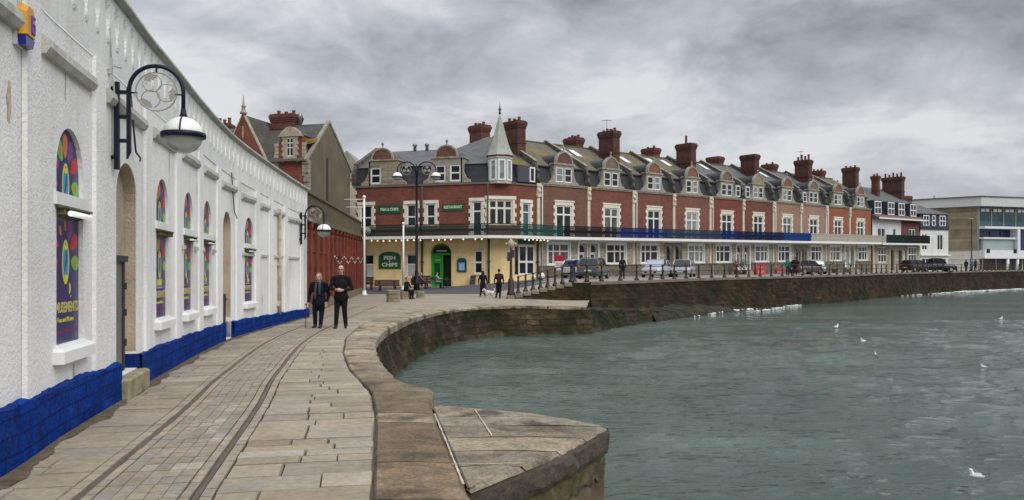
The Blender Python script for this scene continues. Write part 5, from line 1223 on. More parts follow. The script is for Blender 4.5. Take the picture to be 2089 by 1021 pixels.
for i in range(9):
    x = .6 + i * 2.75
    for q in range(2): mb.box(x + q * 1.0, x + .8 + q * 1.0, .08, .17, 12.0, 12.5)
mb.build('vent_lights', flat('pale_vent_frame', (.5, .52, .52), .5), th, True)
mb = MB(RX); mb.box(.1, RL, .14, .17, 9.4, 10.3); mb.build('blue_panel', mat('turquoise_glass_panel', (.03, .075, .09), .15, var=.5, vs=.7), th, True)
mb = MB(RX); mb.box(0, RL, -1.3, .5, 8.95, 9.35); mb.box(0, 7.6, -1.0, .5, 7.15, 7.45); mb.box(0, RL, -1.2, .5, 3.75, 5.2); mb.box(7.3, 7.9, -1.25, .4, 3.75, 8.95); mb.build('white_bands', flat('white_cladding', (.66, .68, .70), .5), th, True)
mb = MB(RX); [mb.box(.4 + i * 2.4, 2.5 + i * 2.4, .3, .4, 7.7, 8.6) for i in range(3)]; mb.box(8.3, RL, -.2, .3, 5.3, 8.9); mb.build('window', mat('dark_blue_glazing', (.012, .025, .09), .08, var=.5, vs=.4, spec=.6), th, True)
mb = MB(RX); mb.box(.3, 7.2, -.6, .3, 5.2, 7.1); mb.build('glass_screen', mat('pale_green_screen', (.30, .37, .37), .15, var=.12, vs=.4), th, True)
mb = MB(RX); [mb.box(x, x + .7, -1.26, -1.19, 4.7, 5.4) for x in (.4, 6.4)]; mb.build('black_speaker_box', DARK, th, True)
mb = MB(RX); mb.box(0, RL, .4, .6, 1.4, 3.75); mb.build('shopfront', mat('shadowy_shopfront', (.06, .055, .045), .3, var=.6, vs=.6), th, True)
for i in range(8): mb = MB(RX); mb.box(1 + i * 3, 1.2 + i * 3, .25, .42, 1.4, 3.7); mb.build('mullion', CREAM, th, True)
for x in (5.4, 7.6, 14): mb = MB(RX); mb.tube([(x, -.9, 1), (x, -.9, 3.8)], .26, 12); mb.build('column', flat('white_cladding', (.66, .68, .70), .5), th, True)
mb = MB(LX); [mb.tube([(x, 3, 14.5), (x, 3, 15.3 + .2 * (i % 2))], .16, 8) for i, x in enumerate((-3, 1.5))]; mb.build('vent', STEEL, th, True)
# ------------------------------------------------------------------ corner fish and chip shop
QX, QL, QD, QN = frame(-13.6, 69.2, 12.8, -3.8)
def qa(u):
    r = (u - U0) / F_PX; return (-13.6 - r * 69.2) / (r * QD.y - QD.x)
K1 = QX(Vector((QL - 1.3, 0, 0))); K2 = terr(-2.7)
JX, JL, JD, JN = frame(K1.x, K1.y, K2.x - K1.x, K2.y - K1.y)
SX = lambda q: terr(q.x, q.y, q.z)
fc = thing('chip_shop', (-7, 67.5, .25), 'corner fish and chip shop with cream ground floor, green balcony and pale conical turret', 'building')
YEL = mat('pale_yellow_masonry', (.76, .585, .30), .85, var=.12, vs=1.0, bump=.25, bs=14, streak=.25, brick=(.5, .2, .006, (.68, .52, .27), .04, .03)); FBR = brickmat('chip_shop_brick', (.185, .048, .030))
GREEN = flat('chip_shop_green', (.012, .085, .035), .45); BRIGHTG = flat('bright_green_door_paint', (.02, .30, .03), .4); DGREEN = flat('dark_green_pipe', (.02, .045, .02), .5)
def zat(v, u, f=None): return EYE - (v - V0) / F_PX * QX(Vector((qa(u), 0, 0))).y
E1 = QL - 1.3
gops = [dict(a0=qa(738), a1=qa(763), z0=1.05, z1=3.0), dict(a0=qa(829), a1=qa(851), z0=1.05, z1=3.0), dict(a0=qa(878), a1=qa(921), z0=.2, z1=3.05, rise=.85, rev=.4), dict(a0=qa(967), a1=qa(985), z0=1.35, z1=3.3)]
mb = MB(QX); wall(mb, 0, E1, -.2, 4.25, gops, rev=.14); mb.build('ground_wall', YEL, fc, True)
mb = MB(JX); wall(mb, 0, JL, -.2, 4.25, (), rev=.14); mb.build('corner_wall', YEL, fc, True)
tfd = (-2.05, -.35)
mb = MB(SX); wall(mb, -2.7, 0, -.2, 4.25, [dict(a0=tfd[0] - .15, a1=tfd[1], z0=1.25, z1=3.75)], rev=.14); mb.build('side_wall', YEL, fc, True)
fops = [dict(a0=qa(735) , a1=qa(759), z0=5.3, z1=7.2), dict(a0=qa(830), a1=qa(849), z0=5.35, z1=7.2), dict(a0=qa(870), a1=qa(888), z0=5.4, z1=7.2), dict(a0=qa(964), a1=qa(983), z0=4.45, z1=7.3)]
mb = MB(QX); wall(mb, 0, E1, 4.25, 8.75, fops, m=0, mr=1, rev=.12); mb.build('brick_wall', [FBR, CREAM], fc, True)
jw = (JL / 2 - 1.0, JL / 2 + 1.0)
mb = MB(JX); wall(mb, 0, JL, 4.25, 8.75, [dict(a0=jw[0], a1=jw[1], z0=5.35, z1=7.45)], m=0, mr=1, rev=.12); mb.build('corner_brick', [FBR, CREAM], fc, True)
sw_ = (-1.75, -.95)
mb = MB(SX); wall(mb, -2.7, 0, 4.25, 8.75, [dict(a0=sw_[0], a1=sw_[1], z0=4.45, z1=7.25)], m=0, mr=1, rev=.12); mb.build('side_brick', [FBR, CREAM], fc, True)
mb = MB(QX); mb.face([(0, 0, -.2), (0, 9, -.2), (0, 9, 9), (0, 4.4, 12.6), (0, .4, 10.4), (0, 0, 9)]); mb.box(-.32, .08, -.1, 9, -.2, 4.2); mb.build('end_wall', [STONE_TRIM], fc, True)
mb = MB(QX)
for k in range(13): mb.box(-.35 - (.0 if k % 2 else .12), .15 + (.12 if k % 2 else 0), -.07, .02, 4.4 + .34 * k, 4.4 + .34 * k + .31)
mb.build('end_quoin', CREAM, fc, True)
def quoins(xf, a0, a1, z0, z1, nm='quoin_surround'):
    mb = MB(xf); n = max(3, int((z1 - z0) / .31)); mb.box(a0 - .3, a1 + .3, -.06, .03, z1, z1 + .30)
    mb.box(a0 - .22, a1 + .22, -.09, .03, z1 + .02, z1 + .12)
    for i in range(n):
        e = .19 if i % 2 else .33; z = lerp(z0, z1, i / n); h = (z1 - z0) / n
        mb.box(a0 - e, a0, -.05, .03, z, z + h - .005); mb.box(a1, a1 + e, -.05, .03, z, z + h - .005)
    return mb.build(nm, PCREAM, fc, True)
for o_ in fops: quoins(QX, o_['a0'], o_['a1'], o_['z0'], o_['z1'])
quoins(JX, jw[0], jw[1], 5.35, 7.45); quoins(SX, sw_[0], sw_[1], 4.45, 7.25)
for i, o_ in enumerate(fops[:3]):
    window(fc, QX, o_['a0'], o_['a1'], o_['z0'], o_['z1'], .10, 1, 2, fw=.11, bar=.11, zs=[6.15])
    mb = MB(QX); mb.box(o_['a0'] - .35, o_['a1'] + .35, -.22, .02, o_['z0'] - .16, o_['z0'] - .02)
    for q in range(7): x = lerp(o_['a0'] - .25, o_['a1'] + .25, q / 6); mb.ell((x, -.14, o_['z0'] - .26), (.09, .06, .12), 6, 4)
    mb.build('sill', STONE_TRIM, fc, True)
o_ = fops[3]; window(fc, QX, o_['a0'], o_['a1'], o_['z0'], o_['z1'], .10, 1, 2, fw=.11, bar=.11, zs=[6.5])
window(fc, JX, jw[0], jw[1], 5.35, 7.45, .10, 3, 2, fw=.14, bar=.16, zs=[6.75], fm=PCREAM); window(fc, SX, sw_[0], sw_[1], 4.45, 7.25, .10, 1, 2, fw=.1, zs=[6.5], bar=.1, gm=mat('greenish_glass', (.05, .10, .10), .1, var=.3))
for o_ in gops[:2]:
    window(fc, QX, o_['a0'], o_['a1'], o_['z0'], o_['z1'], .12, 1, 2, fw=.09, bar=.09, zs=[2.15])
    mb = MB(QX); mb.box(o_['a0'] + .09, o_['a1'] - .09, .085, .095, 1.1, 2.1); mb.build('net_curtain', flat('net_curtain', (.42, .44, .43), .8), fc, True)
o_ = gops[3]; window(fc, QX, o_['a0'], o_['a1'], o_['z0'], o_['z1'], .12, 1, 2, fw=.12, bar=.13, zs=[2.3])
for o_ in gops[:2] + [gops[3]]: mb = MB(QX); mb.box(o_['a0'] - .12, o_['a1'] + .12, -.06, .02, o_['z1'], o_['z1'] + .12); mb.box(o_['a0'] - .1, o_['a1'] + .1, -.08, .02, o_['z0'] - .1, o_['z0']); mb.build('lintel', mat('cream_paint_trim', (.56, .47, .33), .8), fc, True)
# arched green entrance: bright leaf to the left, dark open half to the right
o_ = gops[2]; a0, a1 = o_['a0'], o_['a1']; mid = lerp(a0, a1, .52); K = 14
mb = MB(QX)
for k in range(K):
    q = [(a0 + a1) / 2 - (a1 - a0) / 2 * math.cos(math.pi * t / K) for t in (k, k + 1)]; i_ = dict(a0=a0 + .12, a1=a1 - .12, z1=3.05, rise=.74)
    r_ = [(a0 + a1) / 2 - (a1 - a0 - .24) / 2 * math.cos(math.pi * t / K) for t in (k, k + 1)]
    mb.loft([[(r_[0], .20, arch_top(i_, r_[0])), (r_[0], .3, arch_top(i_, r_[0])), (q[0], .3, arch_top(o_, q[0])), (q[0], .20, arch_top(o_, q[0]))], [(r_[1], .20, arch_top(i_, r_[1])), (r_[1], .3, arch_top(i_, r_[1])), (q[1], .3, arch_top(o_, q[1])), (q[1], .20, arch_top(o_, q[1]))]], 0, False, False)
mb.box(a0 + .001, a0 + .13, .2, .3, .2, 3.05); mb.box(a1 - .13, a1 - .001, .2, .3, .2, 3.05); mb.box(a0 + .13, a1 - .13, .2, .3, 2.92, 3.05); mb.box(mid - .06, mid + .06, .21, .3, .2, 2.92)
dfm = mb.build('door_frame', BRIGHTG, fc, True)
mb = MB(QX); mb.box(a0 + .13, mid - .06, .24, .28, .22, 1.2); mb.box(a0 + .13, a0 + .26, .235, .28, 1.2, 2.9); mb.box(mid - .2, mid - .07, .235, .28, 1.2, 2.9); mb.box(a0 + .2, mid - .1, .235, .28, 2.25, 2.9); mb.build('door', BRIGHTG, fc, True)
mb = MB(QX); mb.box(a0 + .26, mid - .2, .25, .27, 1.2, 2.25); mb.build('door_glass', mat('green_tinted_glass', (.02, .05, .03), .08, var=.5, vs=1.5), fc, True); mb = MB(QX); mb.face([(a0 + .12, .26, 3.05), (a1 - .12, .26, 3.05)] + [(lerp(a1 - .12, a0 + .12, k / 14), .26, arch_top(dict(a0=a0 + .12, a1=a1 - .12, z1=3.05, rise=.74), lerp(a1 - .12, a0 + .12, k / 14))) for k in range(15)]); mb.build('fanlight', mat('green_tinted_glass', (.02, .05, .03), .08, var=.5, vs=1.5), fc, True)
mb = MB(QX); mb.box(a0, a1, .5, .52, .2, 3.9); mb.box(a0 + .3, a1 - .35, .225, .236, 3.17, 3.34); mb.build('dark_lobby', [DARK], fc, True)
mb = MB(QX); mb.box(a0 + .45, a1 - .5, .215, .224, 3.2, 3.32); [mb.box(a0 + .38 + .1 * k, a0 + .44 + .1 * k, .225, .234, 2.45, 2.56) for k in range(5)]; mb.build('door_lettering', flat('pale_green_lettering', (.38, .42, .36), .5), fc, True)
mb = MB(QX); mb.box(a0 - .1, a1 + .1, -.35, .3, -.2, .2); mb.build('doorstep', STONE_TRIM, fc, True)
# french windows on the return
f = window(fc, SX, tfd[0] - .15, tfd[1], 1.25, 3.75, .10, 2, 2, fw=.15, bar=.17, zs=[2.35])
mb = MB(SX); mb.box(-2.62, -2.25, -.02, .0, 1.3, 3.6); mb.build('narrow_dark_window', GLASS_DARK, fc, True)
mb = MB(SX); mb.bbox(-2.3, -.4, -.10, 0, 3.82, 4.18, .02); mb.build('fascia_board', GREEN, fc, True)
# deck and railing round the corner
mb = MB(); po = [QX(Vector((-.2, 0, 0))), QX(Vector((E1, 0, 0))), terr(-2.7), terr(0)]
pe = [QX(Vector((-.2, -1.32, 0))), QX(Vector((E1 + .55, -1.32, 0))), terr(-3.2, -1.32), terr(.0, -1.32)]
pg = [QX(Vector((-.2, -1.42, 0))), QX(Vector((E1 + .6, -1.42, 0))), terr(-3.2, -1.42), terr(.0, -1.42)]
for i in range(3):
    mb.loft([[(*po[i][:2], 4.27), (*pe[i][:2], 4.27), (*pe[i][:2], 4.40), (*po[i][:2], 4.40)], [(*po[i + 1][:2], 4.27), (*pe[i + 1][:2], 4.27), (*pe[i + 1][:2], 4.40), (*po[i + 1][:2], 4.40)]], 0, True, False)
    mb.loft([[(*pe[i][:2], 4.22), (*pg[i][:2], 4.22), (*pg[i][:2], 4.46), (*pe[i][:2], 4.46)], [(*pe[i + 1][:2], 4.22), (*pg[i + 1][:2], 4.22), (*pg[i + 1][:2], 4.46), (*pe[i + 1][:2], 4.46)]], 0, True, False)
mb.build('balcony_deck', WHITE_TRIM, fc, True)
for i in range(3):
    d_ = Vector(pe[i + 1][:2]) - Vector(pe[i][:2]); f_, l_, _, _ = frame(pe[i].x, pe[i].y, d_.x, d_.y)
    mb = MB(f_); bars_railing(mb, .02, l_ - .02, 4.47, 5.42, 0); mb.build('balcony_railing', RAILM['dark_green'] if i < 2 else RAILM['green'], fc, True)
for xf, a in ((QX, qa(862)), (QX, E1 + .2), (SX, -.12), (QX, .2)):
    mb = MB(xf); mb.tube([(a, -.12, .2), (a, -.12, 4.2)], .09, 8); mb.box(a - .14, a + .14, -.2, 0, 2.3, 2.4); mb.build('drainpipe', DGREEN, fc, True)
for a, r_ in ((qa(862), .08), (E1 + .1, .06)): mb = MB(QX); mb.tube([(a, -.09, 4.5), (a, -.09, 8.7)], r_, 8); mb.build('upper_drainpipe', flat('dull_brown_pipe', (.07, .05, .045), .6), fc, True)
# cornice, mansard, roof
R1 = [QX(Vector((0, 0, 0))), K1, K2, terr(0)]
def off(k):                                                               # inward-offset copy of the front line
    a = QX(Vector((0, k, 0))); b = QX(Vector((E1 + .22 * k, k, 0))); c = terr(-2.7 - .22 * k, k); d = terr(0, k); return [a, b, c, d]
mb = MB()
for (k0, z0), (k1, z1) in (((-.10, 8.72), (-.10, 8.86)), ((-.10, 8.86), (.3, 8.92)), ((.3, 8.72), (-.10, 8.72))):
    A, B = off(k0), off(k1)
    for i in range(3): mb.face([(*A[i][:2], z0), (*A[i + 1][:2], z0), (*B[i + 1][:2], z1), (*B[i][:2], z1)])
mb.build('cornice', mat('weathered_gutter', (.15, .12, .10), .8), fc, True)
mb = MB(); A, B = off(.15), off(.62)
for i in range(3): mb.face([(*A[i][:2], 8.88), (*A[i + 1][:2], 8.88), (*B[i + 1][:2], 10.45), (*B[i][:2], 10.45)])
mb.build('mansard', SLATE_DARK, fc, True)
mb = MB(); A, B = off(.5), off(4.6); ap = terr(-1.0, 5.5, 13.5); lf = B[0]; jn = QX(Vector((7.6, 4.6, 12.45)))
mb.face([(*A[0][:2], 10.48), (*A[1][:2], 10.48), tuple(jn), (*lf[:2], 12.45)], 0)
mb.face([(*A[1][:2], 10.48), tuple(ap), tuple(jn)], 0); mb.face([(*A[1][:2], 10.48), (*A[2][:2], 10.48), tuple(ap)], 1); mb.face([(*A[2][:2], 10.48), (*A[3][:2], 10.48), tuple(terr(0, 5.5, 13.55)), tuple(ap)], 1)
bk = QX(Vector((0, 9, 9.5))); mb.face([tuple(lf[:2]) + (12.45,), tuple(jn), tuple(QX(Vector((7.6, 9, 9.5)))), tuple(bk)], 0); mb.face([tuple(jn), tuple(ap), tuple(terr(-1, 11, 10.4)), tuple(QX(Vector((7.6, 9, 9.5))))], 0); mb.face([tuple(ap), tuple(terr(0, 5.5, 13.55)), tuple(terr(0, 11, 10.4)), tuple(terr(-1, 11, 10.4))], 1)
rf = mb.build('roof', [SLATE_GREY, SLATE_MOSS], fc, True)
mb = MB(QX); P = ((-.05, 8.9), (-.05, 9.9), (.2, 10.4), (.4, 10.75), (4.6, 12.75), (9, 9.8), (9, 8.9)); mb.loft([[(-.2, y, z) for y, z in P], [(.08, y, z) for y, z in P]], 0, True, False); mb.loft([[(-.24, .4, 10.76), (.12, .4, 10.76), (.12, .4, 10.85), (-.24, .4, 10.85)], [(-.24, 4.6, 12.76), (.12, 4.6, 12.76), (.12, 4.6, 12.85), (-.24, 4.6, 12.85)]], 0, True, False); mb.build('end_parapet', PARTY, fc, True)
mb = MB(QX); [mb.lathe([(.16, 0), (.14, .4), (.24, .45), (.2, .62), (.04, .7)], (x, 4.5, 12.4), 8) for x in (qa(812) - .4, qa(838) - .4)]; mb.build('vent_pots', STEEL, fc, True)
def shop_dormer(u0, u1, wins, pc, pr, panel=False):
    a0, a1 = qa(u0), qa(u1); mb = MB(QX); wall(mb, a0, a1, 8.9, 10.95, [dict(a0=qa(x), a1=qa(y), z0=9.02, z1=10.4, rev=.1) for x, y in wins], y=-.03)
    for x in (a0, a1): mb.face([(x, -.03, 8.9), (x, 1.6, 8.9), (x, 1.6, 10.95), (x, -.03, 10.95)])
    mb.box(a0 - .08, a1 + .08, -.12, 1.6, 10.95, 11.08)
    for x, s_ in ((a0, -1), (a1, 1)):
        pts = [(x, 8.9), (x + s_ * .75, 8.9), (x + s_ * .7, 9.12), (x + s_ * .35, 9.3), (x + s_ * .15, 9.7), (x, 10.0)]; mb.prism(pts if s_ < 0 else pts[::-1], -.02, .25, 'xz')
    c = qa(pc); mb.lathe([(.16, 0), (.16, .08), (.06, .12), (.05, .3), (.13, .4), (.10, .52), (.0, .6)], (c, .06, 11.95), 8)
    d_ = mb.build('dormer', STONE_BLK if panel else STONE_TRIM, fc, True)
    mb = MB(QX); mb.prism(segment(c, 11.08, pr, .86)[::-1], -.06, .1, 'xz'); s_ = segment(c, 11.08, pr, .85)
    for p, q in zip(s_, s_[1:]): mb.face([(p[0], .1, p[1]), (q[0], .1, q[1]), (q[0], 2.2, q[1]), (p[0], 2.2, p[1])], 1)
    pd = mb.build('pediment', [FPED, SLATE_GREY], fc, True)
    mb = MB(QX); o1, o2 = segment(c, 11.08, pr + .14, 1.0), segment(c, 11.08, pr, .86)
    for i in range(12): mb.loft([[(o1[i][0], -.1, o1[i][1]), (o2[i][0], -.1, o2[i][1]), (o2[i][0], .15, o2[i][1]), (o1[i][0], .15, o1[i][1])], [(o1[i + 1][0], -.1, o1[i + 1][1]), (o2[i + 1][0], -.1, o2[i + 1][1]), (o2[i + 1][0], .15, o2[i + 1][1]), (o1[i + 1][0], .15, o1[i + 1][1])]], 0, False, False)
    mb.build('pediment_coping', STONE_TRIM, fc, True)
    for x, y in wins: window(fc, QX, qa(x), qa(y), 9.02, 10.4, .07, 1, 2, fw=.12, bar=.11, zs=[9.72])
STONE_BLK = mat('rough_stone_blockwork', (.27, .225, .155), .9, var=.22, vs=1.6, bump=.6, bs=9, brick=(.55, .26, .02, (.2, .17, .13), .25, .08)); FPED = brickmat('shop_pediment_brick', (.15, .055, .04))
shop_dormer(752, 812, [(756, 777)], 780, .9, True); shop_dormer(880, 943, [(888, 909), (918, 940)], 911, .9)
# turret: glazed octagon under a lead spire
tc_ = (K1.lerp(Vector((K2.x, K2.y, 0)), .5) + Vector((JN.x, JN.y, 0)) * .35); tr = .98
mb = MB(); mb.lathe([(tr + .0, 8.75), (tr, 9.0), (tr, 10.75), (tr + .1, 10.8), (tr + .1, 10.95)], (tc_.x, tc_.y, 0), 8, 0, False, rot=.39 + math.atan2(JD.y, JD.x)); mb.build('turret_drum', mat('turret_stone', (.46, .44, .38), .85, var=.2, vs=2, streak=.3), fc, True)
for k in range(8):
    th0 = .39 + math.atan2(JD.y, JD.x) + k * math.pi / 4; A_ = Vector((tc_.x + tr * math.cos(th0), tc_.y + tr * math.sin(th0))); B_ = Vector((tc_.x + tr * math.cos(th0 + math.pi / 4), tc_.y + tr * math.sin(th0 + math.pi / 4)))
    m_ = (A_ + B_) / 2
    if (m_ - Vector((tc_.x, tc_.y))).dot(Vector((JN.x, JN.y))) > .5: continue
    f_, l_, _, _ = frame(A_.x, A_.y, B_.x - A_.x, B_.y - A_.y); window(fc, f_, .06, l_ - .06, 8.98, 10.72, -.005, 1, 1, fw=.13, bar=.1, gm=GLASS_CURTAIN)
mb = MB(); mb.lathe([(tr + .12, 10.93), (tr + .14, 11.0), (tr + .02, 11.12)], (tc_.x, tc_.y, 0), 8, 0, False, rot=.39 + math.atan2(JD.y, JD.x)); mb.build('turret_frieze', FBR, fc, True)
mb = MB(); mb.lathe([(1.20, 11.06), (1.12, 11.12), (.88, 11.62), (.60, 12.5), (.28, 13.7), (.05, 14.45)], (tc_.x, tc_.y, 0), 8, 0, False, rot=.39 + math.atan2(JD.y, JD.x)); sp_ = mb.build('spire', LEAD, fc, True)
mb = MB(); mb.lathe([(.07, 14.5), (.12, 14.6), (.05, 14.75), (.14, 14.9), (.05, 15.05), (.015, 15.5), (.0, 15.7)], (tc_.x, tc_.y, 0), 8); mb.build('finial', flat('dark_lead', (.05, .055, .06), .5), fc, True)
# small window beside the turret
mb = MB(SX); mb.box(-2.3, -.25, .0, .6, 9.0, 10.4); mb.build('side_dormer', flat('slate_cheek', (.06, .062, .07), .7), fc, True); window(fc, SX, -1.0, -.4, 9.05, 10.3, -.005, 1, 1, fw=.11)
# signs and boards
def q_sign(u0, u1, v0, v1, rise, label, name, lines, frame_=True):
    a0, a1 = qa(u0), qa(u1); z0, z1 = zat(v1, (u0 + u1) / 2), zat(v0, (u0 + u1) / 2)
    s_ = thing(name, QX(Vector(((a0 + a1) / 2, -.05, z0))), label, 'sign'); zt = z1 - rise
    outl = [(a0, z0), (a1, z0), (a1, zt)] + ([((a0 + a1) / 2 + (a1 - a0) / 2 * .92 * math.cos(math.pi * k / 10), zt + rise * math.sin(math.pi * k / 10)) for k in range(11)] if rise else []) + [(a0, zt)]
    mb = MB(QX); mb.prism(outl, -.06, -.01, 'xz'); mb.build('board', GREEN, s_, True)
    mb = MB(QX)
    for txt, sz, cz, w_ in lines: text_faces(mb, txt, sz, lambda x, z, h: (((a0 + a1) / 2 + x), -.062 - h, z0 + cz + z), 0, .01, width=w_, bold=sz * .03)
    mb.build('lettering', flat('cream_lettering', (.60, .62, .52), .5), s_, True); return s_
q_sign(773, 818, 514, 549, .32, 'large arched green sign reading FISH & CHIPS on the cream wall', 'shop_sign', [('FISH', .44, .92, 1.05), ('&', .2, .64, None), ('CHIPS', .44, .34, 1.45)])
q_sign(771, 819, 419, 436, 0, 'green board reading FISH & CHIPS on the brick between two upper windows', 'shop_sign', [('FISH & CHIPS', .34, .33, 1.65)])
q_sign(903, 946, 416, 430, 0, 'green board reading RESTAURANT on the brick above the entrance', 'shop_sign', [('RESTAURANT', .32, .28, 1.6)])
a0, a1 = qa(933), qa(952); mn = thing('menu_case', QX(Vector((lerp(a0, a1, .5), -.05, 1.4))), 'dark green arched menu case with a pale blue menu beside the entrance', 'menu board')
mb = MB(QX); z0, z1 = zat(555, 942), zat(527, 942); mb.prism([(a0, z0), (a1, z0), (a1, z1 - .2), (a1 - .15, z1), (a0 + .15, z1), (a0, z1 - .2)], -.09, -.01, 'xz'); mb.build('case', flat('teal_green_case', (.012, .07, .075), .4), mn, True)
mb = MB(QX); mb.box(a0 + .15, a1 - .15, -.10, -.091, z0 + .12, z1 - .38); mb.build('menu', flat('pale_blue_menu', (.16, .40, .62), .4), mn, True)
mb = MB(QX); [mb.box(a0 + .2, a1 - .2, -.105, -.101, z0 + .17 + .11 * k, z0 + .21 + .11 * k) for k in range(5)]; mb.build('menu_lines', flat('white_menu_lines', (.55, .65, .72), .4), mn, True)
bb_ = thing('chalkboard', QX(Vector((qa(967), -.5, .25))), 'small dark chalkboard standing against the cream wall under the window', 'chalkboard')
mb = MB(QX); a = qa(962); mb.loft([[(a, -.55, .22), (a + .45, -.55, .22), (a + .45, -.50, .22), (a, -.50, .22)], [(a, -.25, 1.2), (a + .45, -.25, 1.2), (a + .45, -.20, 1.2), (a, -.20, 1.2)]], 0, True, False); mb.build('board', flat('black_chalkboard', (.03, .025, .022), .7), bb_, True)
mb = MB(QX); [mb.loft([[(a + .06, -.545 + .3 * k, .3 + .98 * k - .02), (a + .39, -.545 + .3 * k, .3 + .98 * k - .02)][0:2] + [(a + .39, -.54 + .3 * k, .3 + .98 * k + .01), (a + .06, -.54 + .3 * k, .3 + .98 * k + .01)], [(a + .06, -.549 + .3 * k, .3 + .98 * k - .02), (a + .39, -.549 + .3 * k, .3 + .98 * k - .02), (a + .39, -.545 + .3 * k, .3 + .98 * k + .01), (a + .06, -.545 + .3 * k, .3 + .98 * k + .01)]], 0, True, False) for k in (.15, .4, .65)]; mb.build('chalk_lines', flat('chalk', (.25, .22, .2), .9), bb_, True)
# festoon of lit bulbs under the balcony edge
LITB = mat('warm_lit_bulb', (1.0, .80, .50), .4, var=0, emit=1.3)
fs = thing('festoon_lights', (-6, 66, 4.1), 'string of warm lit bulbs under the green balcony of the chip shop', 'string lights'); pts = []
for u in (745, 773, 785, 797, 809, 822, 833, 845, 858, 871, 896, 908, 920, 932, 957, 981, 994): pts.append(QX(Vector((qa(u) , -1.38, 4.12 + .03 * math.sin(u)))))
for s in (-2.75, -2.3, -1.85, -1.4, -1.0, -.6, -.2): pts.append(terr(s, -1.38, 4.13 + .03 * math.sin(s * 9)))
mb = MB(); mb.tube([p + Vector((0, 0, .05)) for p in pts], .012, 5); mb.build('wire', BLACK_METAL, fs, True)
for p in pts: mb = MB(); mb.ell(tuple(p), .06, 10, 7); mb.build('bulb', LITB, fs, True)
# ------------------------------------------------------------------ street furniture
def ground_at(u, v, y0=20, y1=140):
    """point of the land seen at column u, row v"""
    y = y0
    while y < y1:
        x = xat(u, y)
        if EYE - (v - V0) / F_PX * y <= gz(x, y): break
        y += .05
    return Vector((xat(u, y), y, gz(xat(u, y), y)))
# railing along the wall: bollard posts with two rails
rg = thing('seafront_railing', (5, 47, .9), 'dark iron bollard railing along the top of the sea wall', 'railing')
posts = [Vector((x, 46.42, rampz(x) + .05)) for x in [.36 + i * .425 for i in range(7)]] + [Vector((3.45, 46.5, .97)), Vector((4.35, 46.75, .97))]
a = 1.6
while a < CS.A(147):
    p = CS.pos(a); t = CS.tan(a); q = p + Vector((-t.y, t.x)) * .28; posts.append(Vector((q.x, q.y, gz(p.x, p.y + .3) + .02))); a += 2.0
pm_ = MB(); pm_.lathe([(.15, -.04), (.15, .10), (.11, .14), (.085, .24), (.07, .30), (.058, .62), (.07, .64), (.07, .70), (.055, .72), (.05, .98), (.075, 1.0), (.075, 1.05), (.05, 1.08), (.03, 1.13), (.0, 1.15)], (0, 0, 0), 10); p0 = None
for i, p in enumerate(posts):
    if i > 95: break
    if p0 is None: o = pm_.build('post', flat('dark_brown_iron', (.030, .022, .018), .55), rg); p0 = o
    else: o = p0.copy(); COL.objects.link(o); o.parent = rg
    o.location = p - rg.location
    if i < 7: o.scale = (1, 1, .92)
for k, h in ((0, .98), (1, .55)):
    mb = MB(); [mb.tube([a_ + Vector((0, 0, h)), b_ + Vector((0, 0, h))], .022, 5) for a_, b_ in zip(posts[:96], posts[1:96])]; mb.build('rail', flat('dark_brown_iron', (.03, .022, .018), .55), rg, True)
# tall double lamp standard in front of the chip shop
def double_lamp(x, y, z0, h, label, r=.66):
    L_ = thing('lamp_standard', (x, y, z0), label, 'street lamp'); mb = MB()
    mb.lathe([(.22, 0), (.22, .5), (.17, .6), (.15, 1.3), (.11, 1.4), (.09, h * .6), (.075, h - .4), (.10, h - .35), (.10, h - .2), (.06, h - .15), (.05, h + .1), (.0, h + .2)], (0, 0, 0), 12); mb.build('pole', NAVY_METAL, L_)
    mb = MB()
    for s_ in (-1, 1):
        c = s_ * (.1 + r); zc = h - .55 + .35; mb.tube([(s_ * .05, 0, zc - .45)] + [(c - s_ * r * math.cos(math.pi * k / 14), 0, zc + r * .85 * math.sin(math.pi * k / 14)) for k in range(15)] + [(c + s_ * r, 0, zc - .18)], .045, 8)
        mb.tube([(s_ * .05, 0, zc - .02), (s_ * .35, 0, zc - .02)], .02, 6)
    mb.build('arm', NAVY_METAL, L_)
    for s_ in (-1, 1):
        mb = MB(); c = s_ * (.1 + r); zc = h - .2; mb.tube([(c + .36 * math.cos(q * .2618), 0, zc - .02 + .36 * math.sin(q * .2618)) for q in range(25)], .022, 5, caps=False)
        for k in range(3): th = R(90 + 120 * k); mb.disc((c + .17 * math.cos(th), 0, zc + .17 * math.sin(th)), (.12, 0, 0), (0, 0, .10), 10)
        mb.build('roundel', flat('grey_bronze_ornament', (.3, .29, .26), .55), L_)
    for s_ in (-1, 1):
        c = s_ * (.1 + 2 * r); zc = h - .75; mb = MB(); mb.ell((c, 0, zc), (.37, .37, .34), 16, 6, 0, 0, 90); mb.ell((c, 0, zc - .02), (.34, .34, .25), 16, 5, 1, -90, 0); mb.lathe([(.36, -.04), (.41, -.04), (.41, .03), (.36, .03)], (c, 0, zc), 16, 2); mb.build('lantern', [LAMP_WHITE, flat('pale_bowl', (.4, .42, .42), .2), NAVY_METAL], L_)
p = ground_at(850, 592); double_lamp(p.x, p.y, p.z, 1.6 - (331 - 553) / F_PX * p.y - p.z - .35, 'tall navy lamp standard with two arched arms before the chip shop')
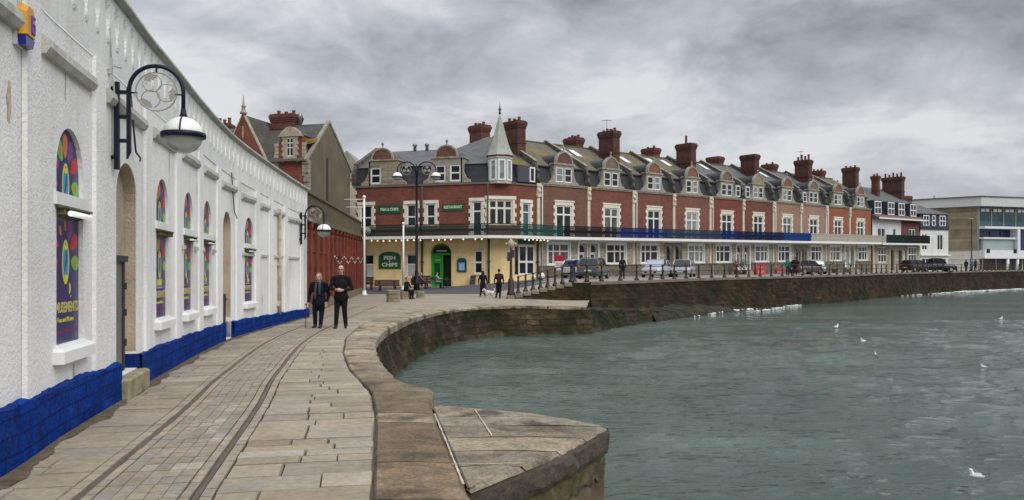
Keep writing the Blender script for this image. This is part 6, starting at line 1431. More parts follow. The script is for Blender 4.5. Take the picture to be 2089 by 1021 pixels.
# old lamp post with a sign plate at the start of the railing
lp = thing('lamp_post', (-.06, 46.45, .06), 'short old lamp post with a dark square notice beside the first railing posts', 'lamp post'); mb = MB()
mb.lathe([(.24, 0), (.24, .25), (.19, .35), (.17, 1.0), (.10, 1.1), (.075, 1.5), (.06, 2.5), (.09, 2.55), (.05, 2.65), (.05, 2.85)], (0, 0, 0), 10); mb.build('pole', flat('dark_brown_iron', (.03, .022, .018), .55), lp)
mb = MB(); mb.box(-.22, .02, -.07, -.04, 2.1, 2.62); mb.box(.04, .2, -.05, -.02, 2.3, 2.75); mb.build('notice', flat('dark_notice', (.03, .03, .055), .5), lp)
mb = MB(); mb.lathe([(.05, 2.85), (.16, 2.9), (.24, 3.15), (.10, 3.3), (.04, 3.4), (0, 3.5)], (0, 0, 0), 8); [mb.ell((x, 0, 3.08), .10, 8, 5) for x in (-.24, .24)]; mb.tube([(-.24, 0, 2.95), (.24, 0, 2.95)], .02, 6); mb.build('lantern', flat('pale_lantern_glass', (.34, .31, .26), .4), lp)
# white flagpoles
for u, v, vt, lab in ((743, 603, 404, 'tall slim white flagpole at the corner of the red shutters'), (823, 592, 458, 'shorter white pole between the chip shop sign and the lamp standard')):
    p = ground_at(u, v); h = EYE - (vt - V0) / F_PX * p.y - p.z; fp = thing('flagpole', p, lab, 'pole', 0, None); mb = MB(); mb.tube([(0, 0, 0), (0, 0, h)], .085, 10, r2=.06); mb.build('pole', FRAME_WHITE, fp)
    mb = MB(); mb.ell((0, 0, h + .05), .11, 10, 6); mb.lathe([(.22, 0), (.22, .08), (.13, .12), (.13, .3)], (0, 0, 0), 10); mb.build('fitting', FRAME_WHITE, fp)
    if u < 800:
        mb = MB(); mb.tube([(0, 0, h - .1), (-1.5, 1.2, h + .0)], .03, 5); mb.tube([(0, 0, h - .6), (-1.4, 1.2, h - .5)], .03, 5); mb.build('stay', FRAME_WHITE, fp)
# camera / floodlight at the end of the red row
fl_ = thing('floodlight', KX(Vector((KL, -.3, 4.35))), 'round grey floodlight on the end of the mossy parapet', 'floodlight'); mb = MB(); mb.ell((.15, -.2, 0), (.28, .28, .26), 12, 7); mb.build('lamp_body', flat('grey_casting', (.16, .15, .14), .5), fl_); mb = MB(); mb.tube([(-.15, .3, -.1), (.1, -.1, 0)], .04, 6); mb.build('bracket', BLACK_METAL, fl_)
# far lamp column on the street
p = Vector((70.6, 123.5, gz(70.6, 123.5))); lc = thing('lamp_column', p, 'plain dark lamp column in front of the stone theatre wall', 'lamp column'); mb = MB(); mb.lathe([(.16, 0), (.16, 1.4), (.1, 1.5), (.07, 7.9), (.05, 8.0)], (0, 0, 0), 10); mb.build('pole', BLACK_METAL, lc); mb = MB(); mb.box(-.5, .25, -.09, .09, 7.95, 8.15); mb.build('lantern', STEEL, lc); mb = MB(); mb.box(-.18, .18, -.12, .12, .3, 1.9); mb.build('bin_cabinet', flat('blue_grey_cabinet', (.12, .14, .25), .5), lc)
# benches seen from behind
WOOD = mat('dark_bench_wood', (.055, .028, .018), .6, var=.3, vs=3)
def bench(u0, u1, vb, vt, label, rz=0.):
    p = ground_at((u0 + u1) / 2, vb); w = (u1 - u0) / F_PX * p.y; h = (vb - vt) / F_PX * p.y; b = thing('bench', p, label, 'bench', rz, 'dark benches in front of the chip shop')
    mb = MB(); [mb.box(-w / 2, w / 2, -.06, -.02, h * f, h * (f + .16)) for f in (.45, .63, .81)]; mb.build('backrest', WOOD, b)
    mb = MB(); [mb.box(-w / 2, w / 2, -.0 + .13 * i, .11 + .13 * i, .40, .45) for i in range(4)]; mb.build('seat', WOOD, b)
    for x in (-w * .3, w * .3): mb = MB(); mb.loft([[(x - .07, -.08, 0), (x + .07, -.08, 0), (x + .07, .04, 0), (x - .07, .04, 0)], [(x - .06, -.06, h * .9), (x + .06, -.06, h * .9), (x + .06, -.02, h * .9), (x - .06, -.02, h * .9)]], 0, True, False); mb.box(x - .05, x + .05, .0, .5, .33, .40); mb.box(x - .05, x + .05, .42, .5, 0, .34); mb.build('leg', WOOD, b)
bench(764, 815, 595, 571, 'dark wooden bench facing the chip shop between the white poles'); bench(841, 879, 590, 562, 'dark wooden bench behind the lamp standard with a grey figure on it'); bench(736, 762, 592, 564, 'dark wooden bench half hidden behind the tall white flagpole')
BLOCK = mat('rough_stone_block', (.25, .20, .135), .9, var=.35, vs=3, bump=.7, bs=8)
for u0, u1, vb, vt, lab in ((788, 816, 617, 592, 'biggest rough stone block, nearest the walkway at the left of the seat row'), (817, 836, 611, 595, 'stone seat block carrying the seated person in black'), (849, 866, 609, 595, 'small stone block at the right end of the seat row')):
    p = ground_at((u0 + u1) / 2, vb); w = (u1 - u0) / F_PX * p.y; h = (vb - vt) / F_PX * p.y; b = thing('stone_block', p, lab, 'stone block', .15, 'stone blocks at the end of the walkway'); mb = MB(); r_ = random.Random(u0)
    mb.loft([[(sx * w / 2 * k + r_.uniform(-.02, .02), sy * w * .45 * k + r_.uniform(-.02, .02), z) for sx, sy in ((-1, -.6), (-.6, -1), (.6, -1), (1, -.6), (1, .6), (.6, 1), (-.6, 1), (-1, .6))] for z, k in ((-.05, 1.0), (h * .5, .98), (h * .93, .97), (h, .9))], 0, True, False); mb.build('block', BLOCK, b)
    mb = MB(); [mb.box(-w * .42, w * .42, -w * .46 - .004, -w * .44, h * f, h * f + .02) for f in (.35, .68)]; mb.build('tooling', mat('block_groove', (.16, .13, .09), .9), b)
# outdoor table by the entrance
p = ground_at(905, 590, 55); tb = thing('cafe_table', p, 'dark round cafe table by the green entrance', 'table'); mb = MB(); mb.lathe([(.45, .70), (.47, .72), (.47, .75), (.0, .76)], (0, 0, 0), 16); mb.build('tabletop', BLACK_METAL, tb); mb = MB(); mb.lathe([(.28, 0), (.26, .04), (.05, .08), (.04, .70)], (0, 0, 0), 10); mb.build('pedestal', BLACK_METAL, tb)
for u, lab in ((883, 'dark cafe chair left of the entrance, carrying the person in grey'), (917, 'empty dark cafe chair right of the cafe table')):
    p = ground_at(u, 589, 55); c = thing('cafe_chair', p, lab, 'chair', .3 if u < 900 else -1.2, 'cafe chairs by the entrance'); mb = MB(); mb.bbox(-.22, .22, -.22, .22, .42, .46, .02); mb.build('seat', BLACK_METAL, c); mb = MB(); mb.box(-.22, .22, -.24, -.21, .60, .90); [mb.box(x - .015, x + .015, -.24, -.21, .44, .62) for x in (-.2, .2)]; mb.build('backrest', BLACK_METAL, c)
    for sx in (-.19, .19):
        for sy in (-.19, .19): mb = MB(); mb.tube([(sx * 1.15, sy * 1.15, 0), (sx, sy, .42)], .016, 6); mb.build('leg', BLACK_METAL, c)
# navy coin telescope, estate board, red signs, white balls
p = Vector((3.55, 47.05, .97)); te = thing('telescope', p, 'navy blue coin telescope standing by the railing left of the grey car', 'telescope'); NAVB = flat('navy_blue_enamel', (.018, .016, .10), .4)
mb = MB(); mb.lathe([(.26, 0), (.25, .06), (.20, .12), (.16, .25), (.15, .8), (.12, .95)], (0, 0, 0), 12); mb.build('pedestal', NAVB, te); mb = MB(); mb.bbox(-.16, .16, -.13, .13, .92, 1.22, .04); mb.tube([(-.2, .25, 1.08), (.24, -.28, 1.2)], .10, 10); mb.build('telescope_head', NAVB, te)
p = Vector((terr(.35, -2.2).x, terr(.35, -2.2).y, .85)); es = thing('estate_board', p, 'red and white sale board on a dark post at the corner of the chip shop', 'sign'); RED = flat('sign_red', (.33, .008, .022), .5)
mb = MB(); mb.box(.32, .40, -.04, .04, 0, 2.2); mb.build('post', flat('dark_wood_post', (.03, .02, .018), .7), es); mb = MB(); mb.box(-.45, .38, -.07, -.042, 1.55, 2.05); mb.build('red_panel', RED, es); mb = MB(); mb.box(-.38, .32, -.07, -.042, .80, 1.54); mb.build('white_panel', flat('sign_white', (.62, .60, .60), .5), es)
mb = MB(); [mb.box(-.30, .24, -.075, -.071, z, z + .05) for z in (1.0, 1.15, 1.3)]; mb.build('print', RED, es)
def red_box(s, y, w, h, dep, label, nm='sign_box', white=True):
    q = terr(s, y); z = gz(q.x, q.y); b = thing(nm, (q.x, q.y, z), label, 'sign', TH - .5); mb = MB(); mb.loft([[(-w / 2, -dep / 2, .02), (w / 2, -dep / 2, .02), (w / 2, dep / 2, .02), (-w / 2, dep / 2, .02)], [(-w / 2, -.06, h), (w / 2, -.06, h), (w / 2, .06, h), (-w / 2, .06, h)]], 0, True, False); mb.build('board', RED, b)
    mb = MB(); k = (dep / 2 - .06) / h
    for f0, f1, x in ((.62, .80, .2), (.18, .48, .34)): mb.face([(-w * x, -dep / 2 + k * h * f0 - .015, h * f0), (w * x, -dep / 2 + k * h * f0 - .015, h * f0), (w * x, -dep / 2 + k * h * f1 - .015, h * f1), (-w * x, -dep / 2 + k * h * f1 - .015, h * f1)])
    mb.build('panel', flat('faded_red_panel', (.42, .10, .09), .5), b); return b
def on_terr(u, y):                                                        # arc along the terrace line (offset y) seen at column u
    r = (u - U0) / F_PX; x0, y0 = terr(0, y).x, terr(0, y).y; return (r * y0 - x0) / (TD.x - r * TD.y)
red_box(on_terr(1550, -5), -5, 1.05, 1.15, .6, 'large bright red pavement sign in front of the dark red house'); red_box(on_terr(1590, -1.8), -1.8, .9, .7, .35, 'low dull red sign board by the tan house wall')
for u, v, lab in ((1088, 566, 'white ball ornament on the left of the two behind the railing'), (1105, 564, 'larger white ball ornament behind the railing near the sale board')):
    Y = 60.; q = at(u, v, Y); z = gz(q.x, q.y); b = thing('ball_ornament', (q.x, q.y, z), lab, 'ornament'); h = q.z - z; mb = MB(); mb.tube([(0, 0, 0), (0, 0, max(.1, h - .2))], .06, 8); mb.build('stem', BLACK_METAL, b); mb = MB(); mb.ell((0, 0, h), .26 if u > 1100 else .2, 12, 8); mb.build('ball', flat('white_ball', (.62, .60, .55), .5), b)
# pots and planters by the doors
for u, yy, c, lab in ((1502, -.9, (.18, .05, .03), 'reddish leafy shrub in a pot by the white arched doors'), (1519, -1.0, (.05, .09, .03), 'small green shrub in a pot by the white arched doors'), (1702, -1.2, (.30, .26, .2), 'pale dry shrub in a pot below the cream balcony')):
    s = on_terr(u, yy); q = terr(s, yy); z = gz(q.x, q.y); sh = thing('potted_shrub', (q.x, q.y, z), lab, 'plant'); mb = MB(); mb.lathe([(.2, 0), (.28, .45), (.3, .5), (.0, .45)], (0, 0, 0), 10); mb.build('pot', POT, sh); mb = MB(); r_ = random.Random(u)
    for k in range(260):
        d = Vector((r_.gauss(0, 1), r_.gauss(0, 1), r_.gauss(0, 1))).normalized() * r_.uniform(.15, .5) ; c_ = Vector((0, 0, 1.1)) + Vector((d.x, d.y, d.z * 1.3)); u_ = Vector((r_.uniform(-1, 1), r_.uniform(-1, 1), r_.uniform(-1, 1))).normalized() * .07; v_ = u_.cross(Vector((r_.uniform(-1, 1), r_.uniform(-1, 1), 1))).normalized() * .04
        mb.face([c_ - u_, c_ + v_, c_ + u_, c_ - v_])
    mb.build('foliage', mat('leaf_%d' % u, c, .7, var=.4, vs=6), sh)

# ------------------------------------------------------------------ cars
TYRE = flat('tyre_rubber', (.012, .012, .012), .85); CARGLASS = glass('car_glass', (.012, .014, .017), .08); HL = flat('headlamp_lens', (.6, .62, .64), .1); TL = flat('tail_lamp_lens', (.36, .015, .02), .2); PLASTIC = flat('black_plastic', (.015, .015, .017), .6); PLATE = flat('number_plate', (.55, .55, .45), .5)
def car(x, y, z, heading, col, label, kind='hatch', L_=4.1, H=1.48, wd=1.74, rough=.28, cover=None):
    """heading: angle of the nose, 0 = +x; local +x is forward"""
    root = thing('parked_car', (x, y, z), label, 'car', heading, 'cars parked along the seafront')
    paint = mat('car_paint_' + label.split()[0] + '_%d' % int(x * 10), col, rough, var=.06, spec=.6, metal=.25); h2 = wd / 2; l2 = L_ / 2
    belt = .60 * H + .02
    if kind == 'hatch': cab = [(-l2 + .02, belt + .02, .88), (-l2 + .38, H - .10, .74), (-l2 + .75, H, .74), (.1, H, .75), (.50, H - .06, .76), (1.10, belt + .03, .86)]
    elif kind == 'pickup': cab = [(-.55, belt, .88), (-.45, H - .05, .78), (-.2, H, .76), (.35, H, .76), (.65, H - .05, .78), (1.2, belt + .02, .88)]
    else: cab = [(-l2 + .45, belt + .03, .86), (-l2 + 1.1, H - .08, .74), (-.5, H, .73), (.1, H, .73), (.4, H - .06, .75), (1.05, belt + .03, .86)]
    st = [(-l2, .30, .56 * H, .80), (-l2 + .08, .24, belt, .94), (-l2 + .5, .22, belt + .02, 1), (0, .22, belt + .02, 1), (1.0, .22, belt, 1), (l2 - .75, .22, belt - .08, .98), (l2 - .25, .24, belt - .2, .92), (l2 - .03, .28, .50 * H - .02, .80), (l2, .32, .42 * H, .74)]
    mb = MB(); rings = []
    for xx, zb_, zt, k in st:
        hh = h2 * k; rings.append([(xx, -hh * .92, zb_), (xx, -hh, zb_ + .14), (xx, -hh * 1.0, zb_ + (zt - zb_) * .62), (xx, -hh * .93, zt - .03), (xx, -hh * .8, zt), (xx, hh * .8, zt), (xx, hh * .93, zt - .03), (xx, hh, zb_ + (zt - zb_) * .62), (xx, hh, zb_ + .14), (xx, hh * .92, zb_)])
    mb.loft(rings, 0, True, True)
    # roof and pillars
    rr_ = [[(xx, -h2 * k, zz - .0), (xx, -h2 * k * .93, zz + .012), (xx, 0, zz + .03), (xx, h2 * k * .93, zz + .012), (xx, h2 * k, zz)] for xx, zz, k in cab[1:-1]]
    mb.grid(rr_, 0)
    def P(i, s_, e=0): xx, zz, k = cab[i]; return Vector((xx, s_ * h2 * (k + e), zz))
    for s_ in (-1, 1):
        for i, j in ((0, 1), (5, 4)): mb.tube([P(i, s_, .0), P(j, s_)], .055, 6)
        mx_ = lerp(cab[1][0], cab[4][0], .5); mb.tube([(mx_, s_ * h2 * .89, belt), (mx_, s_ * h2 * .76, H - .05)], .045, 6)
    if kind == 'pickup':
        mb.box(-l2 + .1, -.6, -h2 * .98, -h2 * .88, belt - .1, belt + .12); mb.box(-l2 + .1, -.6, h2 * .88, h2 * .98, belt - .1, belt + .12)
    body = mb.build('body', paint, root)
    mb = MB()
    for s_ in (-1, 1): mb.face([P(0, s_, -.02) + Vector((.05, 0, 0)), P(5, s_, -.02) + Vector((-.05, 0, 0)), P(4, s_, -.01), P(3, s_, -.01), P(2, s_, -.01), P(1, s_, -.01)])
    mb.build('side_window', CARGLASS, root)
    for nm, i, j in (('rear_window', 0, 1), ('windscreen', 5, 4)):
        mb = MB(); mb.face([P(i, -1, -.04), P(i, 1, -.04), P(j, 1, -.03), P(j, -1, -.03)]); mb.build(nm, cover if (cover and nm == 'windscreen') else CARGLASS, root)
    for sx in (-l2 + .75, l2 - .82):
        for s_ in (-1, 1):
            mb = MB(); prof = [(.20, -.10), (.29, -.10), (.315, -.07), (.315, .07), (.29, .10), (.20, .10)]
            mb.loft([[(sx + r_ * math.cos(q * math.pi / 9), s_ * (h2 - .10) + w_, .315 + r_ * math.sin(q * math.pi / 9)) for q in range(18)] for r_, w_ in prof], 0, True, True); wl_ = mb.build('wheel', TYRE, root)
            mb = MB(); yy = s_ * (h2 + .004); mb.loft([[(sx + r_ * math.cos(q * math.pi / 9), yy + d_ * s_, .315 + r_ * math.sin(q * math.pi / 9)) for q in range(18)] for r_, d_ in ((.205, -.0), (.19, .012), (.08, -.01), (.03, .01))], 0, True, False); mb.build('rim', STEEL, wl_)
            mb = MB(); mb.loft([[(sx + .36 * math.cos(math.pi * q / 10), s_ * h2 * 1.003, .33 + .36 * math.sin(math.pi * q / 10)) for q in range(11)] + [(sx + .30 * math.cos(math.pi * q / 10), s_ * h2 * 1.003, .33 + .30 * math.sin(math.pi * q / 10)) for q in range(10, -1, -1)]] * 1 + [[(sx + .36 * math.cos(math.pi * q / 10), s_ * h2 * .97, .33 + .36 * math.sin(math.pi * q / 10)) for q in range(11)] + [(sx + .30 * math.cos(math.pi * q / 10), s_ * h2 * .97, .33 + .30 * math.sin(math.pi * q / 10)) for q in range(10, -1, -1)]], 0, True, False); mb.build('wheel_arch', PLASTIC, root)
    for s_ in (-1, 1):
        mb = MB(); mb.ell((l2 - .20, s_ * h2 * .68, belt - .27), (.20, .20, .09), 10, 6); mb.build('headlight', HL, root)
        mb = MB(); mb.ell((-l2 + .10, s_ * h2 * .80, belt - .08), (.13, .14, .17), 10, 6); mb.build('tail_light', TL, root)
        mb = MB(); mb.ell((.95, s_ * (h2 + .08), belt + .08), (.07, .11, .07), 8, 5); mb.build('wing_mirror', paint, root)
    mb = MB(); mb.box(l2 - .10, l2 + .012, -h2 * .55, h2 * .55, .36, .50); mb.build('grille', PLASTIC, root); mb = MB(); mb.box(-l2 - .012, -l2 + .1, -h2 * .75, h2 * .75, .30, .42); mb.build('rear_bumper_trim', PLASTIC, root)
    mb = MB(); mb.box(l2 - .02, l2 + .03, -.26, .26, .40, .51); mb.build('number_plate', PLATE, root); mb = MB(); mb.box(-l2 - .03, -l2 + .02, -.26, .26, .56, .67); mb.build('rear_plate', PLATE, root)
    return root
def car_at(u, Y, *a, **k): x = xat(u, Y); return car(x, Y, gz(x, Y) + .0, *a, **k)
SCREENCOVER = flat('pale_blue_screen_cover', (.36, .40, .48), .7)
car_at(1211, 60, R(72), (.10, .125, .125), 'grey green hatchback with red tail lights seen from behind', 'hatch', 4.0, 1.55)
car_at(1184, 65.5, R(60), (.55, .56, .58), 'white car mostly hidden to the left of the grey hatchback', 'hatch', 3.9, 1.5)
car_at(1340, 66.5, R(246), (.40, .41, .43), 'silver saloon with a pale cover across its windscreen', 'saloon', 4.4, 1.48, cover=SCREENCOVER)
car_at(1394, 68.5, R(250), (.34, .35, .37), 'silver hatchback right of the covered windscreen car', 'hatch', 3.9, 1.46)
car_at(1645, 84.5, R(30), (.085, .065, .07), 'dark plum car behind the two walkers near the cream balcony', 'hatch', 4.0, 1.45)
car_at(1667, 86.5, R(252), (.26, .26, .27), 'grey car with a pale reflection painted on its screen facing the sea below the cream balcony', 'hatch', 3.8, 1.45, cover=flat('bright_screen_reflection', (.7, .72, .75), .3))  # no cover here: flat pale windscreen colour stands in for a reflection
car_at(1866, 107.5, R(35), (.022, .010, .012), 'black and maroon estate car at the far end of the terrace', 'hatch', 4.5, 1.6)
car_at(1907, 109.5, R(-6), (.014, .014, .016), 'large black pickup car at the end of the street', 'pickup', 5.2, 1.85, 1.9)

# ------------------------------------------------------------------ people and animals
def cap_(bm, p1, r1, p2, r2):
    p1, p2 = Vector(p1), Vector(p2); t = bmesh.new()
    for p, r in ((p1, r1), (p2, r2)): bmesh.ops.create_icosphere(t, subdivisions=2, radius=r, matrix=Matrix.Translation(p))
    bmesh.ops.convex_hull(t, input=t.verts[:]); me = bpy.data.meshes.new('t'); 
    dead = [v for v in t.verts if not v.link_faces]; bmesh.ops.delete(t, geom=dead, context='VERTS'); t.to_mesh(me); t.free(); bm.from_mesh(me); bpy.data.meshes.remove(me)
def ell_(bm, c, r, rot=None):
    m = Matrix.Translation(Vector(c)) @ (rot.to_matrix().to_4x4() if rot else Matrix.Identity(4)) @ Matrix.Diagonal((*r, 1)); bmesh.ops.create_icosphere(bm, subdivisions=3, radius=1, matrix=m)
def organic(name, prims, voxel, mats, assign, parent, smooth=3):
    bm = bmesh.new()
    for p in prims:
        if p[0] == 'c': cap_(bm, *p[1:])
        else: ell_(bm, *p[1:])
    me = bpy.data.meshes.new(name); bm.to_mesh(me); bm.free(); o = bpy.data.objects.new(name, me); COL.objects.link(o)
    md = o.modifiers.new('r', 'REMESH'); md.mode = 'VOXEL'; md.voxel_size = voxel; md.use_smooth_shade = True
    if smooth: s = o.modifiers.new('s', 'SMOOTH'); s.iterations = smooth; s.factor = .45
    dg = bpy.context.evaluated_depsgraph_get(); m2 = bpy.data.meshes.new_from_object(o.evaluated_get(dg)); o.modifiers.clear(); o.data = m2; bpy.data.meshes.remove(me)
    m2.materials.clear(); [m2.materials.append(m) for m in mats]
    for f in m2.polygons: f.use_smooth = True; f.material_index = assign(f.center)
    o.parent = parent; return o
def CLOTH(n, c): return mat('cloth_' + n, c, .9, var=.2, vs=9, spec=.15)
def person(loc, rz, label, H=1.74, top=(.012, .012, .015), bottom=(.012, .012, .016), hair=(.05, .03, .02), pose='stand', coat=.0, group=None, bald=False, vox=.022, build=1.0, arms=None, legs=None, hairlen=0., scarf=None, hood=False, shoes=(.012, .01, .01), name='person'):
    """local: faces -y, feet at z = 0"""
    root = thing('person', loc, label, 'person', rz, group); P = []; h = H
    sit = pose == 'sit'; hz = .46 if sit else .525 * h; tl = Vector((0, -.06 if sit else -.01, 0)) if pose != 'lean' else Vector((0, -.3, -.1))
    def tz(f): return hz + (f - .525) * h
    sh = Vector((0, 0, tz(.80))) + tl; ck = Vector((0, .01, tz(.70))) + tl * .8; nk = Vector((0, -.005, tz(.855))) + tl * 1.15; hd = Vector((0, -.03, tz(.925))) + tl * 1.3
    b = build
    P += [('e', (0, .0, hz + .01), (.155 * b, .115 * b, .13)), ('c', (0, 0, hz + .05), .125 * b, ck, .135 * b), ('e', ck, (.175 * b, .125 * b, .17)), ('c', sh + Vector((-.13 * b, 0, 0)), .07, sh + Vector((.13 * b, 0, 0)), .07), ('c', sh, .08, nk, .055), ('c', nk, .054, hd + Vector((0, 0, -.05)), .052)]
    # head: skull, jaw, nose, brow, ears
    P += [('e', hd + Vector((0, .015, .025)), (.076, .094, .092)), ('e', hd + Vector((0, -.02, -.045)), (.056, .066, .062)), ('c', hd + Vector((0, -.078, .015)), .012, hd + Vector((0, -.102, -.018)), .016), ('c', hd + Vector((-.03, -.078, .028)), .012, hd + Vector((.03, -.078, .028)), .012), ('e', hd + Vector((-.077, .01, -.005)), (.012, .02, .03)), ('e', hd + Vector((.077, .01, -.005)), (.012, .02, .03)), ('c', hd + Vector((-.02, -.078, -.052)), .010, hd + Vector((.02, -.078, -.052)), .010)]
    if legs is None:
        legs = [((s_ * .10, -.42, hz + .0), (s_ * .11, -.40, .09)) for s_ in (-1, 1)] if sit else [((s_ * .095, -.02 + .0, .285 * h), (s_ * .10, .01, .075)) for s_ in (-1, 1)]
    for s_, (kn, an) in zip((-1, 1), legs):
        P += [('c', (s_ * .085, 0, hz - .01), .098 * b, kn, .074), ('c', kn, .074, an, .056), ('c', Vector(an) + Vector((0, .03, -.03)), .042, Vector(an) + Vector((s_ * .02, -.15, -.045)), .034), ('e', Vector(an) + Vector((0, -.05, -.045)), (.042, .10, .03))]
    if arms is None: arms = [((s_ * .255, .03, tz(.625)), (s_ * .26, -.05, tz(.475))) for s_ in (-1, 1)]
    for s_, (el, wr) in zip((-1, 1), arms):
        s0 = sh + Vector((s_ * .175 * b, 0, -.01)); P += [('c', s0, .062 * b, el, .048), ('c', el, .048, wr, .034)]
        w = Vector(wr); d = (w - Vector(el)).normalized(); side = d.cross(Vector((0, 1, 0)) if abs(d.y) < .8 else Vector((0, 0, 1))).normalized(); nrm = d.cross(side).normalized()
        P += [('c', w, .027, w + d * .075, .034)]
        for q in range(4):
            f0 = w + d * .085 + side * (-.030 + .02 * q); l_ = (.055, .068, .064, .048)[q]; f1 = f0 + d * l_ * .6 + nrm * .012; P += [('c', f0, .0125, f1, .0115), ('c', f1, .0115, f1 + d * l_ * .35 + nrm * .028, .0105)]
        th_ = w + d * .03 + side * -.034; P += [('c', w + d * .02 + side * -.02, .015, th_ + d * .03 + side * -.012, .013), ('c', th_ + d * .03 + side * -.012, .013, th_ + d * .062 + nrm * .01, .011)]
    if coat:
        P += [('c', (0, 0, hz + .10), .15 * b, (0, .0, hz - coat), .17 * b), ('e', (-.06, 0, hz - coat * .9), (.14 * b, .13 * b, .08)), ('e', (.06, 0, hz - coat * .9), (.14 * b, .13 * b, .08))]
    wz = hz + .02 - coat; wrs = [Vector(w) for _, w in arms]; ez = [(Vector(e), Vector(w)) for e, w in arms]
    def assign(c):
        if (c - hd).length < .135 or (c.z > nk.z - .01 and (c - nk).length < .10): return 0
        for e, w in ez:
            d = (w - e).normalized()
            if (c - w).dot(d) > -.01 and ((c - w) - d * (c - w).dot(d)).length < .055 and (c - w).length < .22: return 0
        if min((c - Vector(a)).length for _, a in legs) < .21 and c.z < max(a[2] for _, a in legs) + .03 and c.z < .13: return 3
        if sit: return 1 if c.z > hz + .06 or c.y > .05 else 2
        return 1 if c.z > wz or any((c - w).length < .14 or (c - (e + w) / 2).length < .2 for e, w in ez) else 2
    mats = [SKIN, CLOTH('t_%.3f_%.3f_%.3f' % top, top), CLOTH('b_%.3f_%.3f_%.3f' % bottom, bottom), flat('shoe_leather', shoes, .5)]
    organic('body', P, vox, mats, assign, root, 2)
    # hair
    hp = [('e', hd + Vector((0, .028, .045)), (.083, .092, .083)), ('e', hd + Vector((0, .06, -.0)), (.074, .06, .075))]
    if bald: hp = [('e', hd + Vector((0, .045, .012)), (.080, .078, .062)), ('e', hd + Vector((0, .02, .066)), (.066, .078, .052))]
    if hairlen: hp += [('c', hd + Vector((0, .065, .0)), .075, hd + Vector((0, .085, -hairlen)), .085)] + [('c', hd + Vector((s_ * .065, .02, .02)), .035, hd + Vector((s_ * .075, .02, -hairlen * .8)), .035) for s_ in (-1, 1)]
    if hood: hp += [('e', hd + Vector((0, .03, .02)), (.11, .11, .13))]
    organic('hair', hp, .014, [mat('hair_%.2f_%.2f' % (hair[0], hair[2]), hair, .75, var=.3, vs=14)], lambda c: 0, root, 1)
    mb = MB()
    for s_ in (-1, 1): mb.ell(hd + Vector((s_ * .031, -.083, .008)), (.011, .008, .007), 8, 5)
    mb.build('eyes', flat('dark_eyes', (.02, .016, .014), .3), root)
    if scarf:
        mb = MB(); n_ = nk + Vector((0, -.01, -.065)); mb.tube([n_ + Vector((.085 * math.cos(q * .4), .085 * math.sin(q * .4), .012 * math.sin(q))) for q in range(17)], .03, 8)
        mb.tube([n_ + Vector((-.05, -.085, 0)), ck + Vector((-.06, -.15, .03)), Vector((-.065, -.165, hz + .1)), Vector((-.07, -.165, hz - .02))], .032, 8); mb.tube([n_ + Vector((.05, -.085, 0)), ck + Vector((.055, -.15, .03)), Vector((.05, -.165, hz + .12))], .035, 8); mb.build('scarf', CLOTH('scarf', scarf), root)
    return root
HZ = lambda h: .525 * h
p = ground_at(696, 670, 20, 30); gp = 'couple walking on the stone walkway'
h = 1.76; man = person(p, R(4), 'tall white-haired man in black with sunglasses, holding his hands together while walking', h, bald=True, hair=(.62, .58, .53), group=gp, vox=.014, build=1.12, coat=.06, bottom=(.010, .010, .012),
    arms=[((-.31, -.0, h * .625), (-.10, -.27, h * .615)), ((.31, .0, h * .625), (.08, -.27, h * .605))], legs=[((-.11, -.05, .285 * h), (-.13, -.10, .075)), ((.09, .0, .285 * h), (.12, .06, .075))])
mb = MB(); hd = Vector((0, -.03 - .013, HZ(h) + .4 * h))
for s_ in (-1, 1): mb.ell(hd + Vector((s_ * .032, -.092, .010)), (.026, .008, .018), 10, 6); mb.tube([hd + Vector((s_ * .055, -.085, .012)), hd + Vector((s_ * .082, .0, .01))], .004, 5)
mb.tube([hd + Vector((-.01, -.098, .014)), hd + Vector((.01, -.098, .014))], .004, 5); mb.build('sunglasses', flat('dark_sunglasses', (.03, .018, .016), .15), man)
mb = MB(); mb.ell((-.01, -.36, h * .612), (.055, .045, .05), 12, 8); tag(mb.build('held_cone', flat('pale_paper', (.5, .36, .30), .7)), 'small pale wrapped snack held in both hands by the man in black', 'snack').location = (0, 0, 0)
o = bpy.data.objects['held_cone']; o.location = p; o.rotation_euler = (0, 0, R(4))
p = ground_at(651, 669, 20, 30); h = 1.54
person(p, R(-3), 'shorter woman in a dark navy coat and grey scarf walking beside the man in black', h, top=(.010, .011, .022), bottom=(.008, .010, .022), hair=(.20, .15, .12), coat=.12, scarf=(.055, .055, .065), hairlen=.08, group=gp, vox=.014, build=1.10,
    arms=[((-.28, .02, h * .60), (-.30, -.06, h * .45)), ((.27, .03, h * .60), (.24, -.05, h * .46))], legs=[((-.10, -.06, .285 * h), (-.10, -.03, .075)), ((.08, -.02, .285 * h), (.07, -.10, .075))])
wk = thing('walking_stick', p + Vector((-.34, -.16, 0)), 'thin walking stick in the right hand of the woman in the navy coat', 'walking stick'); mb = MB(); mb.tube([(0, 0, 0), (.015, .02, h * .43)], .011, 8); mb.build('shaft', BLACK_METAL, wk); mb = MB(); mb.tube([(.015, .02, h * .43), (.015, -.03, h * .44), (.015, -.07, h * .42)], .014, 8); mb.build('handle', BLACK_METAL, wk)
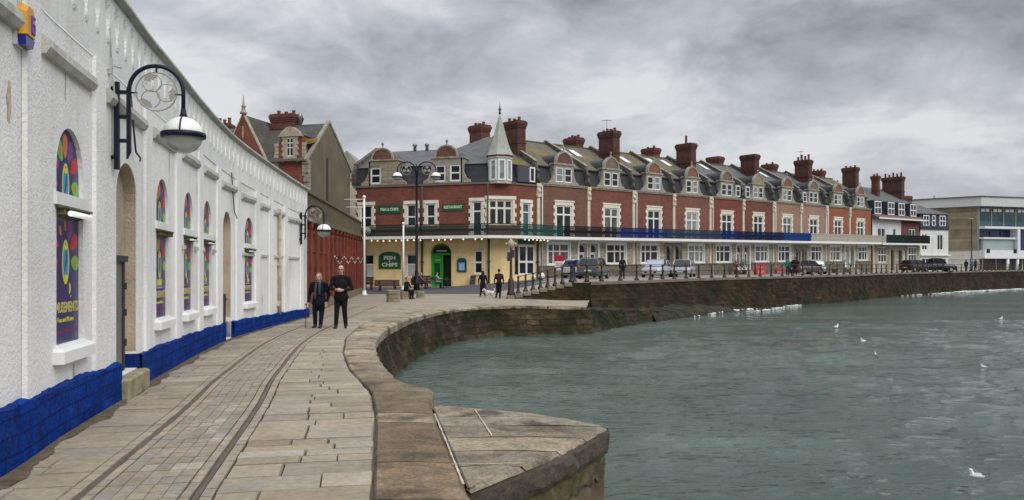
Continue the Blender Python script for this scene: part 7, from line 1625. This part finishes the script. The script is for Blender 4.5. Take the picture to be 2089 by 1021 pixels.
# couple with the dog, walking away
p = ground_at(985, 606, 40, 60); h = 1.60; gp = 'couple walking a white dog'
person(p, R(172), 'woman in a long black coat with dark hair walking beside the white dog', h, coat=.38, hair=(.02, .012, .010), hairlen=.20, group=gp, bottom=(.012, .010, .014), legs=[((-.10, -.10, .285 * h), (-.12, -.12, .075)), ((.08, .05, .285 * h), (.12, .18, .09))])
p2 = ground_at(1018, 610, 40, 60); h = 1.72
person(p2, R(176), 'man in a dark brown jacket and black trousers walking away near the lamp post', h, top=(.024, .018, .016), bottom=(.010, .010, .012), hair=(.03, .02, .016), group=gp, build=1.05, legs=[((.10, -.12, .29 * h), (.16, .16, .10)), ((-.06, .0, .285 * h), (-.04, -.12, .075))][::-1])
def dog(loc, rz):
    root = thing('dog', loc, 'small fluffy white dog standing between the walking couple', 'dog', rz); P = [('c', (-.2, 0, .30), .11, (.16, 0, .32), .125), ('e', (.13, 0, .29), (.13, .115, .135)), ('c', (.2, 0, .36), .08, (.29, 0, .44), .075), ('e', (.31, 0, .48), (.085, .078, .075)), ('c', (.35, 0, .46), .045, (.42, 0, .44), .03), ('c', (.29, -.07, .50), .03, (.27, -.095, .42), .03), ('c', (.29, .07, .50), .03, (.27, .095, .42), .03), ('c', (-.28, 0, .36), .035, (-.36, 0, .48), .04), ('c', (-.36, 0, .48), .04, (-.30, 0, .54), .03)]
    for s_ in (-1, 1): P += [('c', (.16, s_ * .07, .25), .05, (.17, s_ * .075, .13), .035), ('c', (.17, s_ * .075, .13), .035, (.16, s_ * .075, .03), .032), ('e', (.18, s_ * .075, .022), (.045, .035, .022)), ('c', (-.2, s_ * .07, .27), .065, (-.14, s_ * .075, .17), .042), ('c', (-.14, s_ * .075, .17), .04, (-.24, s_ * .075, .10), .03), ('c', (-.24, s_ * .075, .10), .03, (-.22, s_ * .075, .03), .03), ('e', (-.20, s_ * .075, .022), (.045, .035, .022))]
    organic('body', P, .016, [mat('white_dog_fur', (.66, .63, .58), .95, var=.15, vs=12, bump=.8, bs=60)], lambda c: 0, root, 1); mb = MB(); mb.ell((.445, 0, .45), .016, 8, 5); [mb.ell((.375, s_ * .038, .50), .011, 6, 4) for s_ in (-1, 1)]; mb.build('nose_and_eyes', DARK, root)
    mb = MB(); mb.tube([(.20 + .0, .085 * math.cos(q * .7), .37 + .085 * math.sin(q * .7)) for q in range(10)], .014, 6, caps=False); mb.build('collar', flat('dark_collar', (.03, .02, .02), .5), root)
dog(ground_at(998, 608, 40, 60), R(200))
# seated figures
p = ground_at(829, 611, 38, 60); SB = Vector((p.x, p.y, p.z))
person(p + Vector((-.05, .1, 0)), R(62), 'person in black seated on the stone block facing right', 1.7, pose='sit', top=(.014, .012, .014), bottom=(.012, .011, .014), hair=(.12, .05, .03), arms=[((-.26, -.12, .72), (-.10, -.36, .62)), ((.26, -.12, .72), (.10, -.36, .62))])
p = ground_at(856, 590, 45, 62); person(p + Vector((0, .1, 0)), R(95), 'person in a grey jacket leaning forward on the dark bench by the lamp standard', 1.66, pose='sit', top=(.16, .15, .14), bottom=(.03, .03, .035), hair=(.25, .20, .15), arms=[((-.26, -.22, .72), (-.14, -.46, .60)), ((.26, -.22, .72), (.14, -.46, .60))])
p = ground_at(842, 592, 45, 62); person(p, R(75), 'person with fair hair seated on the dark bench beside the grey jacket', 1.62, pose='sit', top=(.03, .02, .022), bottom=(.02, .02, .025), hair=(.32, .18, .09), hairlen=.1)
p = ground_at(889, 589, 55, 70); person(p, R(115), 'person in a pale grey top sitting at the cafe table by the green door', 1.72, pose='sit', top=(.30, .30, .29), bottom=(.04, .05, .08), hair=(.08, .05, .04), arms=[((-.26, -.15, .74), (-.08, -.42, .76)), ((.26, -.15, .74), (.08, -.42, .76))])
# distant walkers
def far_person(u, Y, *a, **k): x = xat(u, Y); person((x, Y, gz(x, Y)), *a, vox=.035, **k)
far_person(1270, 57.5, R(150), 'lone person in dark clothes standing by the railing right of the grey car', 1.66, top=(.018, .018, .018), bottom=(.015, .015, .018), hair=(.03, .025, .02))
far_person(1607, 74.2, R(200), 'person in a teal green jacket standing by the railing', 1.72, top=(.008, .16, .13), bottom=(.02, .02, .03), hair=(.05, .04, .035), hood=False)
far_person(1622, 75.5, R(170), 'person in black beside the one in the teal jacket', 1.76, top=(.016, .010, .016), bottom=(.016, .012, .018), hair=(.02, .015, .015), build=1.15, coat=.1)
far_person(1971, 116.5, R(180), 'person in black walking by the far lamp column', 1.7, top=(.012, .012, .014), bottom=(.015, .015, .02), hair=(.03, .02, .02), hood=True, build=1.2)
far_person(1990, 116, R(180), 'person in a navy blue coat right of the far lamp column', 1.76, top=(.018, .022, .07), bottom=(.02, .022, .06), hair=(.02, .022, .06), hood=True, coat=.15)
# gulls on the water
def gull(u, v, rz, label, s=1.):
    Y = (EYE - WL) * F_PX / (v - V0); root = thing('gull', (xat(u, Y), Y, WL + .0), label, 'gull', rz, 'gulls on the water'); root.scale = (s, s, s)
    def asg(c): return 1 if c.z > .085 and c.x > -.14 and c.x < .07 else 0
    P = [('c', (-.10, 0, .045), .052, (.07, 0, .05), .07), ('e', (0, 0, .05), (.16, .072, .065)), ('c', (.08, 0, .06), .055, (.12, 0, .145), .034), ('e', (.13, 0, .17), (.045, .036, .036)), ('c', (-.13, 0, .07), .035, (-.21, 0, .085), .016)]
    organic('body', P, .009, [flat('white_feathers', (.72, .72, .71), .7), flat('grey_feathers', (.40, .42, .43), .7)], asg, root, 1)
    mb = MB(); mb.tube([(.168, 0, .168), (.20, 0, .163), (.212, 0, .155)], [.011, .008, .003], 6); mb.build('beak', flat('orange_beak', (.3, .08, .03), .5), root)
    for s_ in (-1, 1): mb = MB(); mb.loft([[(-.10, s_ * .05, .11), (-.10, s_ * .065, .09), (-.10, s_ * .05, .075)], [(-.20, s_ * .02, .105), (-.20, s_ * .03, .095), (-.20, s_ * .02, .088)], [(-.26, s_ * .006, .115), (-.26, s_ * .012, .11), (-.26, s_ * .006, .105)]], 0, True, True); mb.build('wing_tip', BLACK_METAL, root)
    mb = MB(); [mb.ell((.148, s_ * .032, .178), .006, 6, 4) for s_ in (-1, 1)]; mb.build('eyes', DARK, root)
gull(1993, 975, R(160), 'nearest white gull with black wing tips floating at the lower right', .62)
for u, v, rz, lab, s in ((1705, 669, 20, 'pair-sized white speck gull farthest left on the water', 1.0), (1761, 698, 200, 'white gull between the two nearer the middle of the bay', .8), (1788, 726, 100, 'small white gull just below the middle gull', .6), (2007, 750, 170, 'white gull alone above the nearest gull', .55), (2041, 652, 10, 'farthest white gull at the right near the surf', .9)): gull(u, v, R(rz), lab, s)
